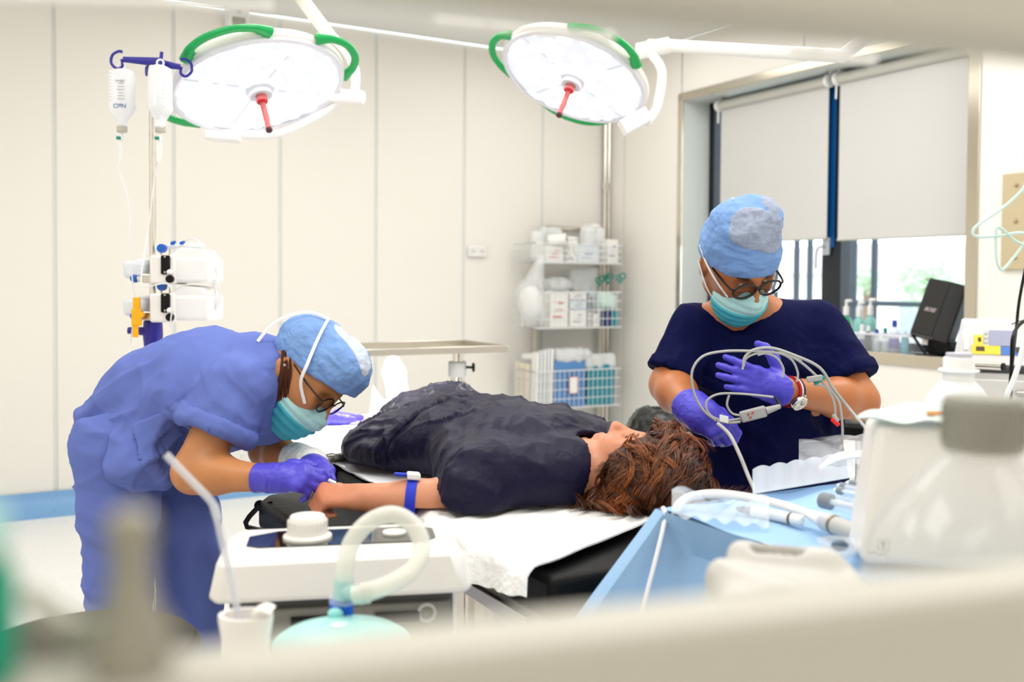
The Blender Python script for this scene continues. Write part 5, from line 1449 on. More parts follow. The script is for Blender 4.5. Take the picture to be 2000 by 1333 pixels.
        if i == 0:
            ln = [(top.x - 0.006, top.y, dz - 0.11), at(232, 330, Y - .03), at(252, 400, Y - .05), at(256, 520, Y - .07), at(264, 600, Y - .07), at(256, 660, Y - .05), at(250, 720, Y - .1)]
        else:
            ln = [(top.x - 0.006, top.y, dz - 0.11), at(304, 330, Y - .03), at(292, 430, Y - .05), at(276, 540, Y - .12), at(284, 560, Y - .14), at(328, 555, Y - .14), at(336, 590, Y - .14), at(332, 640, Y - .12)]
        MB().tube(ln, 0.0022, 6, sub=6).build('drip_line', mat('clear line', (242, 244, 246), 0.2, alpha=0.8), b)
    # yellow roller clamp on the line
    q = at(267, 620, Y - 0.07)
    r = thing('roller_clamp', 'yellow clamp hanging on the drip line beside the pole', 'clamp', q)
    M_y = mat('yellow orange plastic', (252, 178, 8), 0.4)
    MB().box(q, (0.030, 0.018, 0.055)).build('body', M_y, r, bevel=0.003)
    MB().box(q + Vector((0.0, 0, 0.045)), (0.022, 0.014, 0.04)).build('upper_arm', M_y, r, bevel=0.003)
    MB().box(q + Vector((-0.004, 0, -0.045)), (0.018, 0.012, 0.04)).build('lower_arm', M_y, r, bevel=0.003)
    MB().cyl(q + Vector((0.014, -0.011, 0.008)), q + Vector((0.014, 0.011, 0.008)), 0.010, n=12).build('wheel', M_y, r)
    # two pumps clamped to the pole
    for i, (py, label) in enumerate(((530, 'white infusion pump, upper of the two on the pole'), (603, 'white infusion pump, lower of the two on the pole'))):
        z = at(320, py, Y).z; p = thing('infusion_pump', label, 'infusion pump', (x0 + 0.09, y0, z - 0.06), 'white infusion pumps on the stand')
        xa, xb = at(308, py, Y).x, at(420, py, Y).x
        MB().box(((xa + xb) / 2 + 0.03, y0 + 0.02, z + 0.004), (xb - xa - 0.06, 0.16, 0.085)).build('body', M_white, p, bevel=0.012, segs=3)
        MB().prism([(-0.07, 0), (0.07, 0), (0.05, 0.028), (-0.02, 0.034)], ((xa + xb) / 2 + 0.02, y0 - 0.05, z + 0.044), (1, 0, 0), (0, 0, 1), (0, 0.13, 0)).build('top_cover', M_white, p, bevel=0.006)
        MB().box((xa + 0.040, y0 - 0.005, z + 0.004), (0.085, 0.13, 0.095)).build('rear_block', M_white2, p, bevel=0.008)
        so = MB().box((xa + 0.052, y0 - 0.073, z + 0.020), (0.030, 0.010, 0.062)).build('power_inlet', M_black, p, bevel=0.009, segs=3)
        b = MB()
        for dz in (-0.024, 0.026): b.cyl((xa + 0.052, y0 - 0.077, z + 0.020 + dz), (xa + 0.052, y0 - 0.080, z + 0.020 + dz), 0.003, n=8)
        b.build('screw', M_steel, so)
        MB().cyl((xa + 0.068, y0 - 0.07, z - 0.026), (xa + 0.068, y0 - 0.084, z - 0.026), 0.0125, n=16).build('earth_post', M_black, p)
        MB().sphere((xa + 0.066, y0 - 0.074, z - 0.004), 0.010, 12, 8).build('port', M_white, p)
        MB().tube([(xa - 0.075, y0 + 0.022, z + 0.034), (xa + 0.02, y0 + 0.022, z + 0.038)], 0.006, 8).build('handle_top', M_white, p)
        MB().box((xa - 0.068, y0 + 0.02, z + 0.004), (0.075, 0.10, 0.058)).build('front_door', mat('pump door', (236, 242, 248), 0.2, alpha=0.75), p, bevel=0.014, segs=3)
        MB().tube([(xa - 0.055, y0 - 0.025, z - 0.026), (xa - 0.005, y0 - 0.025, z - 0.024)], 0.011, 10).build('clamp_screw', M_steel, p)
        MB().sphere((xa - 0.066, y0 - 0.022, z - 0.024), (0.018, 0.012, 0.015), 12, 8).build('clamp_knob', M_blue2, p)
        MB().box((x0 + 0.004, y0 - 0.026, z - 0.024), (0.055, 0.027, 0.03)).build('pole_clamp', M_steel, p, bevel=0.005)
        MB().box((x0 + 0.035, y0 - 0.035, z - 0.006), (0.05, 0.03, 0.03), X=(0.85, 0, -0.5)).build('clamp_lever', M_steel, p, bevel=0.006)
        MB().cyl((x0 + 0.045, y0 - 0.03, z + 0.074), (x0 + 0.045, y0 - 0.048, z + 0.074), 0.0145, n=18).build('top_knob', M_blue2, p)
        for dx in (0.028, 0.056): MB().cyl((x0 + dx, y0, z + 0.04), (x0 + dx, y0, z + 0.075), 0.0035, n=8).build('knob_rod', M_steel, p)
        if i == 0:
            for dx in (0.075, 0.105): MB().box((x0 + dx, y0 - 0.02, z + 0.090), (0.016, 0.014, 0.018), X=(1, 0, 0.3)).build('syringe_clip', M_blue2, p, bevel=0.003)
            MB().tube([(x0 + 0.05, y0 - 0.02, z + 0.082), (x0 + 0.13, y0 - 0.02, z + 0.086), (x0 + 0.17, y0, z + 0.084)], 0.008, 8).build('syringe_barrel', M_bottle, p)
    w = MB()
    w.tube([at(352, 478, Y), at(372, 466, Y), at(392, 476, Y - .02), at(410, 510, Y - .03), at(418, 560, Y), at(424, 590, Y), at(412, 612, Y)], 0.0026, 6, sub=6)
    w.tube([at(412, 545, Y), at(424, 552, Y - .02), at(430, 580, Y - .02), at(420, 606, Y), at(408, 600, Y)], 0.0026, 6, sub=6)
    w.tube([at(408, 565, Y - .01), at(422, 556, Y - .03), at(426, 540, Y), at(418, 520, Y)], 0.0026, 6, sub=6)
    solo(w, 'extension_line', mat('clear line', (242, 244, 246), 0.2, alpha=0.8), 'thin white extension lines looping at the right of the pumps', 'tube')
infusion()

# ================================================================== stainless tray stand
def tray_stand():
    fr_ = at(993, 688, 4.45); z0 = fr_.z; h = 0.032
    fl = fr_ - U * 0.78; br = fr_ + V * 0.46
    c = fr_ - U * 0.39 + V * 0.23
    post = at(893, 740, (c).y - 0.02); bx, by = post.x, post.y
    t = thing('instrument_stand', 'stainless steel tray stand on a post by the back wall', 'stand', (bx, by, 0))
    tr = MB(); tr.box((c.x, c.y, z0 + 0.003), (0.78, 0.46, 0.006), X=U, Y=V); tray = tr.build('tray', M_steel, t)
    rm = MB()
    for d, L_, X_, Y_ in ((-V * 0.23, 0.78, U, V), (V * 0.23, 0.78, U, V), (-U * 0.39, 0.46, V, -U), (U * 0.39, 0.46, V, -U)):
        rm.box(Vector((c.x, c.y, z0 + h / 2)) + d, (L_, 0.008, h), X=X_, Y=Y_)
    rm.build('tray_rim', M_steel, tray, bevel=0.003)
    MB().cyl((bx, by, z0 - 0.20), (bx, by, z0), 0.023, n=20).build('upper_post', M_chrome, t)
    col = MB().cyl((bx, by, z0 - 0.115), (bx, by, z0 - 0.045), 0.042, n=24).build('collar', mat('collar white', (222, 226, 226), 0.4), t, bevel=0.004)
    kb = MB(); kb.cyl((bx + 0.04, by - 0.01, z0 - 0.07), (bx + 0.072, by - 0.012, z0 - 0.07), 0.006, n=8)
    for a in range(4): q = a * PI / 2 + 0.5; kb.cyl((bx + 0.075, by - 0.012, z0 - 0.07), (bx + 0.075, by - 0.012 + 0.018 * math.cos(q), z0 - 0.07 + 0.022 * math.sin(q)), 0.008, 0.006, n=8)
    kb.build('knob', M_black, col)
    MB().cyl((bx, by, 0.08), (bx, by, z0 - 0.09), 0.034, n=24).build('post', M_chrome, t)
    b = MB()
    b.box((bx, by, 0.07), (0.07, 0.56, 0.04), X=U, Y=V); b.box((bx, by, 0.07), (0.5, 0.07, 0.04), X=U, Y=V)
    b.build('foot', M_steel, t, bevel=0.006)
    for s1, s2 in ((0, 0.26), (0, -0.26), (0.22, 0), (-0.22, 0)):
        q = Vector((bx, by, 0)) + U * s1 + V * s2; MB().torus((q.x, q.y, 0.03), 0.02, 0.010, axis=U, n=16, m=8).build('castor', M_black, t)
tray_stand()

# ================================================================== wire rack with baskets
def wire_rack():
    of, ob_ = 0.42, 0.085
    pa, pb = on_back(1046, 642, of), on_back(1213, 642, of)
    u0, u1 = U.dot(pa), U.dot(pb); v0, v1 = BACK - of, BACK - ob_
    zs = lambda py: on_back(1120, py, of).z
    t = thing('wire_rack', 'wheeled wire rack with three white baskets in the room corner', 'rack', room((u0 + u1) / 2, (v0 + v1) / 2, 0))
    M_post = mat('rack post', (222, 216, 200), 0.4); M_wire = mat('white wire', (240, 241, 240), 0.4)
    ztop = zs(441)
    ul, ur = u0 + 0.035, U.dot(on_back(1172, 560, 0.05)); vm = BACK - 0.05
    ul = U.dot(on_back(1047, 560, 0.05))
    for q in (ul, ur): MB().box(room(q, vm, (0.1 + zs(460)) / 2), (0.028, 0.028, zs(460) - 0.1), X=U, Y=V).build('post', M_post, t, bevel=0.004)
    MB().tube([room(ul, vm, zs(470)), room(ul + 0.02, vm, ztop - 0.035), room(ul + 0.09, vm, ztop), room((ul + ur) / 2, vm, ztop - 0.004), room(ur - 0.1, vm, ztop - 0.012), room(ur - 0.015, vm, ztop - 0.05), room(ur, vm, zs(470))], 0.019, 10, sub=4).build('top_bow', M_chrome, t)
    for q in (ul, ur):
        MB().box(room(q, vm - 0.18, 0.09), (0.03, 0.40, 0.03), X=U, Y=V).build('foot', M_post, t, bevel=0.004)
        for dv in (-0.36, -0.02): MB().torus(room(q, vm + dv, 0.04), 0.03, 0.010, axis=U, n=16, m=8).build('castor', M_black, t)
    for (ytop, ybot, tilt) in ((477, 514, 0.0), (571, 641, 0.0), (724, 797, 0.0)):
        b = MB(); zt, zb = zs(ytop), zs(ybot); r = 0.0030
        for z in np.linspace(zb, zt, 4 if zt - zb < 0.2 else 5):
            rr = 0.0045 if z in (zb, zt) else r
            b.tube([room(u0, v0, z), room(u1, v0, z), room(u1, v1, z), room(u0, v1, z)], rr, 5, closed=True)
        n = 18
        for k in range(1, n):
            u = u0 + (u1 - u0) * k / n
            b.tube([room(u, v0, zt), room(u, v0, zb), room(u, v1, zb), room(u, v1, zt)], r * 0.8, 4)
        for k in range(1, 9):
            v = v0 + (v1 - v0) * k / 9
            b.tube([room(u0, v, zt), room(u0, v, zb), room(u1, v, zb), room(u1, v, zt)], r * 0.8, 4)
        b.build('wire_basket', M_wire, t)
    # ---- contents
    M_w = [mat('pack white', (244, 242, 238), 0.6), mat('pack bluish white', (226, 234, 238), 0.4), mat('pack cream', (236, 228, 210), 0.6), mat('pack grey', (206, 208, 206), 0.5)]
    M_pb, M_pt, M_nv = mat('pack blue', (92, 142, 200), 0.6), mat('pack teal', (30, 140, 158), 0.6), mat('pack navy', (24, 40, 104), 0.5)
    M_ink = mat('box print', (120, 134, 168), 0.6); M_inkr = mat('box print red', (206, 92, 86), 0.6)
    zf = {0: zs(514) + 0.006, 1: zs(641) + 0.006, 2: zs(797) + 0.006}
    def pos(px, off): return U.dot(on_back(px, 600, off))
    def box(px0, px1, pyt, row, off, m, name, label, cat, group, depth=0.10, ink=None, lean=0.0, pyb=None):
        ua, ub = max(u0 + 0.012, min(u1 - 0.03, pos(px0, off))), min(u1 - 0.012, max(u0 + 0.03, pos(px1, off))); depth = min(depth, off - 0.10); zt = on_back((px0 + px1) / 2, pyt, off).z
        zb = zf[row] if pyb is None else on_back((px0 + px1) / 2, pyb, off).z
        cen = room((ua + ub) / 2, BACK - off + depth / 2, zb)
        o = thing(name, label, cat, cen, group)
        Zv = (Vector((0, 0, 1)) + U * lean).normalized(); Xv = (U - Zv * U.dot(Zv)).normalized()
        MB().box(cen + Zv * ((zt - zb) / 2), (ub - ua, depth, zt - zb), X=Xv, Y=V, Z=Zv).build('carton', m, o, bevel=0.004)
        if ink is not None:
            b = MB(); h = zt - zb; w = ub - ua
            for k in range(3):
                b.box(cen + Zv * (h * (0.3 + 0.2 * k)) - V * (depth / 2 + 0.0008) + Xv * (w * 0.08 * (k - 1)), (w * (0.5 - 0.12 * k), 0.001, h * 0.05), X=Xv, Y=V, Z=Zv)
            b.build('print', ink, o)
        return o
    def bag(px0, px1, pyt, pyb, off, m, name, label, cat, group, depth=0.10, seed=1, amp=0.02):
        a = on_back((px0 + px1) / 2, (pyt + pyb) / 2, off); zt, zb = on_back((px0 + px1) / 2, pyt, off).z, on_back((px0 + px1) / 2, pyb, off).z
        w = pos(px1, off) - pos(px0, off); ac = max(u0 + 0.025 + w / 2, min(u1 - 0.025 - w / 2, U.dot(a))); a = a + U * (ac - U.dot(a)); S = SDF(np.array(a) - np.array([w, w, zt - zb]) * 0.75 - 0.06, np.array(a) + np.array([w, w, zt - zb]) * 0.75 + 0.06, 0.012)
        S.box(a, (w / 2, depth / 2, (zt - zb) / 2), tuple(U), tuple(V), (0, 0, 1), rr=min(w, depth, zt - zb) * 0.35, k=0.0)
        o = skin_mesh(name, S, m, None, 1, lambda P, N: amp * ridge(P * 11, seed, 3), loc=(a.x, a.y, zb))
        return tag(o, label, cat, group)
    G0, G1, G2 = 'supplies in the top basket', 'supplies in the middle basket', 'supplies in the bottom basket'
    M_film = mat('cloudy film', (244, 246, 246), 0.25, alpha=0.7, bump=(40, 0.5, 6))
    # top basket
    bag(1017, 1040, 452, 508, 0.30, M_film, 'plastic_pack', 'clear pack with blue print, leftmost in the top basket', 'pack', G0, 0.08, 2, 0.012)
    box(1066, 1100, 480, 0, 0.40, M_w[0], 'carton', 'white box with red print near the left of the top basket', 'box', G0, 0.14, M_inkr)
    p0, p1 = on_back(1072, 470, 0.36), on_back(1106, 467, 0.44)
    rl = thing('paper_roll', 'white paper roll with dark hole lying in the top basket', 'roll', p0, None)
    MB().cyl(p0, p1, 0.040, n=20).build('paper', M_w[0], rl); MB().cyl(p1, p1 + (p1 - p0).normalized() * 0.004, 0.016, n=14).build('core', M_black, rl)
    o = box(1108, 1126, 462, 0, 0.40, M_w[0], 'carton', 'white box with scattered dark dots, middle of the top basket', 'box', G0, 0.12, None, 0.05)
    b = MB(); c_ = o.location
    for k in range(14): b.sphere(c_ - V * 0.0605 + U * rnd.uniform(-0.035, 0.035) + Vector((0, 0, rnd.uniform(0.02, 0.18))), 0.005, 6, 4)
    b.build('print', M_ink, o)
    box(1128, 1168, 480, 0, 0.41, M_w[1], 'carton', 'low white carton right of the dotted box in the top basket', 'box', G0, 0.16, M_ink)
    box(1186, 1212, 468, 0, 0.39, M_w[0], 'carton', 'white carton at the right end of the top basket', 'box', G0, 0.14, M_ink)
    bag(1138, 1176, 444, 482, 0.27, M_film, 'plastic_bag', 'large white plastic bag bulging over the top basket, centre', 'bag', G0, 0.09, 5, 0.018)
    bag(1178, 1212, 441, 478, 0.17, M_w[0], 'plastic_bag', 'white bag at the right rear of the top basket', 'bag', G0, 0.12, 8, 0.016)
    bag(1052, 1092, 446, 478, 0.22, M_film, 'plastic_bag', 'hazy bag behind the paper roll in the top basket', 'bag', G0, 0.10, 9, 0.018)
    box(1179, 1189, 474, 0, 0.33, M_w[2], 'carton', 'narrow cream carton left of the end carton, top basket', 'box', G0, 0.10)
    # middle basket
    bag(1064, 1110, 545, 566, 0.20, M_film, 'flat_pack', 'flat crumpled pack on the upper left of the middle basket', 'pack', G1, 0.20, 12, 0.02)
    box(1064, 1110, 562, 1, 0.18, M_pb, 'cloth_pack', 'blue folded pack under the crumpled pack, middle basket', 'pack', G1, 0.10)
    bag(1114, 1166, 524, 572, 0.20, M_film, 'drape_pack', 'big white pack standing at the back of the middle basket', 'pack', G1, 0.06, 14, 0.012)
    box(1116, 1160, 548, 1, 0.16, M_pb, 'cloth_pack', 'blue pack behind the big white pack, middle basket', 'pack', G1, 0.03)
    box(1074, 1110, 572, 1, 0.41, M_w[0], 'carton', 'tall white carton with red dot, left in the middle basket', 'box', G1, 0.13, M_inkr)
    box(1076, 1112, 557, 1, 0.27, M_w[1], 'carton', 'white carton behind the tall carton, middle basket', 'box', G1, 0.08)
    box(1114, 1146, 606, 1, 0.41, M_w[0], 'carton', 'low white carton with a grey mark, centre of middle basket', 'box', G1, 0.14, M_ink)
    box(1114, 1146, 588, 1, 0.40, M_w[1], 'carton', 'flat white carton, lower of two stacked in the middle basket', 'box', G1, 0.12, M_ink, 0, 604)
    box(1114, 1146, 571, 1, 0.40, M_w[0], 'carton', 'flat white carton, upper of two stacked in the middle basket', 'box', G1, 0.12, M_ink, 0, 586)
    box(1148, 1158, 610, 1, 0.40, M_w[3], 'carton', 'slim grey carton right of the low carton, middle basket', 'box', G1, 0.10, M_ink)
    box(1160, 1170, 614, 1, 0.40, M_w[0], 'carton', 'slim white carton second right of the low carton, middle basket', 'box', G1, 0.10, M_ink)
    box(1168, 1178, 580, 1, 0.36, M_w[0], 'paper_sheet', 'white sheet standing upright beside the navy box', 'sheet', G1, 0.16, None, 0.10)
    box(1152, 1165, 562, 1, 0.22, M_w[1], 'carton', 'pale carton right of the big white pack, middle basket', 'box', G1, 0.05)
    box(1179, 1194, 608, 1, 0.40, M_nv, 'carton', 'navy box at the right front of the middle basket', 'box', G1, 0.14)
    box(1196, 1210, 608, 1, 0.40, M_pt, 'carton', 'teal box at the right end of the middle basket', 'box', G1, 0.14)
    bag(1180, 1210, 574, 606, 0.34, mat('greenish film', (212, 236, 230), 0.3, bump=(40, 0.5)), 'plastic_pack', 'crumpled pale green pack on top of the navy box', 'pack', G1, 0.12, 17, 0.02)
    for k in range(4):
        box(1012 + 8 * k, 1018 + 8 * k, 598 + 3 * k, 1, 0.24 + 0.035 * k, M_w[3 if k % 2 else 0], 'flat_pack', ['first', 'second', 'third', 'fourth'][k] + ' upright pack from the left, side of the middle basket', 'pack', G1, 0.05)
    # bottom basket
    for k in range(5):
        box(1048 + 7 * k, 1053 + 7 * k, 690 - 2 * k, 2, 0.40, M_w[k % 2], 'sterile_pack', ['first', 'second', 'third', 'fourth', 'fifth'][k] + ' upright white pack from the left, bottom basket front', 'pack', G2, 0.08, None, 0.02)
    o = box(1084, 1144, 706, 2, 0.40, M_pb, 'drape_pack', 'blue pack with red-edged label, centre of the bottom basket', 'pack', G2, 0.05)
    q = on_back(1116, 752, 0.404)
    MB().box(q - V * 0.028, (0.075, 0.002, 0.125), X=U, Y=V).build('label_edge', mat('label red', (214, 96, 110), 0.6), o)
    lb = MB().box(q - V * 0.030, (0.066, 0.002, 0.116), X=U, Y=V).build('label', M_w[0], o)
    bag(1084, 1150, 682, 708, 0.36, M_film, 'plastic_bag', 'crumpled clear film over the blue pack, bottom basket', 'bag', G2, 0.10, 21, 0.02)
    box(1149, 1200, 712, 2, 0.40, M_pt, 'drape_pack', 'teal pack leaning at the right of the bottom basket', 'pack', G2, 0.05, None, 0.04)
    bag(1152, 1210, 692, 720, 0.37, M_film, 'plastic_bag', 'clear film wrapping the teal pack top, bottom basket', 'bag', G2, 0.06, 23, 0.014)
    for k in range(3):
        box(1008 + 11 * k, 1017 + 11 * k, 708 + 2 * k, 2, 0.16 + 0.07 * k, M_w[2], 'sterile_pack', ['farthest', 'middle', 'nearest'][k] + ' cream pack on the left side of the bottom basket', 'pack', G2, 0.06)
    bag(1012, 1046, 692, 703, 0.24, M_w[0], 'gauze_roll', 'white rolled pad on top of the cream packs, bottom basket', 'pad', G2, 0.14, 25, 0.01)
    # hanging bag of swabs in front
    a = on_back(1042, 500, 0.50)
    hb = thing('swab_bag', 'clear bag of white swabs hanging on the rack\'s left post', 'bag', on_back(1038, 632, 0.50))
    S = SDF(np.array(on_back(1036, 572, 0.5)) - 0.32, np.array(on_back(1036, 572, 0.5)) + 0.32, 0.012)
    S.cone(on_back(1058, 505, .5), on_back(1040, 560, .5), 0.025, 0.075, 0.05); S.cone(on_back(1034, 575, .5), on_back(1042, 612, .5), 0.095, 0.085, 0.05); S.cone(on_back(1042, 612, .5), on_back(1056, 630, .5), 0.06, 0.012, 0.05)
    skin_mesh('film', S, mat('bag film', (246, 248, 250), 0.15, alpha=0.35, bump=(30, 0.6, 6)), hb, 1, lambda P, N: 0.010 * ridge(P * 13, 3, 2))
    S = SDF(np.array(on_back(1036, 590, 0.5)) - 0.22, np.array(on_back(1036, 590, 0.5)) + 0.22, 0.012)
    S.ell(on_back(1036, 590, .5), (0.085, 0.07, 0.11), k=0.0); skin_mesh('swabs', S, M_w[0], hb, 1, lambda P, N: 0.010 * ridge(P * 22, 8, 3))
    # scissors hanging from the upper basket
    for i, (px, py, w) in enumerate(((1172, 546, 'leftmost of three, half behind the post'), (1188, 541, 'middle one of three, by the corner'), (1212, 541, 'rightmost of three, clear of the rack'))):
        off = (0.30, 0.34, 0.40)[i]
        c_ = on_back(px, py, off); o = thing('scissors', 'green-handled scissors hanging under the top basket, ' + w, 'scissors', c_, 'hanging green scissors')
        for s in (-1, 1):
            q = c_ + U * (0.021 * s) + Vector((0, 0, 0.006 * s))
            hd = MB().torus(q, 0.021, 0.006, axis=(V + U * 0.3 * s).normalized(), n=20, m=6).build('finger_ring', M_teal, o)
            MB().tube([q - Vector((0, 0, 0.022)), c_ - Vector((0, 0, 0.055)) - U * 0.006 * s], 0.006, 6).build('shank', M_teal, o)
        MB().tube([c_ - Vector((0, 0, 0.05)), c_ - Vector((0, 0, 0.105)) - U * 0.015], [0.006, 0.002], 6).build('blade', M_steel, o)
        MB().tube([c_ + Vector((0, 0, 0.02)), c_ + Vector((0, 0, 0.085)), c_ + Vector((0, 0, 0.11)) + V * 0.02], 0.0025, 5).build('hook', M_steel, o)
wire_rack()
# ================================================================== things on the operating table
def dish():
    c = at(640, 921, 2.55); c.z = TZ + 0.012
    c = T(0.70, 0.290, TZ + 0.018)
    t = thing('steel_bowl', 'shallow round steel dish on the white sheet beside the gloved hands', 'dish', c)
    R = 0.068
    MB().lathe([(0, 0.0), (R * 0.7, 0.0), (R * 0.95, 0.014), (R, 0.020), (R * 1.04, 0.020), (R * 1.04, 0.017), (R * 0.97, 0.011), (R * 0.72, -0.004), (0, -0.004)], c, n=36).build('dish', M_steel, t)
    g = thing('gauze_swab', 'folded white gauze paper lying in the round steel dish', 'gauze', c + Vector((0.01, 0, 0.016)))
    def fn(u, v): 
        p = c + Vector((0.01, -0.005, 0.019)) + Vector((0.85, -0.5, 0)) * ((u - 0.5) * 0.085) + Vector((0.5, 0.85, 0)) * ((v - 0.5) * 0.075); p.z += 0.010 * v + 0.003 * math.sin(u * 9 + v * 5); return p
    MB().sheet(fn, 10, 10, 0.004).build('gauze', M_pad, g)
dish()
def cuff_pad():
    p = at(596, 905, 2.34)
    S = SDF(np.array(p) - 0.08, np.array(p) + 0.08, 0.004); S.cone(at(578, 898, 2.36), at(608, 908, 2.30), 0.042, 0.040, 0.0)
    o = skin_mesh('cuff', S, M_pad, WOMAN, 1, lambda P, N: 0.002 * ridge(P * 60, 3, 2))
cuff_pad()
def spare_glove():
    p = at(662, 812, 3.42); p.z = TZ + 0.03
    S = SDF(np.array(p) - 0.14, np.array(p) + 0.14, 0.005)
    S.ell(p, (0.040, 0.035, 0.024), k=0.02); S.ell(p + Vector((-0.02, -0.02, 0.004)), (0.026, 0.026, 0.024), k=0.02)
    for k, d in enumerate(((0.075, 0.03), (0.055, -0.01), (0.05, 0.04))): S.cone(p, p + Vector((d[0], d[1], 0.0)), 0.013, 0.009, 0.012)
    S.cut((0, 0, TZ + 0.014), (0, 0, -1))
    o = skin_mesh('spare_glove', S, M_glove, None, 1, lambda P, N: 0.006 * ridge(P * 35, 6, 3), loc=(p.x, p.y, TZ + 0.014))
    tag(o, 'crumpled violet glove lying on the sheet near the patient\'s feet', 'glove')
spare_glove()
def cannula():
    a, b = at(642, 938, 2.075), at(668, 950, 2.085)
    t = thing('cannula', 'thin clear cannula between the woman\'s fingers and the patient\'s hand', 'cannula', a)
    MB().cyl(a, a.lerp(b, 0.5), 0.0035, n=8).build('hub', M_white, t); MB().cyl(a.lerp(b, 0.5), b, 0.0012, n=6).build('tube', M_clear, t)
cannula()

# ================================================================== cables held by the man
M_cable = mat('grey cable', (176, 174, 170), 0.5)
def cables():
    Y = 2.19; p = lambda x, y, d=0.0: at(x, y, Y + d)
    t = thing('monitor_cable', 'grey patient monitor cable in loops with lead block, held by the man', 'cable', p(1470, 810))
    M_block = mat('cable block', (170, 168, 164), 0.45)
    MB().tube([p(1402, 828, -.02), p(1425, 850, -.06), p(1445, 890, -.10), p(1462, 932, -.14), p(1475, 960, -.25)], 0.0042, 8, sub=7).build('main_cable', M_cable, t)
    MB().tube([p(1398, 822), p(1372, 800), p(1355, 765), p(1352, 725), p(1372, 697), p(1410, 687), p(1460, 686), p(1520, 690), p(1560, 705), p(1605, 745), p(1632, 775), p(1642, 800), p(1645, 860), p(1632, 895, .03)], 0.0030, 8, sub=7).build('lead', M_cable, t)
    MB().tube([p(1452, 716), p(1455, 698), p(1472, 684), p(1505, 680), p(1545, 692), p(1600, 718), p(1628, 760), p(1660, 800), p(1700, 848, -.08), p(1725, 880, -.25)], 0.0034, 8, sub=7).build('lead', M_cable, t)
    MB().tube([p(1450, 722), p(1458, 700), p(1485, 690), p(1515, 698), p(1530, 720), p(1528, 738)], 0.0026, 8, sub=6).build('lead', M_cable, t)
    MB().tube([p(1480, 694), p(1512, 688), p(1545, 702), p(1558, 728), p(1556, 746)], 0.0026, 8, sub=6).build('lead', M_cable, t)
    MB().tube([p(1500, 690), p(1540, 690), p(1565, 706)], 0.0026, 8, sub=6).build('lead', M_cable, t)
    MB().tube([p(1510, 776), p(1450, 770), p(1405, 770), p(1382, 782), p(1380, 800), p(1392, 815), p(1416, 822), p(1446, 818)], 0.0026, 8, sub=6).build('lead', M_cable, t)
    MB().tube([p(1424, 772), p(1420, 792), p(1430, 808), p(1446, 812)], 0.0026, 8, sub=6).build('lead', M_cable, t)
    MB().tube([p(1400, 822), p(1425, 826), p(1446, 824)], 0.0034, 8, sub=6).build('lead', M_cable, t)
    MB().tube([p(1590, 752), p(1612, 756), p(1628, 782), p(1632, 812)], 0.0026, 8, sub=6).build('lead', M_cable, t)
    a, b = p(1446, 816), p(1496, 803); d = (b - a).normalized()
    bl = MB().box((a + b) / 2, ((b - a).length, 0.014, 0.027), X=d, Z=Vector((0, 0, 1)) - d * d.z).build('lead_block', M_block, t, bevel=0.004)
    MB().cyl(b, p(1524, 794), 0.009, 0.005, n=10).build('strain_relief', M_block, t)
    b2 = MB()
    for k, cc in enumerate((1462, 1470, 1466)): b2.box(p(cc, (810, 807, 816)[k], -0.0085), (0.004, 0.0012, 0.004), X=d)
    b2.build('print', mat('red print', (206, 40, 40), 0.5), bl)
    MB().cyl(p(1524, 794), p(1516, 778, .02), 0.004, n=8).build('lead_plug', M_black, t)
    MB().box(p(1414, 819, -0.008), (0.022, 0.002, 0.016), X=(0.9, 0, -0.2)).build('cable_tag', M_white, t, bevel=0.001)
    for (x0, y0), (x1, y1), m, nm in (((1578, 742), (1604, 738), M_block, 'clip_grip'), ((1592, 748), (1608, 738), M_teal, 'clip_jaw'), ((1628, 812), (1636, 822), M_block, 'clip_grip'), ((1626, 820), (1637, 830), mat('red clip', (236, 28, 28), 0.4), 'clip_jaw')):
        a, b = p(x0, y0, -.005), p(x1, y1, -.012); d = (b - a).normalized()
        MB().box((a + b) / 2, ((b - a).length + 0.006, 0.008, 0.014), X=d, Z=Vector((0, 0, 1)) - d * d.z).build(nm, m, t, bevel=0.003)
    MB().box(p(1624, 894, 0.03), (0.016, 0.010, 0.010)).build('clip_jaw', mat('yellow clip', (238, 196, 20), 0.4), t, bevel=0.003)
    MB().tube([p(1632, 893, .03), p(1645, 880, .0), p(1690, 850, -.1)], 0.0026, 6, sub=4)
    # the plug that hangs from his right hand
    q = p(1342, 862, 0.06); pl = thing('cable_plug', 'pale grey cable connector hanging below the man\'s right glove', 'connector', q)
    x_ = (p(1358, 846, .06) - p(1326, 876, .06)).normalized()
    MB().box(q, (0.040, 0.022, 0.028), X=x_, Z=x_.cross(Vector((0, 1, 0)))).build('shell', mat('connector grey', (206, 206, 200), 0.4), pl, bevel=0.005)
    b = MB()
    for k in range(5): b.box(q + x_ * (-0.012 + 0.006 * k) - Vector((0, 0.0118, 0)), (0.002, 0.002, 0.018), X=x_, Z=x_.cross(Vector((0, 1, 0))))
    b.build('ribs', M_grey, pl)
cables()

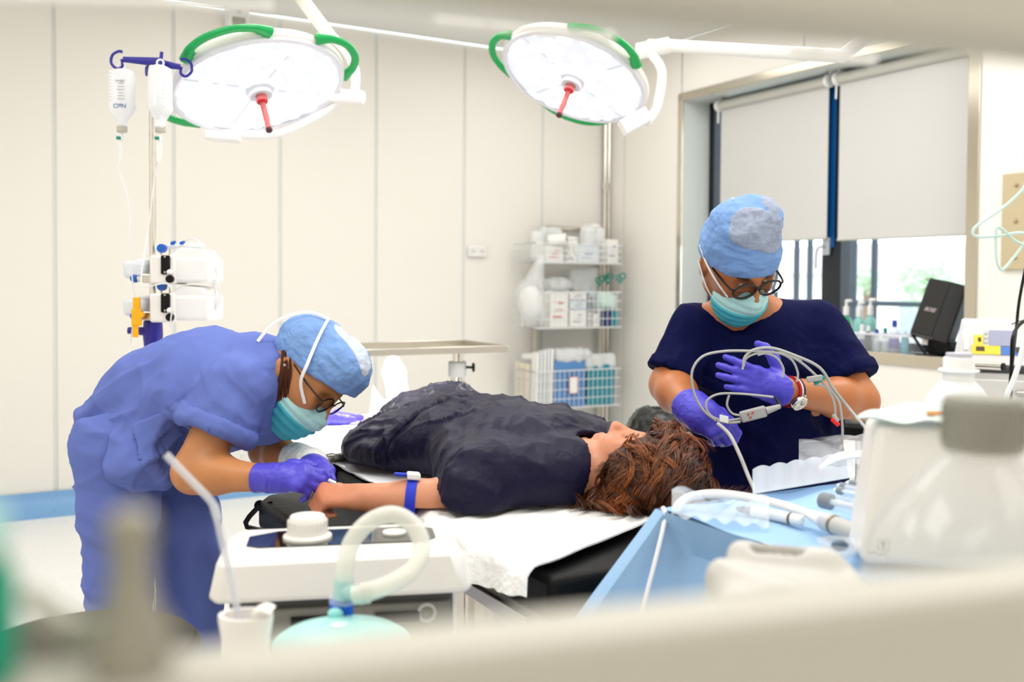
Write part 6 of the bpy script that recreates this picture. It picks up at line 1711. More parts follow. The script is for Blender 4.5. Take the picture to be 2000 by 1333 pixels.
# ================================================================== draped instrument table
KZ = 1.00
KP = atz(1288, 996, KZ); E1 = Vector((0.87, 0.50, 0)).normalized(); E2 = Vector((0.50, -0.87, 0)).normalized()
def K(a, b, z=KZ):                                    # a along the far edge, b towards the camera
    p = KP + E1 * a + E2 * b
    return Vector((p.x, p.y, z))
M_drape = mat('pale blue drape', (156, 192, 228), 0.8, bump=(160, 0.08), spec=0.2)
M_sleeve = mat('clear film sleeve', (240, 246, 252), 0.08, alpha=0.22, bump=(26, 0.7, 6))
TWA, TWB = 0.66, 0.62
def draped_table():
    t = thing('instrument_table', 'instrument table hidden under the pale blue drape', 'table', K(TWA / 2, TWB / 2, 0))
    MB().box(K(TWA / 2, TWB / 2, KZ - 0.03), (TWA - 0.22, TWB - 0.22, 0.03), X=E1, Y=-E2).build('tabletop', M_steel, t, bevel=0.004)
    for a in (0.14, TWA - 0.14):
        for b in (0.14, TWB - 0.14): 
            q = K(a, b); MB().cyl((q.x, q.y, 0.0), (q.x, q.y, KZ - 0.04), 0.016, n=12).build('leg', M_steel, t)
    # drape: flat top, hanging skirts with box pleats
    per = []
    def top(u, v):
        q = K(u * TWA, v * TWB); q.z += 0.004 * math.sin(u * 9 + 1) * math.sin(v * 8) + 0.003 * math.sin(u * 23 + v * 17); return q
    N = 120; L_ = 0.42; vs = []; fs = []
    loop = [(0, 0), (TWA, 0), (TWA, TWB), (0, TWB)]
    segl = [TWA, TWB, TWA, TWB]; tot = sum(segl); M = 12
    def pt(s, k):
        s = s % tot; acc = 0
        for i in range(4):
            if s <= acc + segl[i]: break
            acc += segl[i]
        f = (s - acc) / segl[i]; a0, b0 = loop[i]; a1, b1 = loop[(i + 1) % 4]
        a, b = a0 + (a1 - a0) * f, b0 + (b1 - b0) * f
        nx, ny = [(0, -1), (1, 0), (0, 1), (-1, 0)][i]
        ce = min(f, 1 - f) * segl[i]; w = math.exp(-(ce / 0.06) ** 2)
        if w > 0.001:                                  # turn the normal round the corner
            j = (i + 1) % 4 if f > 0.5 else (i - 1) % 4; mx, my = [(0, -1), (1, 0), (0, 1), (-1, 0)][j]
            if not ((i == 3 and f > 0.5) or (i == 0 and f < 0.5)): w *= 0.25
            nx, ny = nx + mx * w * 0.9, ny + my * w * 0.9
        if ny < 0: ny *= 0.3
        h = k / M; fl = 0.008 + 0.19 * h * (1.0 + 0.85 * w) if i in (3, 0) else 0.008 + 0.03 * h
        fl += (h * 0.030 * math.sin(s * 21 + 0.6) * (1 - w * 0.6) + h * 0.012 * math.sin(s * 55)) * (0.25 if i == 0 else 1)
        # a deep box pleat in the skirt on the left side, near its far corner
        if i == 3:
            d = ce if f > 0.5 else 9
            if 0.03 < d < 0.22: fl -= 0.075 * min(1, h * 6)
        z = KZ - L_ * h + (0.0 if k else 0.002)
        q = K(a + nx * fl, b + ny * fl, z); return q
    b = MB(); b.sheet(top, 30, 30)
    NS = 200
    grid = [[pt(tot * i / NS, k) for k in range(M + 1)] for i in range(NS)]
    for i in range(NS):
        for k in range(M + 1): vs.append(grid[i][k])
    w = M + 1
    fs = [(i * w + k, ((i + 1) % NS) * w + k, ((i + 1) % NS) * w + k + 1, i * w + k + 1) for i in range(NS) for k in range(M)]
    b.add(vs, fs)
    o = solo(b, 'table_drape', M_drape, 'pale blue disposable drape over the instrument table in the right foreground', 'drape', smooth=50)
    # white welt of the drape running down the corner
    MB().tube([K(0.0, 0.01, KZ + 0.006), K(-0.012, 0.03, KZ - 0.01), K(-0.05, 0.05, KZ - 0.08), K(-0.10, 0.06, KZ - 0.2), K(-0.14, 0.05, KZ - 0.33)], 0.004, 6, sub=5, flat=((0, 0, 1), 0.8)).build('welt', M_strap, o)
    return o
DRAPE = draped_table()
def kp(px, py, z=KZ + 0.012): return atz(px, py, z)
def instruments():
    z = KZ + 0.014
    # handpiece with thick white cable
    t = thing('handpiece', 'white handpiece with grey collar on a thick white cable, lying on the drape', 'handpiece', kp(1600, 1018))
    cb_ = [kp(1322, 990, z + .002), kp(1345, 972, z + 0.012), kp(1395, 965, z + 0.02), kp(1460, 972, z + 0.02), kp(1530, 988, z + 0.012), kp(1600, 1012, z + 0.006)]
    MB().tube(cb_, 0.0075, 10, sub=6).build('cable', M_white, t)
    a, b = kp(1585, 1008, z + 0.006), kp(1672, 1043, z + 0.006); d = b - a
    MB().cyl(a, a + d * 0.30, 0.009, 0.013, n=18).build('strain_relief', M_white, t)
    MB().cyl(a + d * 0.30, a + d * 0.52, 0.0150, n=18).build('body', mat('handpiece grey', (196, 198, 202), 0.35), t, bevel=0.002)
    MB().cyl(a + d * 0.52, a + d * 0.56, 0.0158, n=18).build('ring', mat('bronze ring', (148, 132, 104), 0.35, 0.6), t)
    MB().cyl(a + d * 0.56, b, 0.0150, 0.014, n=18).build('tail', M_grey, t, bevel=0.002)
    # pen-like probe
    t = thing('probe', 'white cylindrical probe with grey tip in the film sleeve on the drape', 'probe', kp(1500, 1008))
    a, b = kp(1440, 994, z), kp(1568, 1018, z); d = b - a
    MB().cyl(a, a + d * 0.24, 0.004, 0.0085, n=14).build('tip', mat('probe tip', (120, 124, 128), 0.4), t)
    MB().cyl(a + d * 0.24, a + d * 0.80, 0.0095, n=16).build('barrel', M_white, t, bevel=0.001)
    MB().cyl(a + d * 0.80, a + d * 0.825, 0.0098, n=16).build('seam_ring', mat('brown ring', (96, 84, 70), 0.5), t)
    MB().cyl(a + d * 0.825, b, 0.0092, n=16).build('end_cap', M_white, t, bevel=0.002)
    bb = MB(); x_ = d.normalized()
    for k in range(4): bb.box(a + d * (0.36 + 0.06 * k) + Vector((0, -0.0075, 0.006)), (0.004, 0.001, 0.004), X=x_)
    bb.build('print', M_print, t)
    # clear sleeve over probe and cable
    def fn(u, v):
        px = 1312 + 190 * u; y0 = 962 - 8 * math.sin(u * PI) + 18 * u; y1 = 1003 + 22 * u
        q = kp(px, y0 + (y1 - y0) * v, z + 0.004); q.z = z + 0.028 * math.sin(PI * v) * (0.6 + 0.4 * math.sin(u * 7 + 1)) + 0.004 * math.sin(u * 31 + v * 13); return q
    solo(MB().sheet(fn, 40, 16, 0.0008), 'film_sleeve', M_sleeve, 'clear crinkled film sleeve around the cable on the near left of the drape', 'sleeve')
    # syringes
    M_barrel = mat('syringe barrel', (226, 236, 246), 0.08, alpha=0.3)
    M_plg = mat('plunger rubber', (30, 36, 44), 0.5)
    for i, (pa, pb, r, label) in enumerate((((1604, 977), (1730, 1003), 0.0150, 'large clear syringe with dark plunger on the drape'), ((1636, 958), (1740, 980), 0.0075, 'thin syringe second from the far edge, behind the large syringe'),
                                            ((1642, 949), (1740, 968), 0.0065, 'thin syringe between the dark one and the second one'), ((1660, 944), (1745, 958), 0.0070, 'dark thin syringe, farthest of the row on the drape'))):
        a, b = kp(*pa, z + r), kp(*pb, z + r); d = b - a; x_ = d.normalized()
        t = thing('syringe', label, 'syringe', a.lerp(b, 0.5) - Vector((0, 0, r)), 'syringes on the drape')
        MB().cyl(a, b, r, n=20, caps=False).build('barrel', M_barrel, t)
        MB().cyl(a + x_ * 0.002, a + x_ * r * 1.3, r * 0.93, n=18).build('plunger_seal', M_plg, t)
        MB().cyl(a + x_ * r * 1.3, b, r * 0.35, n=8).build('plunger_rod', M_plg if i == 3 else M_white, t)
        MB().cyl(a - x_ * 0.008, a, r * 0.25, r * 0.9, n=12).build('nozzle', M_white, t)
        g = MB()
        for k in range(6): g.torus(a + x_ * (r * 2.2 + k * r * 0.9), r * 1.004, 0.0004, axis=x_, n=20, m=4, a0=-0.2, a1=1.9)
        g.build('scale_marks', mat('dark marks', (60, 66, 76), 0.6), t)
        if i == 0:
            up = Vector((0, -0.78, 0.62))
            for k in range(3): text('scale_figure', str((k + 1) * 5), mat('dark marks', (60, 66, 76), 0.6), t, a + x_ * (r * (3 + 2.4 * k)) + up * (r * 1.02), (x_.cross(up)), -x_, r * 0.6)
    # syringe tray with rounded lobes at the far edge
    def tr(u, v):
        px = 1470 + 200 * u; py = 926 - 34 * u + 44 * v
        q = kp(px, py, z); 
        q.z = z + 0.010 * (1 - v) ** 0.6 * (0.45 + 0.55 * abs(math.sin(u * 6 * PI))) + 0.004; return q
    solo(MB().sheet(tr, 60, 14, 0.0012), 'syringe_tray', mat('frosted tray', (232, 241, 252), 0.25, alpha=0.45), 'frosted ribbed plastic tray along the far edge of the drape', 'tray', smooth=60)
    # film bag at the far right with cable coil
    def bg(u, v):
        px = 1560 + 200 * u; py = 912 - 50 * v - 10 * u
        q = kp(px, py, z); q.z = z + 0.035 * math.sin(PI * v) * (0.6 + 0.5 * u) + 0.006 * math.sin(u * 17 + v * 11) ; return q
    solo(MB().sheet(bg, 36, 14, 0.0008), 'film_bag', M_sleeve, 'clear film bag behind the syringes at the far right of the drape', 'bag')
    c = MB()
    for k in range(3): c.tube([kp(1600 + 4 * k, 915 - 4 * k, z + .008), kp(1640, 897 - 5 * k, z + .022), kp(1690, 893 - 4 * k, z + .028), kp(1750, 905 - 3 * k, z + .02)], 0.004, 8, sub=6)
    solo(c, 'coiled_hose', M_white, 'white hose coil inside the film bag at the far end of the drape', 'hose')
    q = kp(1640, 1080, z)
    t = thing('clear_bowl', 'small clear plastic bowl with dark insert next to the white box', 'bowl', q)
    MB().lathe([(0.013, -0.004), (0.022, 0.002), (0.030, 0.016), (0.032, 0.016), (0.023, 0.000), (0.013, -0.006)], q, n=28).build('bowl', M_clear, t)
    MB().sphere(q + Vector((0, 0, 0.01)), (0.013, 0.009, 0.008), 12, 8).build('insert', mat('dark insert', (70, 92, 112), 0.3), t)
instruments()

# ------------------------------------------------------------------ white box with packet, near right
def white_box():
    a = atz(1672, 1103, KZ + 0.010); w, dp = 0.235, 0.12
    X = Vector((0.985, -0.17, 0)).normalized(); Yv = Vector((0.17, 0.985, 0)).normalized()
    ztop = at(1720, 832, a.y).z; h = ztop - KZ - 0.010
    c = a + X * (w / 2) + Yv * (dp / 2)
    t = thing('device_box', 'tall white plastic device with small black symbols, right foreground on the drape', 'device', (c.x, c.y, KZ + 0.010))
    MB().box((c.x + 0.007, c.y, KZ + 0.010 + h / 2), (w, dp, h), X=X, Y=Yv, taper=(0.82, 0.80)).build('case', M_white2, t, bevel=0.012, segs=3)
    Z = Vector((0, 0, 1)); f = a - Yv * 0.0025; m = mat('symbol black', (46, 42, 42), 0.6)
    o = at(1725, 1065, a.y - 0.012); b = MB()
    for d, s in ((X * 0.007, (0.0008, 0.0006, 0.0148)), (-X * 0.007, (0.0008, 0.0006, 0.0148)), (Z * 0.007, (0.0148, 0.0006, 0.0008)), (-Z * 0.007, (0.0148, 0.0006, 0.0008))): b.box(o + d, s, X=X, Y=Yv)
    b.build('symbol_square', m, t)
    b = MB(); b.box(o, (0.0022, 0.0006, 0.010), X=X, Y=Yv); b.box(o + Z * 0.002, (0.008, 0.0006, 0.0018), X=X, Y=Yv); b.build('symbol_figure', m, t)
    MB().tube([at(1694, 1077, a.y - .012), at(1702, 1082, a.y - .012), at(1708, 1078, a.y - .012), at(1716, 1085, a.y - .012), at(1726, 1082, a.y - .012), at(1732, 1088, a.y - .012)], 0.0007, 5, sub=4).build('symbol_squiggle', m, t)
    # packet on top of the box
    zt = ztop + 0.002
    def fn(u, v):
        px0, py0, px1, py1 = 1676, 806, 1905, 852; A = at(1676, 806, a.y + 0.02)
        q = Vector((A.x, A.y, zt + 0.006)) + X * (u * 0.17) + Yv * ((v - 0.2) * 0.13 * min(1, 0.15 + u * 2.2)); q.z += 0.016 * u * v + 0.003 * math.sin(u * 15 + v * 6); return q
    solo(MB().sheet(fn, 24, 14, 0.0015), 'sterile_packet', mat('packet film', (224, 240, 236), 0.3, alpha=0.85, bump=(20, 0.3)), 'pale green tinted paper packet lying on top of the white device', 'packet')
    q = at(1832, 826, a.y + 0.03); q.z = zt + 0.012
    solo(MB().box(q, (0.03, 0.012, 0.006), X=X), 'orange_strip', mat('orange paper', (228, 160, 110), 0.7), 'small orange paper strip beside the grey bottle cap', 'strip', bevel=0.001)
white_box()

# ================================================================== the shelf we look through
def shelf_pt(px, py, z): return atz(px, py, z)
def shelf_unit():
    zb, zu = 1.290, 1.488
    n0, n1 = atz(1000, 1268, zb), atz(2000, 1152, zb); X = (n1 - n0); X.z = 0; X.normalize(); Yv = Vector((-X.y, X.x, 0))
    M_sh = mat('beige shelf lacquer', (192, 188, 176), 0.5)
    c = n0 + X * 0.06
    t = thing('shelf_unit', 'beige shelf unit in the near foreground, its upper and lower beam framing the view', 'shelf', (c.x, c.y, 0))
    Lh = 1.3
    def P(a, b, z): q = n0 + X * a + Yv * b; return Vector((q.x, q.y, z))
    MB().box(P(0.05, 0.017, zb - 0.035), (Lh, 0.034, 0.07), X=X, Y=Yv).build('lower_beam', M_sh, t, bevel=0.005)
    MB().box(P(0.05, 0.017, zu + 0.06), (Lh, 0.034, 0.12), X=X, Y=Yv).build('upper_beam', M_sh, t, bevel=0.003)
    for a in (0.05 - Lh / 2 + 0.02, 0.05 + Lh / 2 - 0.02): MB().box(P(a, 0.017, 0.85), (0.034, 0.034, 1.7), X=X, Y=Yv).build('post', M_sh, t, bevel=0.003)
    for a in (0.05 - Lh / 2 + 0.02, 0.05 + Lh / 2 - 0.02): MB().box(P(a, 0.34, 0.47), (0.03, 0.03, 0.94), X=X, Y=Yv).build('post', M_sh, t, bevel=0.003)
    MB().box(P(0.05, 0.30, 0.925), (Lh, 0.60, 0.02), X=X, Y=Yv).build('deck', M_sh, t, bevel=0.003)
    SH_beam = lambda x: n0.y + 0.03 + (x - n0.x) * X.y / X.x
    # three white rods hooked under the upper beam
    for k, (x0, y0, x1, y1) in enumerate(((-120, -8, 520, 14), (850, 41, 1190, 72), (1545, 104, 1702, 119))):
        d = (0.66, 0.70, 0.70)[k]
        a, b = at(x0, y0, d - 0.03), at(x1, y1, d)
        r = thing('hook_rod', 'blurred white rod under the upper beam, ' + ('at the top left corner', 'in front of the right lamp', 'in front of the window\'s upper edge')[k], 'rod', a.lerp(b, 0.5), 'white rods under the upper beam')
        MB().tube([a, b], 0.0030, 8).build('rod', M_white, r); MB().sphere(b, 0.0046, 10, 6).build('end_ball', M_white, r)
        q = a.lerp(b, 0.3); e = P(0, 0.03, zu + 0.02); 
        MB().tube([q, Vector((q.x, q.y - 0.03, zu + 0.09)), Vector((q.x - 0.03, SH_beam(q.x), zu + 0.10))], 0.0012, 6).build('bracket', M_white, r)
    return n0, X, Yv, P
SH_n0, SH_X, SH_Y, SH_P = shelf_unit()
def near_things():
    # clamp post at the lower left, resting on the lower beam
    zb = 1.2905; b = atz(222, 1345, zb); d = b.y + 0.012
    t = thing('clamp_post', 'blurred grey metal clamp post with rounded knob, near the lower left corner', 'clamp', (b.x, d, zb))
    M_g = mat('grey clamp metal', (150, 146, 132), 0.4, 0.3)
    tp = at(232, 985, d)
    MB().lathe([(0.011, 0.0), (0.011, 0.012), (0.0065, 0.020), (0.0055, (tp.z - zb) * 0.7), (0.0068, (tp.z - zb) * 0.8), (0.0062, tp.z - zb - 0.003), (0, tp.z - zb)], (b.x, d, zb), n=20).build('post', M_g, t)
    MB().tube([(b.x, d, zb + 0.012), at(150, 1230, d + 0.01), at(60, 1165, d + 0.03)], [0.0045, 0.004, 0.0035], 8, sub=4).build('lever', M_g, t)
    q = atz(-138, 1400, zb); h = at(-20, 1000, q.y + 0.02).z - zb
    t = thing('small_bottle', 'blurred teal capped bottle at the left edge of the picture', 'bottle', (q.x, q.y + 0.02, zb))
    M_tl = mat('teal gloss', (0, 150, 120), 0.3)
    MB().lathe([(0.010, 0), (0.011, 0.003), (0.011, h * 0.6), (0.007, h * 0.75), (0.007, h * 0.8)], (q.x, q.y + 0.02, zb), n=20).build('bottle', M_tl, t)
    MB().lathe([(0.0085, h * 0.78), (0.0085, h), (0, h)], (q.x, q.y + 0.02, zb), n=20).build('cap', mat('pale teal cap', (170, 220, 208), 0.4), t)
    # wide clear bottle with grey cap on the deck
    dz = 0.937; Y = 0.78
    c = at(1920, 830, Y); k = Y / FPX
    z = lambda py: at(1920, py, Y).z
    t = thing('clear_bottle', 'clear wide bottle with large grey cap, blurred at the right edge', 'bottle', (c.x, c.y, dz))
    pr = [(0.085, 0.0), (0.092, 0.008), (0.092, z(1130) - dz), (0.088, z(1080) - dz), (0.070, z(1000) - dz), (0.046, z(930) - dz), (0.028, z(893) - dz), (0.026, z(870) - dz)]
    MB().lathe(pr, (c.x, c.y, dz), n=40).build('glass', mat('bottle glass', (226, 226, 224), 0.05, alpha=0.34, spec=1.0), t)
    cp = MB().lathe([(0.0305, z(878) - dz), (0.0312, z(870) - dz), (0.0308, z(785) - dz), (0.029, z(776) - dz), (0, z(775) - dz)], (c.x, c.y, dz), n=40).build('cap', mat('grey cap', (150, 148, 138), 0.5), t)
    rb = MB()
    for i in range(36):
        a = 2 * PI * i / 36; p0 = Vector((c.x + 0.031 * math.cos(a), c.y + 0.031 * math.sin(a), 0))
        rb.box((p0.x, p0.y, z(828)), (0.0016, 0.0016, z(790) - z(862)), X=(math.cos(a), math.sin(a), 0))
    rb.build('grip_ribs', mat('grey cap', (150, 148, 138), 0.5), cp)
    # opaque white bottle standing on the drape behind the box
    q = K(0.42, 0.24, KZ + 0.006); Y = at(1872, 700, 1.62).y; c = at(1872, 740, Y); b0 = KZ + 0.006
    z = lambda py: at(1872, py, Y).z; k = Y / FPX
    t = thing('white_bottle', 'white plastic bottle with flanged neck behind the grey bottle cap', 'bottle', (c.x, c.y, b0))
    MB().lathe([(66 * k, 0), (68 * k, 0.01), (68 * k, z(806) - b0), (60 * k, z(780) - b0), (42 * k, z(757) - b0), (30 * k, z(744) - b0)], (c.x, c.y, b0), n=32).build('bottle', mat('milky plastic', (242, 245, 248), 0.3), t)
    MB().lathe([(36 * k, z(727) - b0), (38 * k, z(724) - b0), (36 * k, z(721) - b0)], (c.x, c.y, b0), n=32).build('neck_flange', M_white, t)
    MB().lathe([(28 * k, z(745) - b0), (29 * k, z(702) - b0), (27 * k, z(698) - b0), (0, z(698) - b0)], (c.x, c.y, b0), n=32).build('cap', M_white, t)
    MB().lathe([(24 * k, z(698) - b0), (24 * k, z(690) - b0), (0, z(690) - b0)], (c.x, c.y, b0), n=24).build('cap_top', mat('cap grey', (196, 196, 206), 0.4), t)
    # grey moulded tray with a slot
    Y0 = 1.06
    t = thing('grey_holder', 'pale grey moulded plastic holder with an oval grip slot, foreground', 'holder', at(1510, 1150, Y0 - 0.02) * 1.0)
    loc = t.location.copy(); loc.z = 0.936; t.location = loc
    a, b, c_, d_ = at(1374, 1092, Y0), at(1450, 1066, Y0 + 0.05), at(1610, 1082, Y0 + 0.02), at(1760, 1160, Y0 - 0.10)
    S = SDF(np.array([min(a.x, b.x) - 0.05, Y0 - 0.22, 0.92]), np.array([d_.x + 0.08, Y0 + 0.12, a.z + 0.08]), 0.0036)
    S.cone(a + Vector((0.02, -0.01, -0.012)), d_ + Vector((-0.05, 0, -0.03)), 0.014, 0.014, 0.02); S.cone(b + Vector((0, 0, -0.012)), c_ + Vector((0, 0, -0.012)), 0.018, 0.018, 0.02)
    S.box((at(1500, 1120, Y0).x + 0.02, Y0 - 0.02, 0.936 + (a.z - 0.955) / 2), (0.085, 0.055, (a.z - 0.945) / 2), rr=0.014, k=0.03)
    sx_ = (c_ - b).normalized(); sm = b.lerp(c_, 0.42) + Vector((0, -0.004, 0.004)); sy_ = Vector((-sx_.y, sx_.x, 0)).normalized(); sz_ = sx_.cross(sy_)
    S.box(sm, (0.030, 0.0095, 0.03), tuple(sx_), tuple(sy_), tuple(sz_), rr=0.009, k=0.006, op='s')
    S.cut((0, 0, 0.936), (0, 0, -1))
    skin_mesh('moulding', S, mat('pale grey moulding', (196, 193, 187), 0.4), t, 3)
near_things()

# ================================================================== suction unit with canister, hose and tip
def suction():
    zb = atz(400, 1186, 0.905).z; fl = atz(402, 1186, 0.905); fr_ = at(928, 1160, 1.52)
    fr_ = atz(928, 1160, 0.905); X = (fr_ - fl); w = X.length; X.normalize(); Yv = Vector((-X.y, X.x, 0)); Z = Vector((0, 0, 1))
    t = thing('suction_unit', 'white suction unit with glossy black top panel on a cart, lower left foreground', 'suction unit', (fl.x + X.x * w / 2, fl.y + X.y * w / 2 + 0.08, 0))
    P = lambda a, b, z: fl + X * a + Yv * b + Z * (z - 0.905)
    # casing: closed profile loops rising to a chamfered top
    loops = [(0.0, 0.0, 0.905, w, 0.19), (0.012, 0.006, 0.962, w - 0.016, 0.178), (0.020, 0.016, 0.972, w - 0.03, 0.165), (0.036, 0.030, 0.982, w - 0.052, 0.15)]
    poly0 = [(0.0, 0.12), (0.03, 0.0), (0.97, 0.0), (1.0, 0.12), (1.0, 0.9), (0.95, 1.0), (0.05, 1.0), (0.0, 0.9)]
    vs = []; fs = []; n = len(poly0)
    for x0, y0, z, x1, y1 in loops:
        for a, b in poly0: vs.append(P(x0 + (x1 - x0) * a, y0 + (y1 - y0) * b, z))
    for k in range(len(loops) - 1):
        for i in range(n): j = (i + 1) % n; fs.append((k * n + i, k * n + j, (k + 1) * n + j, (k + 1) * n + i))
    fs += [tuple(range(n - 1, -1, -1)), tuple((len(loops) - 1) * n + i for i in range(n))]
    MB().add(vs, fs).build('casing', M_white2, t, bevel=0.010, segs=3)
    tp = [(0.055, 0.045), (0.075, 0.032), (w - 0.075, 0.032), (w - 0.058, 0.055), (w - 0.058, 0.11), (w - 0.075, 0.128), (0.10, 0.128), (0.055, 0.10)]
    MB().prism([(a, b) for a, b in tp], P(0, 0, 0.9815), X, Yv, Z * 0.0025).build('top_panel', mat('glossy black panel', (10, 10, 12), 0.04, coat=0.6), t)
    kc = P(0.148, 0.08, 0.984)
    MB().lathe([(0.039, 0.0), (0.039, 0.004), (0.033, 0.008), (0.030, 0.030), (0.027, 0.036), (0.0, 0.038)], kc, n=36).build('dial', M_white2, t)
    kr = MB()
    for i in range(30):
        a = 2 * PI * i / 30; kr.box(kc + Vector((0.0315 * math.cos(a), 0.0315 * math.sin(a), 0.020)), (0.0016, 0.0016, 0.018), X=(math.cos(a), math.sin(a), 0))
    kr.build('dial_ribs', M_white2, t)
    MB().lathe([(0.019, 0.0), (0.019, 0.0035), (0.0, 0.0045)], P(w * 0.70, 0.085, 0.984), n=24).build('push_button', M_white2, t)
    # body below with vents
    MB().box(P(w / 2, 0.11, 0.805), (w - 0.06, 0.15, 0.20), X=X, Y=Yv).build('body', mat('dark grey body', (92, 92, 88), 0.5), t, bevel=0.008)
    MB().box(P(w / 2 + 0.02, 0.03, 0.845), (w - 0.11, 0.02, 0.085), X=X, Y=Yv).build('front_panel', mat('mid grey panel', (126, 124, 116), 0.5), t, bevel=0.004)
    for a in (0.16, 0.29): MB().box(P(a, 0.019, 0.868), (0.07, 0.006, 0.016), X=X, Y=Yv).build('vent_slot', M_black, t)
    MB().torus(P(w - 0.075, 0.019, 0.872), 0.013, 0.003, axis=Yv, n=20, m=6).build('gauge_ring', M_grey, t)
    MB().box(P(0.06, 0.06, 0.78), (0.012, 0.04, 0.25), X=X, Y=Yv).build('side_bracket', M_white, t, bevel=0.002); MB().box(P(w - 0.03, 0.06, 0.78), (0.010, 0.04, 0.25), X=X, Y=Yv).build('side_bracket', M_white, t, bevel=0.002)
    # cart under it
    MB().box(P(w / 2, 0.06, 0.69), (w, 0.34, 0.02), X=X, Y=Yv).build('cart_shelf', M_white2, t, bevel=0.004)
    for a in (0.02, w - 0.02):
        for b in (-0.09, 0.21):
            q = P(a, b, 0); MB().cyl((q.x, q.y, 0.06), (q.x, q.y, 0.69), 0.012, n=10).build('cart_leg', M_steel, t)
            MB().torus((q.x, q.y, 0.03), 0.02, 0.010, axis=X, n=16, m=8).build('castor', M_black, t)
    # canister standing on the cart shelf, in front
    c = at(668, 1246, 1.255); zt = c.z; b0 = 0.70
    s = thing('suction_canister', 'suction canister with pale teal lid in front of the white unit', 'canister', (c.x, c.y, b0))
    MB().lathe([(0.066, 0), (0.070, 0.004), (0.080, zt - b0 - 0.02), (0.080, zt - b0 - 0.006)], (c.x, c.y, b0), n=36).build('jar', M_clear, s)
    M_lid = mat('pale teal lid', (160, 226, 222), 0.3)
    ld = MB().lathe([(0.084, -0.016), (0.090, -0.012), (0.090, -0.003), (0.082, 0.002), (0.045, 0.010), (0.0, 0.012)], (c.x, c.y, zt), n=44).build('lid', M_lid, s)
    q = Vector((c.x - 0.006, c.y + 0.012, zt + 0.010))
    MB().torus(q, 0.024, 0.0022, n=28, m=6).build('lid_ring', M_lid, ld); MB().lathe([(0.013, 0), (0.012, 0.004), (0, 0.006)], q, n=20).build('lid_port', mat('lid port white', (196, 234, 230), 0.3), ld)
    MB().sphere(Vector((c.x - 0.020, c.y + 0.062, zt + 0.010)), (0.011, 0.007, 0.008), 12, 8).build('lid_tab', M_lid, ld)
    # big clear hose
    Y = 1.34; p = lambda x, y, d=0.0: at(x, y, Y + d)
    h = thing('suction_hose', 'thick milky hose bent into a loop on a teal elbow', 'hose', p(672, 1165))
    M_hose2 = mat('milky hose', (246, 244, 234), 0.22, alpha=0.62)
    MB().tube([p(674, 1140), p(674, 1108), p(688, 1058, .01), p(722, 1020, .02), p(768, 1006, .03), p(808, 1028, .03), p(824, 1070, .02), p(806, 1112, .0), p(764, 1140, -.02), p(716, 1158, -.03), p(690, 1164, -.03)], 0.0128, 14, sub=7).build('hose', M_hose2, h)
    M_elb = mat('teal clear elbow', (190, 230, 226), 0.2, alpha=0.7)
    MB().tube([p(672, 1168), p(672, 1132)], [0.0150, 0.0135], 14).build('elbow_socket', M_elb, h)
    MB().tube([p(672, 1156), p(705, 1160, -.03)], 0.0115, 12).build('elbow_branch', M_elb, h)
    for k in range(3): MB().torus(p(708 + 7 * k, 1160 - k, -.03), 0.0135, 0.002, axis=(1, -0.2, 0), n=18, m=6).build('hose_rib', M_hose2, h)
    MB().cyl(p(672, 1166), p(672, 1176), 0.021, n=24).build('clear_flange', M_clear, h)
    e0 = p(667, 1195); zz = 0.70
    MB().cyl((e0.x, e0.y, zz), (e0.x, e0.y, p(672, 1174).z), 0.0165, n=20).build('blue_port', mat('blue port', (0, 92, 214), 0.3), h)
    # white cup holding the tip
    cz = at(480, 1200, 1.20)
    g = thing('tip_holder', 'white plastic cup holder at the lower left of the suction unit', 'holder', (cz.x, cz.y, 0.70))
    pr = [(0.026, 0.0), (0.030, cz.z - 0.73), (0.034, cz.z - 0.708), (0.034, cz.z - 0.70), (0.0285, cz.z - 0.70), (0.027, cz.z - 0.72), (0.0, cz.z - 0.76)]
    MB().lathe(pr, (cz.x, cz.y, 0.70), n=28, X=(1, 0, 0), sx=0.75).build('cup', M_white2, g)
    MB().sheet(lambda u, v: Vector((cz.x + 0.012 + 0.022 * u, cz.y - 0.018 + 0.03 * v, cz.z + 0.004 + 0.005 * math.sin(u * 3))), 6, 6, 0.004).build('lip', M_white2, g)
    s = thing('suction_tip', 'clear bent suction tube standing in the white cup holder', 'tube', at(470, 1200, 1.20))
    q = lambda x, y: at(x, y, 1.20)
    MB().tube([q(324, 888), q(372, 938), q(408, 975), q(420, 995), q(428, 1030), q(446, 1110), q(468, 1215)], 0.0046, 10, sub=5).build('tube', mat('clear suction tube', (226, 228, 236), 0.12, alpha=0.55), s)
    MB().tube([q(418, 988), q(426, 1015)], 0.0056, 10).build('collar', M_clear, s)
suction()

# ================================================================== stools, bin
def stool(c, zs_, r, label, group='black round stools', m=None):
    t = thing('stool', label, 'stool', (c.x, c.y, 0), group)
    MB().lathe([(0, -0.055), (r * 0.9, -0.055), (r, -0.04), (r, -0.012), (r * 0.93, 0.0), (r * 0.5, 0.004), (0, 0.004)], (c.x, c.y, zs_), n=44).build('seat', m or M_rubber, t)
    MB().cyl((c.x, c.y, 0.08), (c.x, c.y, zs_ - 0.055), 0.028, n=18).build('post', M_chrome, t)
    for a in range(5):
        q = a * 2 * PI / 5; e = Vector((c.x + r * 1.3 * math.cos(q), c.y + r * 1.3 * math.sin(q), 0.07))
        lg = MB().tube([(c.x, c.y, 0.11), e], [0.022, 0.014], 8).build('leg', M_steel, t)
        MB().torus((e.x, e.y, 0.03), 0.02, 0.010, axis=(math.cos(q + 1.5), math.sin(q + 1.5), 0), n=16, m=8).build('castor', M_black, lg)
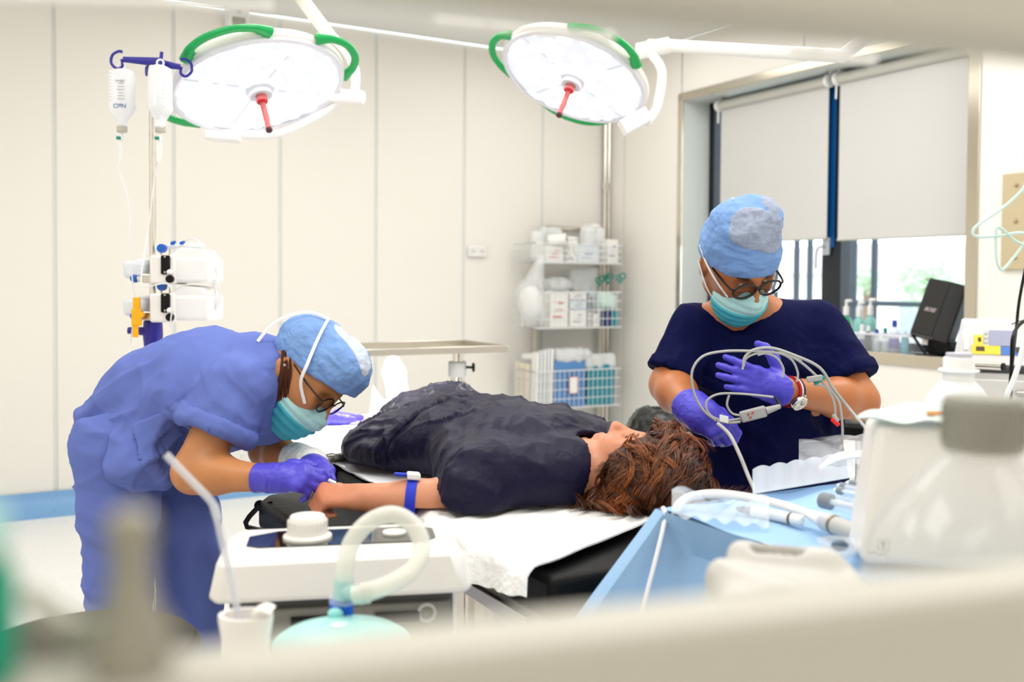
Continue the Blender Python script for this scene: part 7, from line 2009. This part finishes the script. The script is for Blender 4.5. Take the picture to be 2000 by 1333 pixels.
stool(at(165, 1258, 1.50), at(165, 1258, 1.50).z, 0.175, 'dark olive round stool behind the blurred post, lower left', m=mat('olive upholstery', (62, 60, 44), 0.5))
stool(at(1688, 822, 3.25), at(1688, 818, 3.25).z, 0.16, 'black round stool on a chrome post behind the man\'s elbow')
def bin_():
    c = at(1298, 835, 4.3); zt = c.z
    t = thing('waste_bin', 'waste bin lined with a crumpled black bag behind the patient\'s head', 'bin', (c.x, c.y, 0))
    MB().lathe([(0.15, 0.0), (0.18, zt - 0.1), (0.185, zt - 0.1), (0.185, zt - 0.07)], (c.x, c.y, 0), n=28).build('bucket', M_grey, t)
    S = SDF((c.x - 0.3, c.y - 0.3, zt - 0.35), (c.x + 0.3, c.y + 0.3, zt + 0.2), 0.012)
    S.ell((c.x, c.y, zt - 0.02), (0.155, 0.155, 0.085), k=0); S.cone((c.x, c.y, zt - 0.25), (c.x, c.y, zt - 0.05), 0.175, 0.165, 0.04)
    S.ell((c.x + 0.02, c.y, zt + 0.07), (0.09, 0.09, 0.06), k=0.02, op='s')
    skin_mesh('bin_liner', S, mat('black bag', (14, 16, 14), 0.25, bump=(22, 0.8, 6)), t, 1, lambda P, N: 0.014 * ridge(P * 13, 5, 3))
bin_()

# ================================================================== window sill things
def sill_pt(px, depth):                               # on the sill, depth behind the wall face
    d = ray(px, 650); tt = (RIGHT + depth) / U.dot(d); p = d * tt
    return Vector((p.x, p.y, SILL))
def speaker():
    c = sill_pt(1822, 0.10); w, h, th = 0.20, 0.33, 0.15
    t = thing('speaker', 'black portable speaker tilted back on the window sill', 'speaker', c)
    tl = math.radians(26); Z = (Vector((0, 0, 1)) * math.cos(tl) + U * math.sin(tl) * 0.6 - V * math.sin(tl) * 0.35).normalized(); X = -V; X = (X - Z * X.dot(Z)).normalized(); Yv = Z.cross(X)
    b0 = c + Vector((0, 0, 0.085)) - U * 0.01
    m = b0 + Z * (h / 2)
    poly = [(-w / 2 - 0.012, 0.0), (-w / 2 + 0.0, -th * 0.42), (w / 2 - 0.055, -th * 0.42), (w / 2 + 0.012, -0.02), (w / 2, th * 0.4), (-w / 2 + 0.02, th * 0.4)]
    MB().prism(poly, b0, X, Yv, Z * h).build('cabinet', mat('speaker shell', (16, 17, 18), 0.45), t, bevel=0.006)
    MB().box(b0 + Z * (h / 2) - Yv * (th * 0.42 + 0.002) - X * 0.028, (w - 0.062, 0.006, h - 0.03), X=X, Y=Yv, Z=Z).build('grille', mat('speaker grille', (34, 31, 29), 0.6, bump=(700, 0.2)), t, bevel=0.002)
    text('logo', 'BOSE', mat('logo silver', (214, 200, 204), 0.4), t, b0 + Z * (h * 0.47) - Yv * (th * 0.42 + 0.0062) - X * 0.024, X, Z, 0.030, shear=0.45)
    MB().box(b0 + Z * 0.006 - Yv * (th * 0.42 + 0.003) - X * 0.02, (w - 0.05, 0.006, 0.008), X=X, Y=Yv, Z=Z).build('trim_line', mat('speaker trim', (70, 66, 60), 0.5), t)
    MB().tube([b0 - X * 0.09 - Yv * 0.05, c - X * (-0.005) - U * 0.06 + Vector((0, 0, 0.01))], 0.008, 8).build('stand_leg', M_black, t)
    MB().box(c + Vector((0, 0, 0.008)) - V * 0.02, (0.17, 0.13, 0.016), X=U, Y=V).build('stand_foot', M_black, t, bevel=0.003)
    MB().box(c + Vector((0, 0, 0.05)) - V * 0.05 + U * 0.02, (0.08, 0.14, 0.075), X=U, Y=V).build('stand_block', M_black, t, bevel=0.006)
speaker()
def sill_items():
    def bottle(px, depth, r, h, m, mcap, label, group, caph=0.25, neck=0.45, cap2=None, name='bottle', lab=None, z=None):
        c = sill_pt(px, depth); c.z = SILL + (z or 0.001)
        t = thing(name, label, 'bottle', c, group)
        MB().lathe([(r * 0.9, 0), (r, 0.004), (r, h * 0.55), (r * 0.92, h * 0.66), (r * neck, h * 0.75), (r * neck, h * 0.80)], c, n=20).build('body', m, t)
        MB().lathe([(r * neck * 1.15, h * 0.78), (r * neck * 1.1, h * 0.98), (0, h)], c, n=16).build('cap', mcap, t)
        if lab: MB().lathe([(r * 1.01, h * 0.12), (r * 1.015, h * 0.13), (r * 1.015, h * 0.42), (r * 1.01, h * 0.43)], c, n=20).build('label_band', lab, t)
        return t, c
    M_gr, M_am = mat('green liquid bottle', (0, 150, 96), 0.25), mat('aqua bottle', (150, 216, 208), 0.25, alpha=0.8)
    G = 'disinfectant bottles behind the plastic box'
    for i, (px, dp, m, r, h, lb) in enumerate(((1652, 0.185, M_gr, 0.036, 0.30, 'deep green disinfectant bottle, nearest the man\'s sleeve'), (1677, 0.185, M_am, 0.035, 0.29, 'pale aqua bottle with green pump, second from the sleeve'), (1699, 0.185, M_am, 0.034, 0.31, 'pale aqua pump bottle farthest right of the three behind the box'))):
        t, c = bottle(px, dp, r, h * 0.86, m, M_white, lb, G)
        b = MB(); b.cyl(c + Vector((0, 0, h * 0.84)), c + Vector((0, 0, h * 0.95)), 0.008, n=10); b.tube([c + Vector((0, 0, h * 0.95)), c + Vector((0, 0, h * 0.97)) - V * 0.04], [0.012, 0.007], 8); b.build('pump', M_white, t)
    # plastic box
    a, b = sill_pt(1668, 0.02), sill_pt(1774, 0.02); L_ = (b - a).length; c = (a + b) / 2 + U * 0.06
    t = thing('plastic_box', 'clear plastic box full of small bottles on the window sill', 'box', (c.x, c.y, SILL))
    h = 0.105; bx = MB()
    for d, s in ((U * 0.06, (0.003, L_, h)), (-U * 0.06, (0.003, L_, h)), (V * (L_ / 2), (0.12, 0.003, h)), (-V * (L_ / 2), (0.12, 0.003, h))): bx.box(Vector((c.x, c.y, SILL + h / 2 + 0.004)) + d, s, X=U, Y=V)
    bx.box((c.x, c.y, SILL + 0.003), (0.12, L_, 0.003), X=U, Y=V)
    bx.build('walls', mat('box film', (240, 244, 250), 0.08, alpha=0.14), t)
    rm = MB()
    for d, s in ((U * 0.06, (0.010, L_ + 0.02, 0.012)), (-U * 0.06, (0.010, L_ + 0.02, 0.012)), (V * (L_ / 2), (0.13, 0.010, 0.012)), (-V * (L_ / 2), (0.13, 0.010, 0.012))): rm.box(Vector((c.x, c.y, SILL + h)) + d, s, X=U, Y=V)
    rm.build('rim', mat('box rim', (226, 228, 240), 0.3), t, bevel=0.002)
    G = 'small bottles in the clear box'
    M_wb, M_br, M_pu, M_cl = mat('white bottle', (240, 242, 244), 0.35), mat('brown glass', (52, 40, 34), 0.2), mat('purple label', (112, 84, 172), 0.5), mat('clear bottle', (230, 238, 242), 0.1, alpha=0.5)
    M_bl = mat('blue cap', (40, 76, 168), 0.4)
    bottle(1684, 0.085, 0.027, 0.150, M_wb, M_wb, 'round white bottle with blue label band in the clear box', G, lab=mat('label blue violet', (86, 96, 176), 0.5), z=0.006)
    bottle(1696, 0.045, 0.020, 0.145, M_br, M_wb, 'brown glass bottle with white cap in the clear box', G, z=0.006)
    bottle(1713, 0.045, 0.021, 0.130, M_cl, M_bl, 'clear bottle with small blue cap in the clear box', G, z=0.006)
    bottle(1729, 0.045, 0.021, 0.140, M_cl, M_teal, 'clear bottle with small green cap in the clear box', G, z=0.006)
    bottle(1747, 0.085, 0.028, 0.185, M_cl, M_bl, 'tall bottle with purple label and blue cap in the clear box', G, lab=M_pu, z=0.006)
    bottle(1768, 0.05, 0.022, 0.130, mat('turquoise liquid', (60, 176, 200), 0.2), M_cl, 'bottle of turquoise liquid at the right end of the clear box', G, z=0.006)
sill_items()

# ================================================================== right side: generator on a cart, wall plate, tubing
def generator():
    X = U.copy(); Yv = V.copy(); Z = Vector((0, 0, 1))
    X = Vector((0.92, -0.39, 0)).normalized(); Yv = Vector((0.39, 0.92, 0)).normalized()
    fl = at(1868, 712, 3.55); w, dp = 0.42, 0.36; zc = fl.z
    c = fl + X * (w / 2) + Yv * (dp / 2)
    t = thing('generator', 'electrosurgical generator with yellow and blue fields at the right edge', 'generator', (c.x, c.y, zc))
    zt = at(1885, 628, 3.55).z; h = zt - zc; lean = Vector((0, 0, 1)) * math.cos(0.25) + Yv * math.sin(0.25)
    fs = [(-w / 2, 0), (w / 2, 0), (w / 2 - 0.028, 1), (-w / 2 + 0.028, 1)]
    b = MB(); q = lambda a, f, d: c + X * a + Yv * d + Z * (f * h)
    vs = [q(-w / 2, 0, -dp / 2), q(w / 2, 0, -dp / 2), q(w / 2 - 0.028, 1, -dp / 2 + 0.05), q(-w / 2 + 0.028, 1, -dp / 2 + 0.05), q(-w / 2, 0, dp / 2), q(w / 2, 0, dp / 2), q(w / 2 - 0.028, 1, dp / 2), q(-w / 2 + 0.028, 1, dp / 2)]
    b.add(vs, [(0, 1, 2, 3), (5, 4, 7, 6), (3, 2, 6, 7), (1, 0, 4, 5), (1, 5, 6, 2), (4, 0, 3, 7)]); b.build('case', mat('generator shell', (224, 222, 222), 0.4), t, bevel=0.006)
    nrm = (vs[1] - vs[0]).cross(vs[3] - vs[0]).normalized(); nrm = nrm if nrm.y < 0 else -nrm; up = (vs[3] + vs[2] - vs[0] - vs[1]).normalized()
    f = lambda a, s: vs[0].lerp(vs[1], 0.5) + X * (a - w / 2) + up * s
    def plate(px0, py0, px1, py1, name, m, parent=t, e=0.002):
        def hit(px, py): d = ray(px, py); o = Vector((0, 0, CAMZ)); tt = (vs[0] - o).dot(nrm) / d.dot(nrm); return o + d * tt
        a, b_ = hit(px0, py1), hit(px1, py0); u = (b_ - a); return MB().box((a + b_) / 2 + nrm * e, (abs(u.dot(X)), 0.003, abs(u.dot(up))), X=X, Y=X.cross(up) * -1, Z=up).build(name, m, parent, bevel=0.001)
    M_ye, M_bu = mat('panel yellow', (250, 218, 72), 0.45), mat('panel blue', (84, 128, 206), 0.45)
    y1 = plate(1902, 655, 1920, 676, 'yellow_field', M_ye); plate(1897, 676, 1954, 692, 'yellow_field', M_ye); b1 = plate(1954, 679, 2000, 694, 'blue_field', M_bu)
    plate(1932, 647, 1982, 676, 'screen', mat('lcd', (168, 170, 196), 0.2), e=0.003); plate(1906, 678, 1923, 686, 'display', mat('dark display', (84, 72, 48), 0.3), e=0.004); plate(1910, 660, 1916, 668, 'display', mat('dark display', (84, 72, 48), 0.3), e=0.004)
    plate(1984, 680, 2004, 690, 'display', mat('dark display', (84, 72, 48), 0.3), e=0.004)
    for py in (650, 659, 668): plate(1922, py - 3, 1929, py + 3, 'button', mat('button grey', (206, 206, 208), 0.4), e=0.004)
    plate(1882, 652, 1892, 684, 'side_grip', M_white, e=0.006)
    pk = MB()
    for k in range(3): pk.box(f(0.20 + 0.014 * k, 0.046), (0.009, 0.002, 0.005), X=X, Z=up)
    pk.build('print', mat('panel ink', (120, 110, 70), 0.5), t)
    # cart with drawers
    k = thing('equipment_cart', 'grey drawer cart with a steel push bar under the generator', 'cart', (c.x, c.y, 0))
    M_ca = mat('cart grey', (216, 214, 212), 0.4)
    MB().box((c.x + 0.06, c.y, zc - 0.012), (w + 0.14, dp + 0.06, 0.022), X=X, Y=Yv).build('top_board', mat('cart dark edge', (60, 62, 66), 0.4), k, bevel=0.003)
    MB().box((c.x + 0.06, c.y, (zc - 0.02 + 0.12) / 2), (w + 0.12, dp + 0.04, zc - 0.15), X=X, Y=Yv).build('cabinet', M_ca, k, bevel=0.004)
    for i in range(3):
        z = zc - 0.05 - 0.17 * i - 0.075
        d = MB().box(Vector((c.x + 0.06, c.y, z)) - Yv * (dp / 2 + 0.028), (w + 0.08, 0.016, 0.15), X=X, Y=Yv).build('drawer', M_ca, k, bevel=0.004)
        MB().box(Vector((c.x + 0.06, c.y, z + 0.03)) - Yv * (dp / 2 + 0.042), (0.14, 0.012, 0.014), X=X, Y=Yv).build('drawer_handle', M_steel, d, bevel=0.003)
    a, b_ = at(1893, 713, 3.38), at(1957, 717, 3.30)
    MB().cyl(a, b_, 0.0125, n=14).build('push_bar', M_chrome, k); MB().cyl(b_, b_ + (b_ - a).normalized() * 0.008, 0.0135, n=14).build('bar_end', M_black, k)
    MB().tube([a + Vector((0.02, 0, 0)), a + Vector((0.02, 0.22, -0.02))], 0.009, 8).build('bar_bracket', M_chrome, k)
    for s1 in (-0.2, 0.3):
        for s2 in (-0.14, 0.14): q_ = Vector((c.x, c.y, 0)) + X * s1 + Yv * s2; MB().torus((q_.x, q_.y, 0.05), 0.036, 0.014, axis=X, n=18, m=8).build('castor', M_black, k)
generator()
def wall_plate():
    a = on_right(1957, 435, 0.015); z1, z0 = on_right(1958, 341, 0.015).z, on_right(1957, 527, 0.015).z
    vv = V.dot(a); w = 0.62
    t = thing('wall_plate', 'beige screwed wall plate right of the window', 'panel', room(RIGHT - 0.012, vv - w / 2, z0))
    MB().box(room(RIGHT - 0.010, vv - w / 2, (z0 + z1) / 2), (0.016, w, z1 - z0), X=U, Y=V).build('plate', mat('beige laminate', (196, 180, 146), 0.5), t, bevel=0.002)
    for k in range(3):
        MB().sphere(room(RIGHT - 0.019, vv - 0.075, z0 + 0.06 + (z1 - z0 - 0.12) * k / 2), 0.010, 10, 6).build('screw', mat('brass screw', (168, 152, 120), 0.4, 0.6), t)
wall_plate()
def right_tubing():
    Y = 3.0; p = lambda x, y, d=0.0: at(x, y, Y + d)
    t = thing('oxygen_tubing', 'clear greenish tubing hanging in loops at the right edge', 'tube', p(1950, 450))
    m = mat('greenish clear tube', (212, 236, 230), 0.15, alpha=0.7)
    MB().tube([p(2006, 352), p(1996, 372), p(1960, 405), p(1912, 438), p(1900, 452), p(1908, 462), p(1950, 461), p(1990, 455), p(2006, 462), p(1990, 490), p(1962, 524), p(1953, 524), p(1946, 505), p(1945, 460), p(1948, 444), p(1960, 450), p(1985, 472), p(2012, 482)], 0.0052, 8, sub=6).build('tube', m, t)
    b = thing('drip_bag', 'white hanging bag just entering at the right edge', 'bag', p(2020, 340))
    MB().lathe([(0.004, 0.0), (0.02, 0.03), (0.036, 0.06), (0.036, 0.19), (0.02, 0.21), (0.0, 0.212)], p(2021, 352), n=20, X=(1, 0, 0), sx=0.5).build('bag', M_white, b)
    MB().tube([p(2021, 214), p(2021, 150)], 0.003, 6).build('hanger', M_steel, b)
    c = MB().tube([p(2012, 480, .3), p(1992, 580, .3), p(1985, 640, .28), p(1978, 700, .2), p(1972, 768, .2), p(1972, 900, .2)], 0.0052, 8, sub=6)
    c.tube([p(2012, 620, .25), p(1990, 636, .2), p(1978, 660, .15), p(1976, 700, .15), p(1974, 770, .15), p(1974, 900, .15)], 0.0058, 8, sub=6)
    c.tube([p(2010, 625, .3), p(1990, 628, .3), p(1976, 634, .32)], 0.002, 6, sub=4)
    solo(c, 'power_cable', M_black, 'black cables hanging in front of the generator at the right edge', 'cable')
    d = MB().tube([p(2012, 590, -.1), p(2002, 660, -.1), p(1984, 730, -.1), p(1966, 775, -.1), p(1950, 840, -.1)], 0.008, 10, sub=6)
    solo(d, 'white_hose', mat('white hose', (236, 240, 242), 0.25), 'white hose crossing the black cables at the right edge', 'hose')
right_tubing()
bpy.context.view_layer.update()
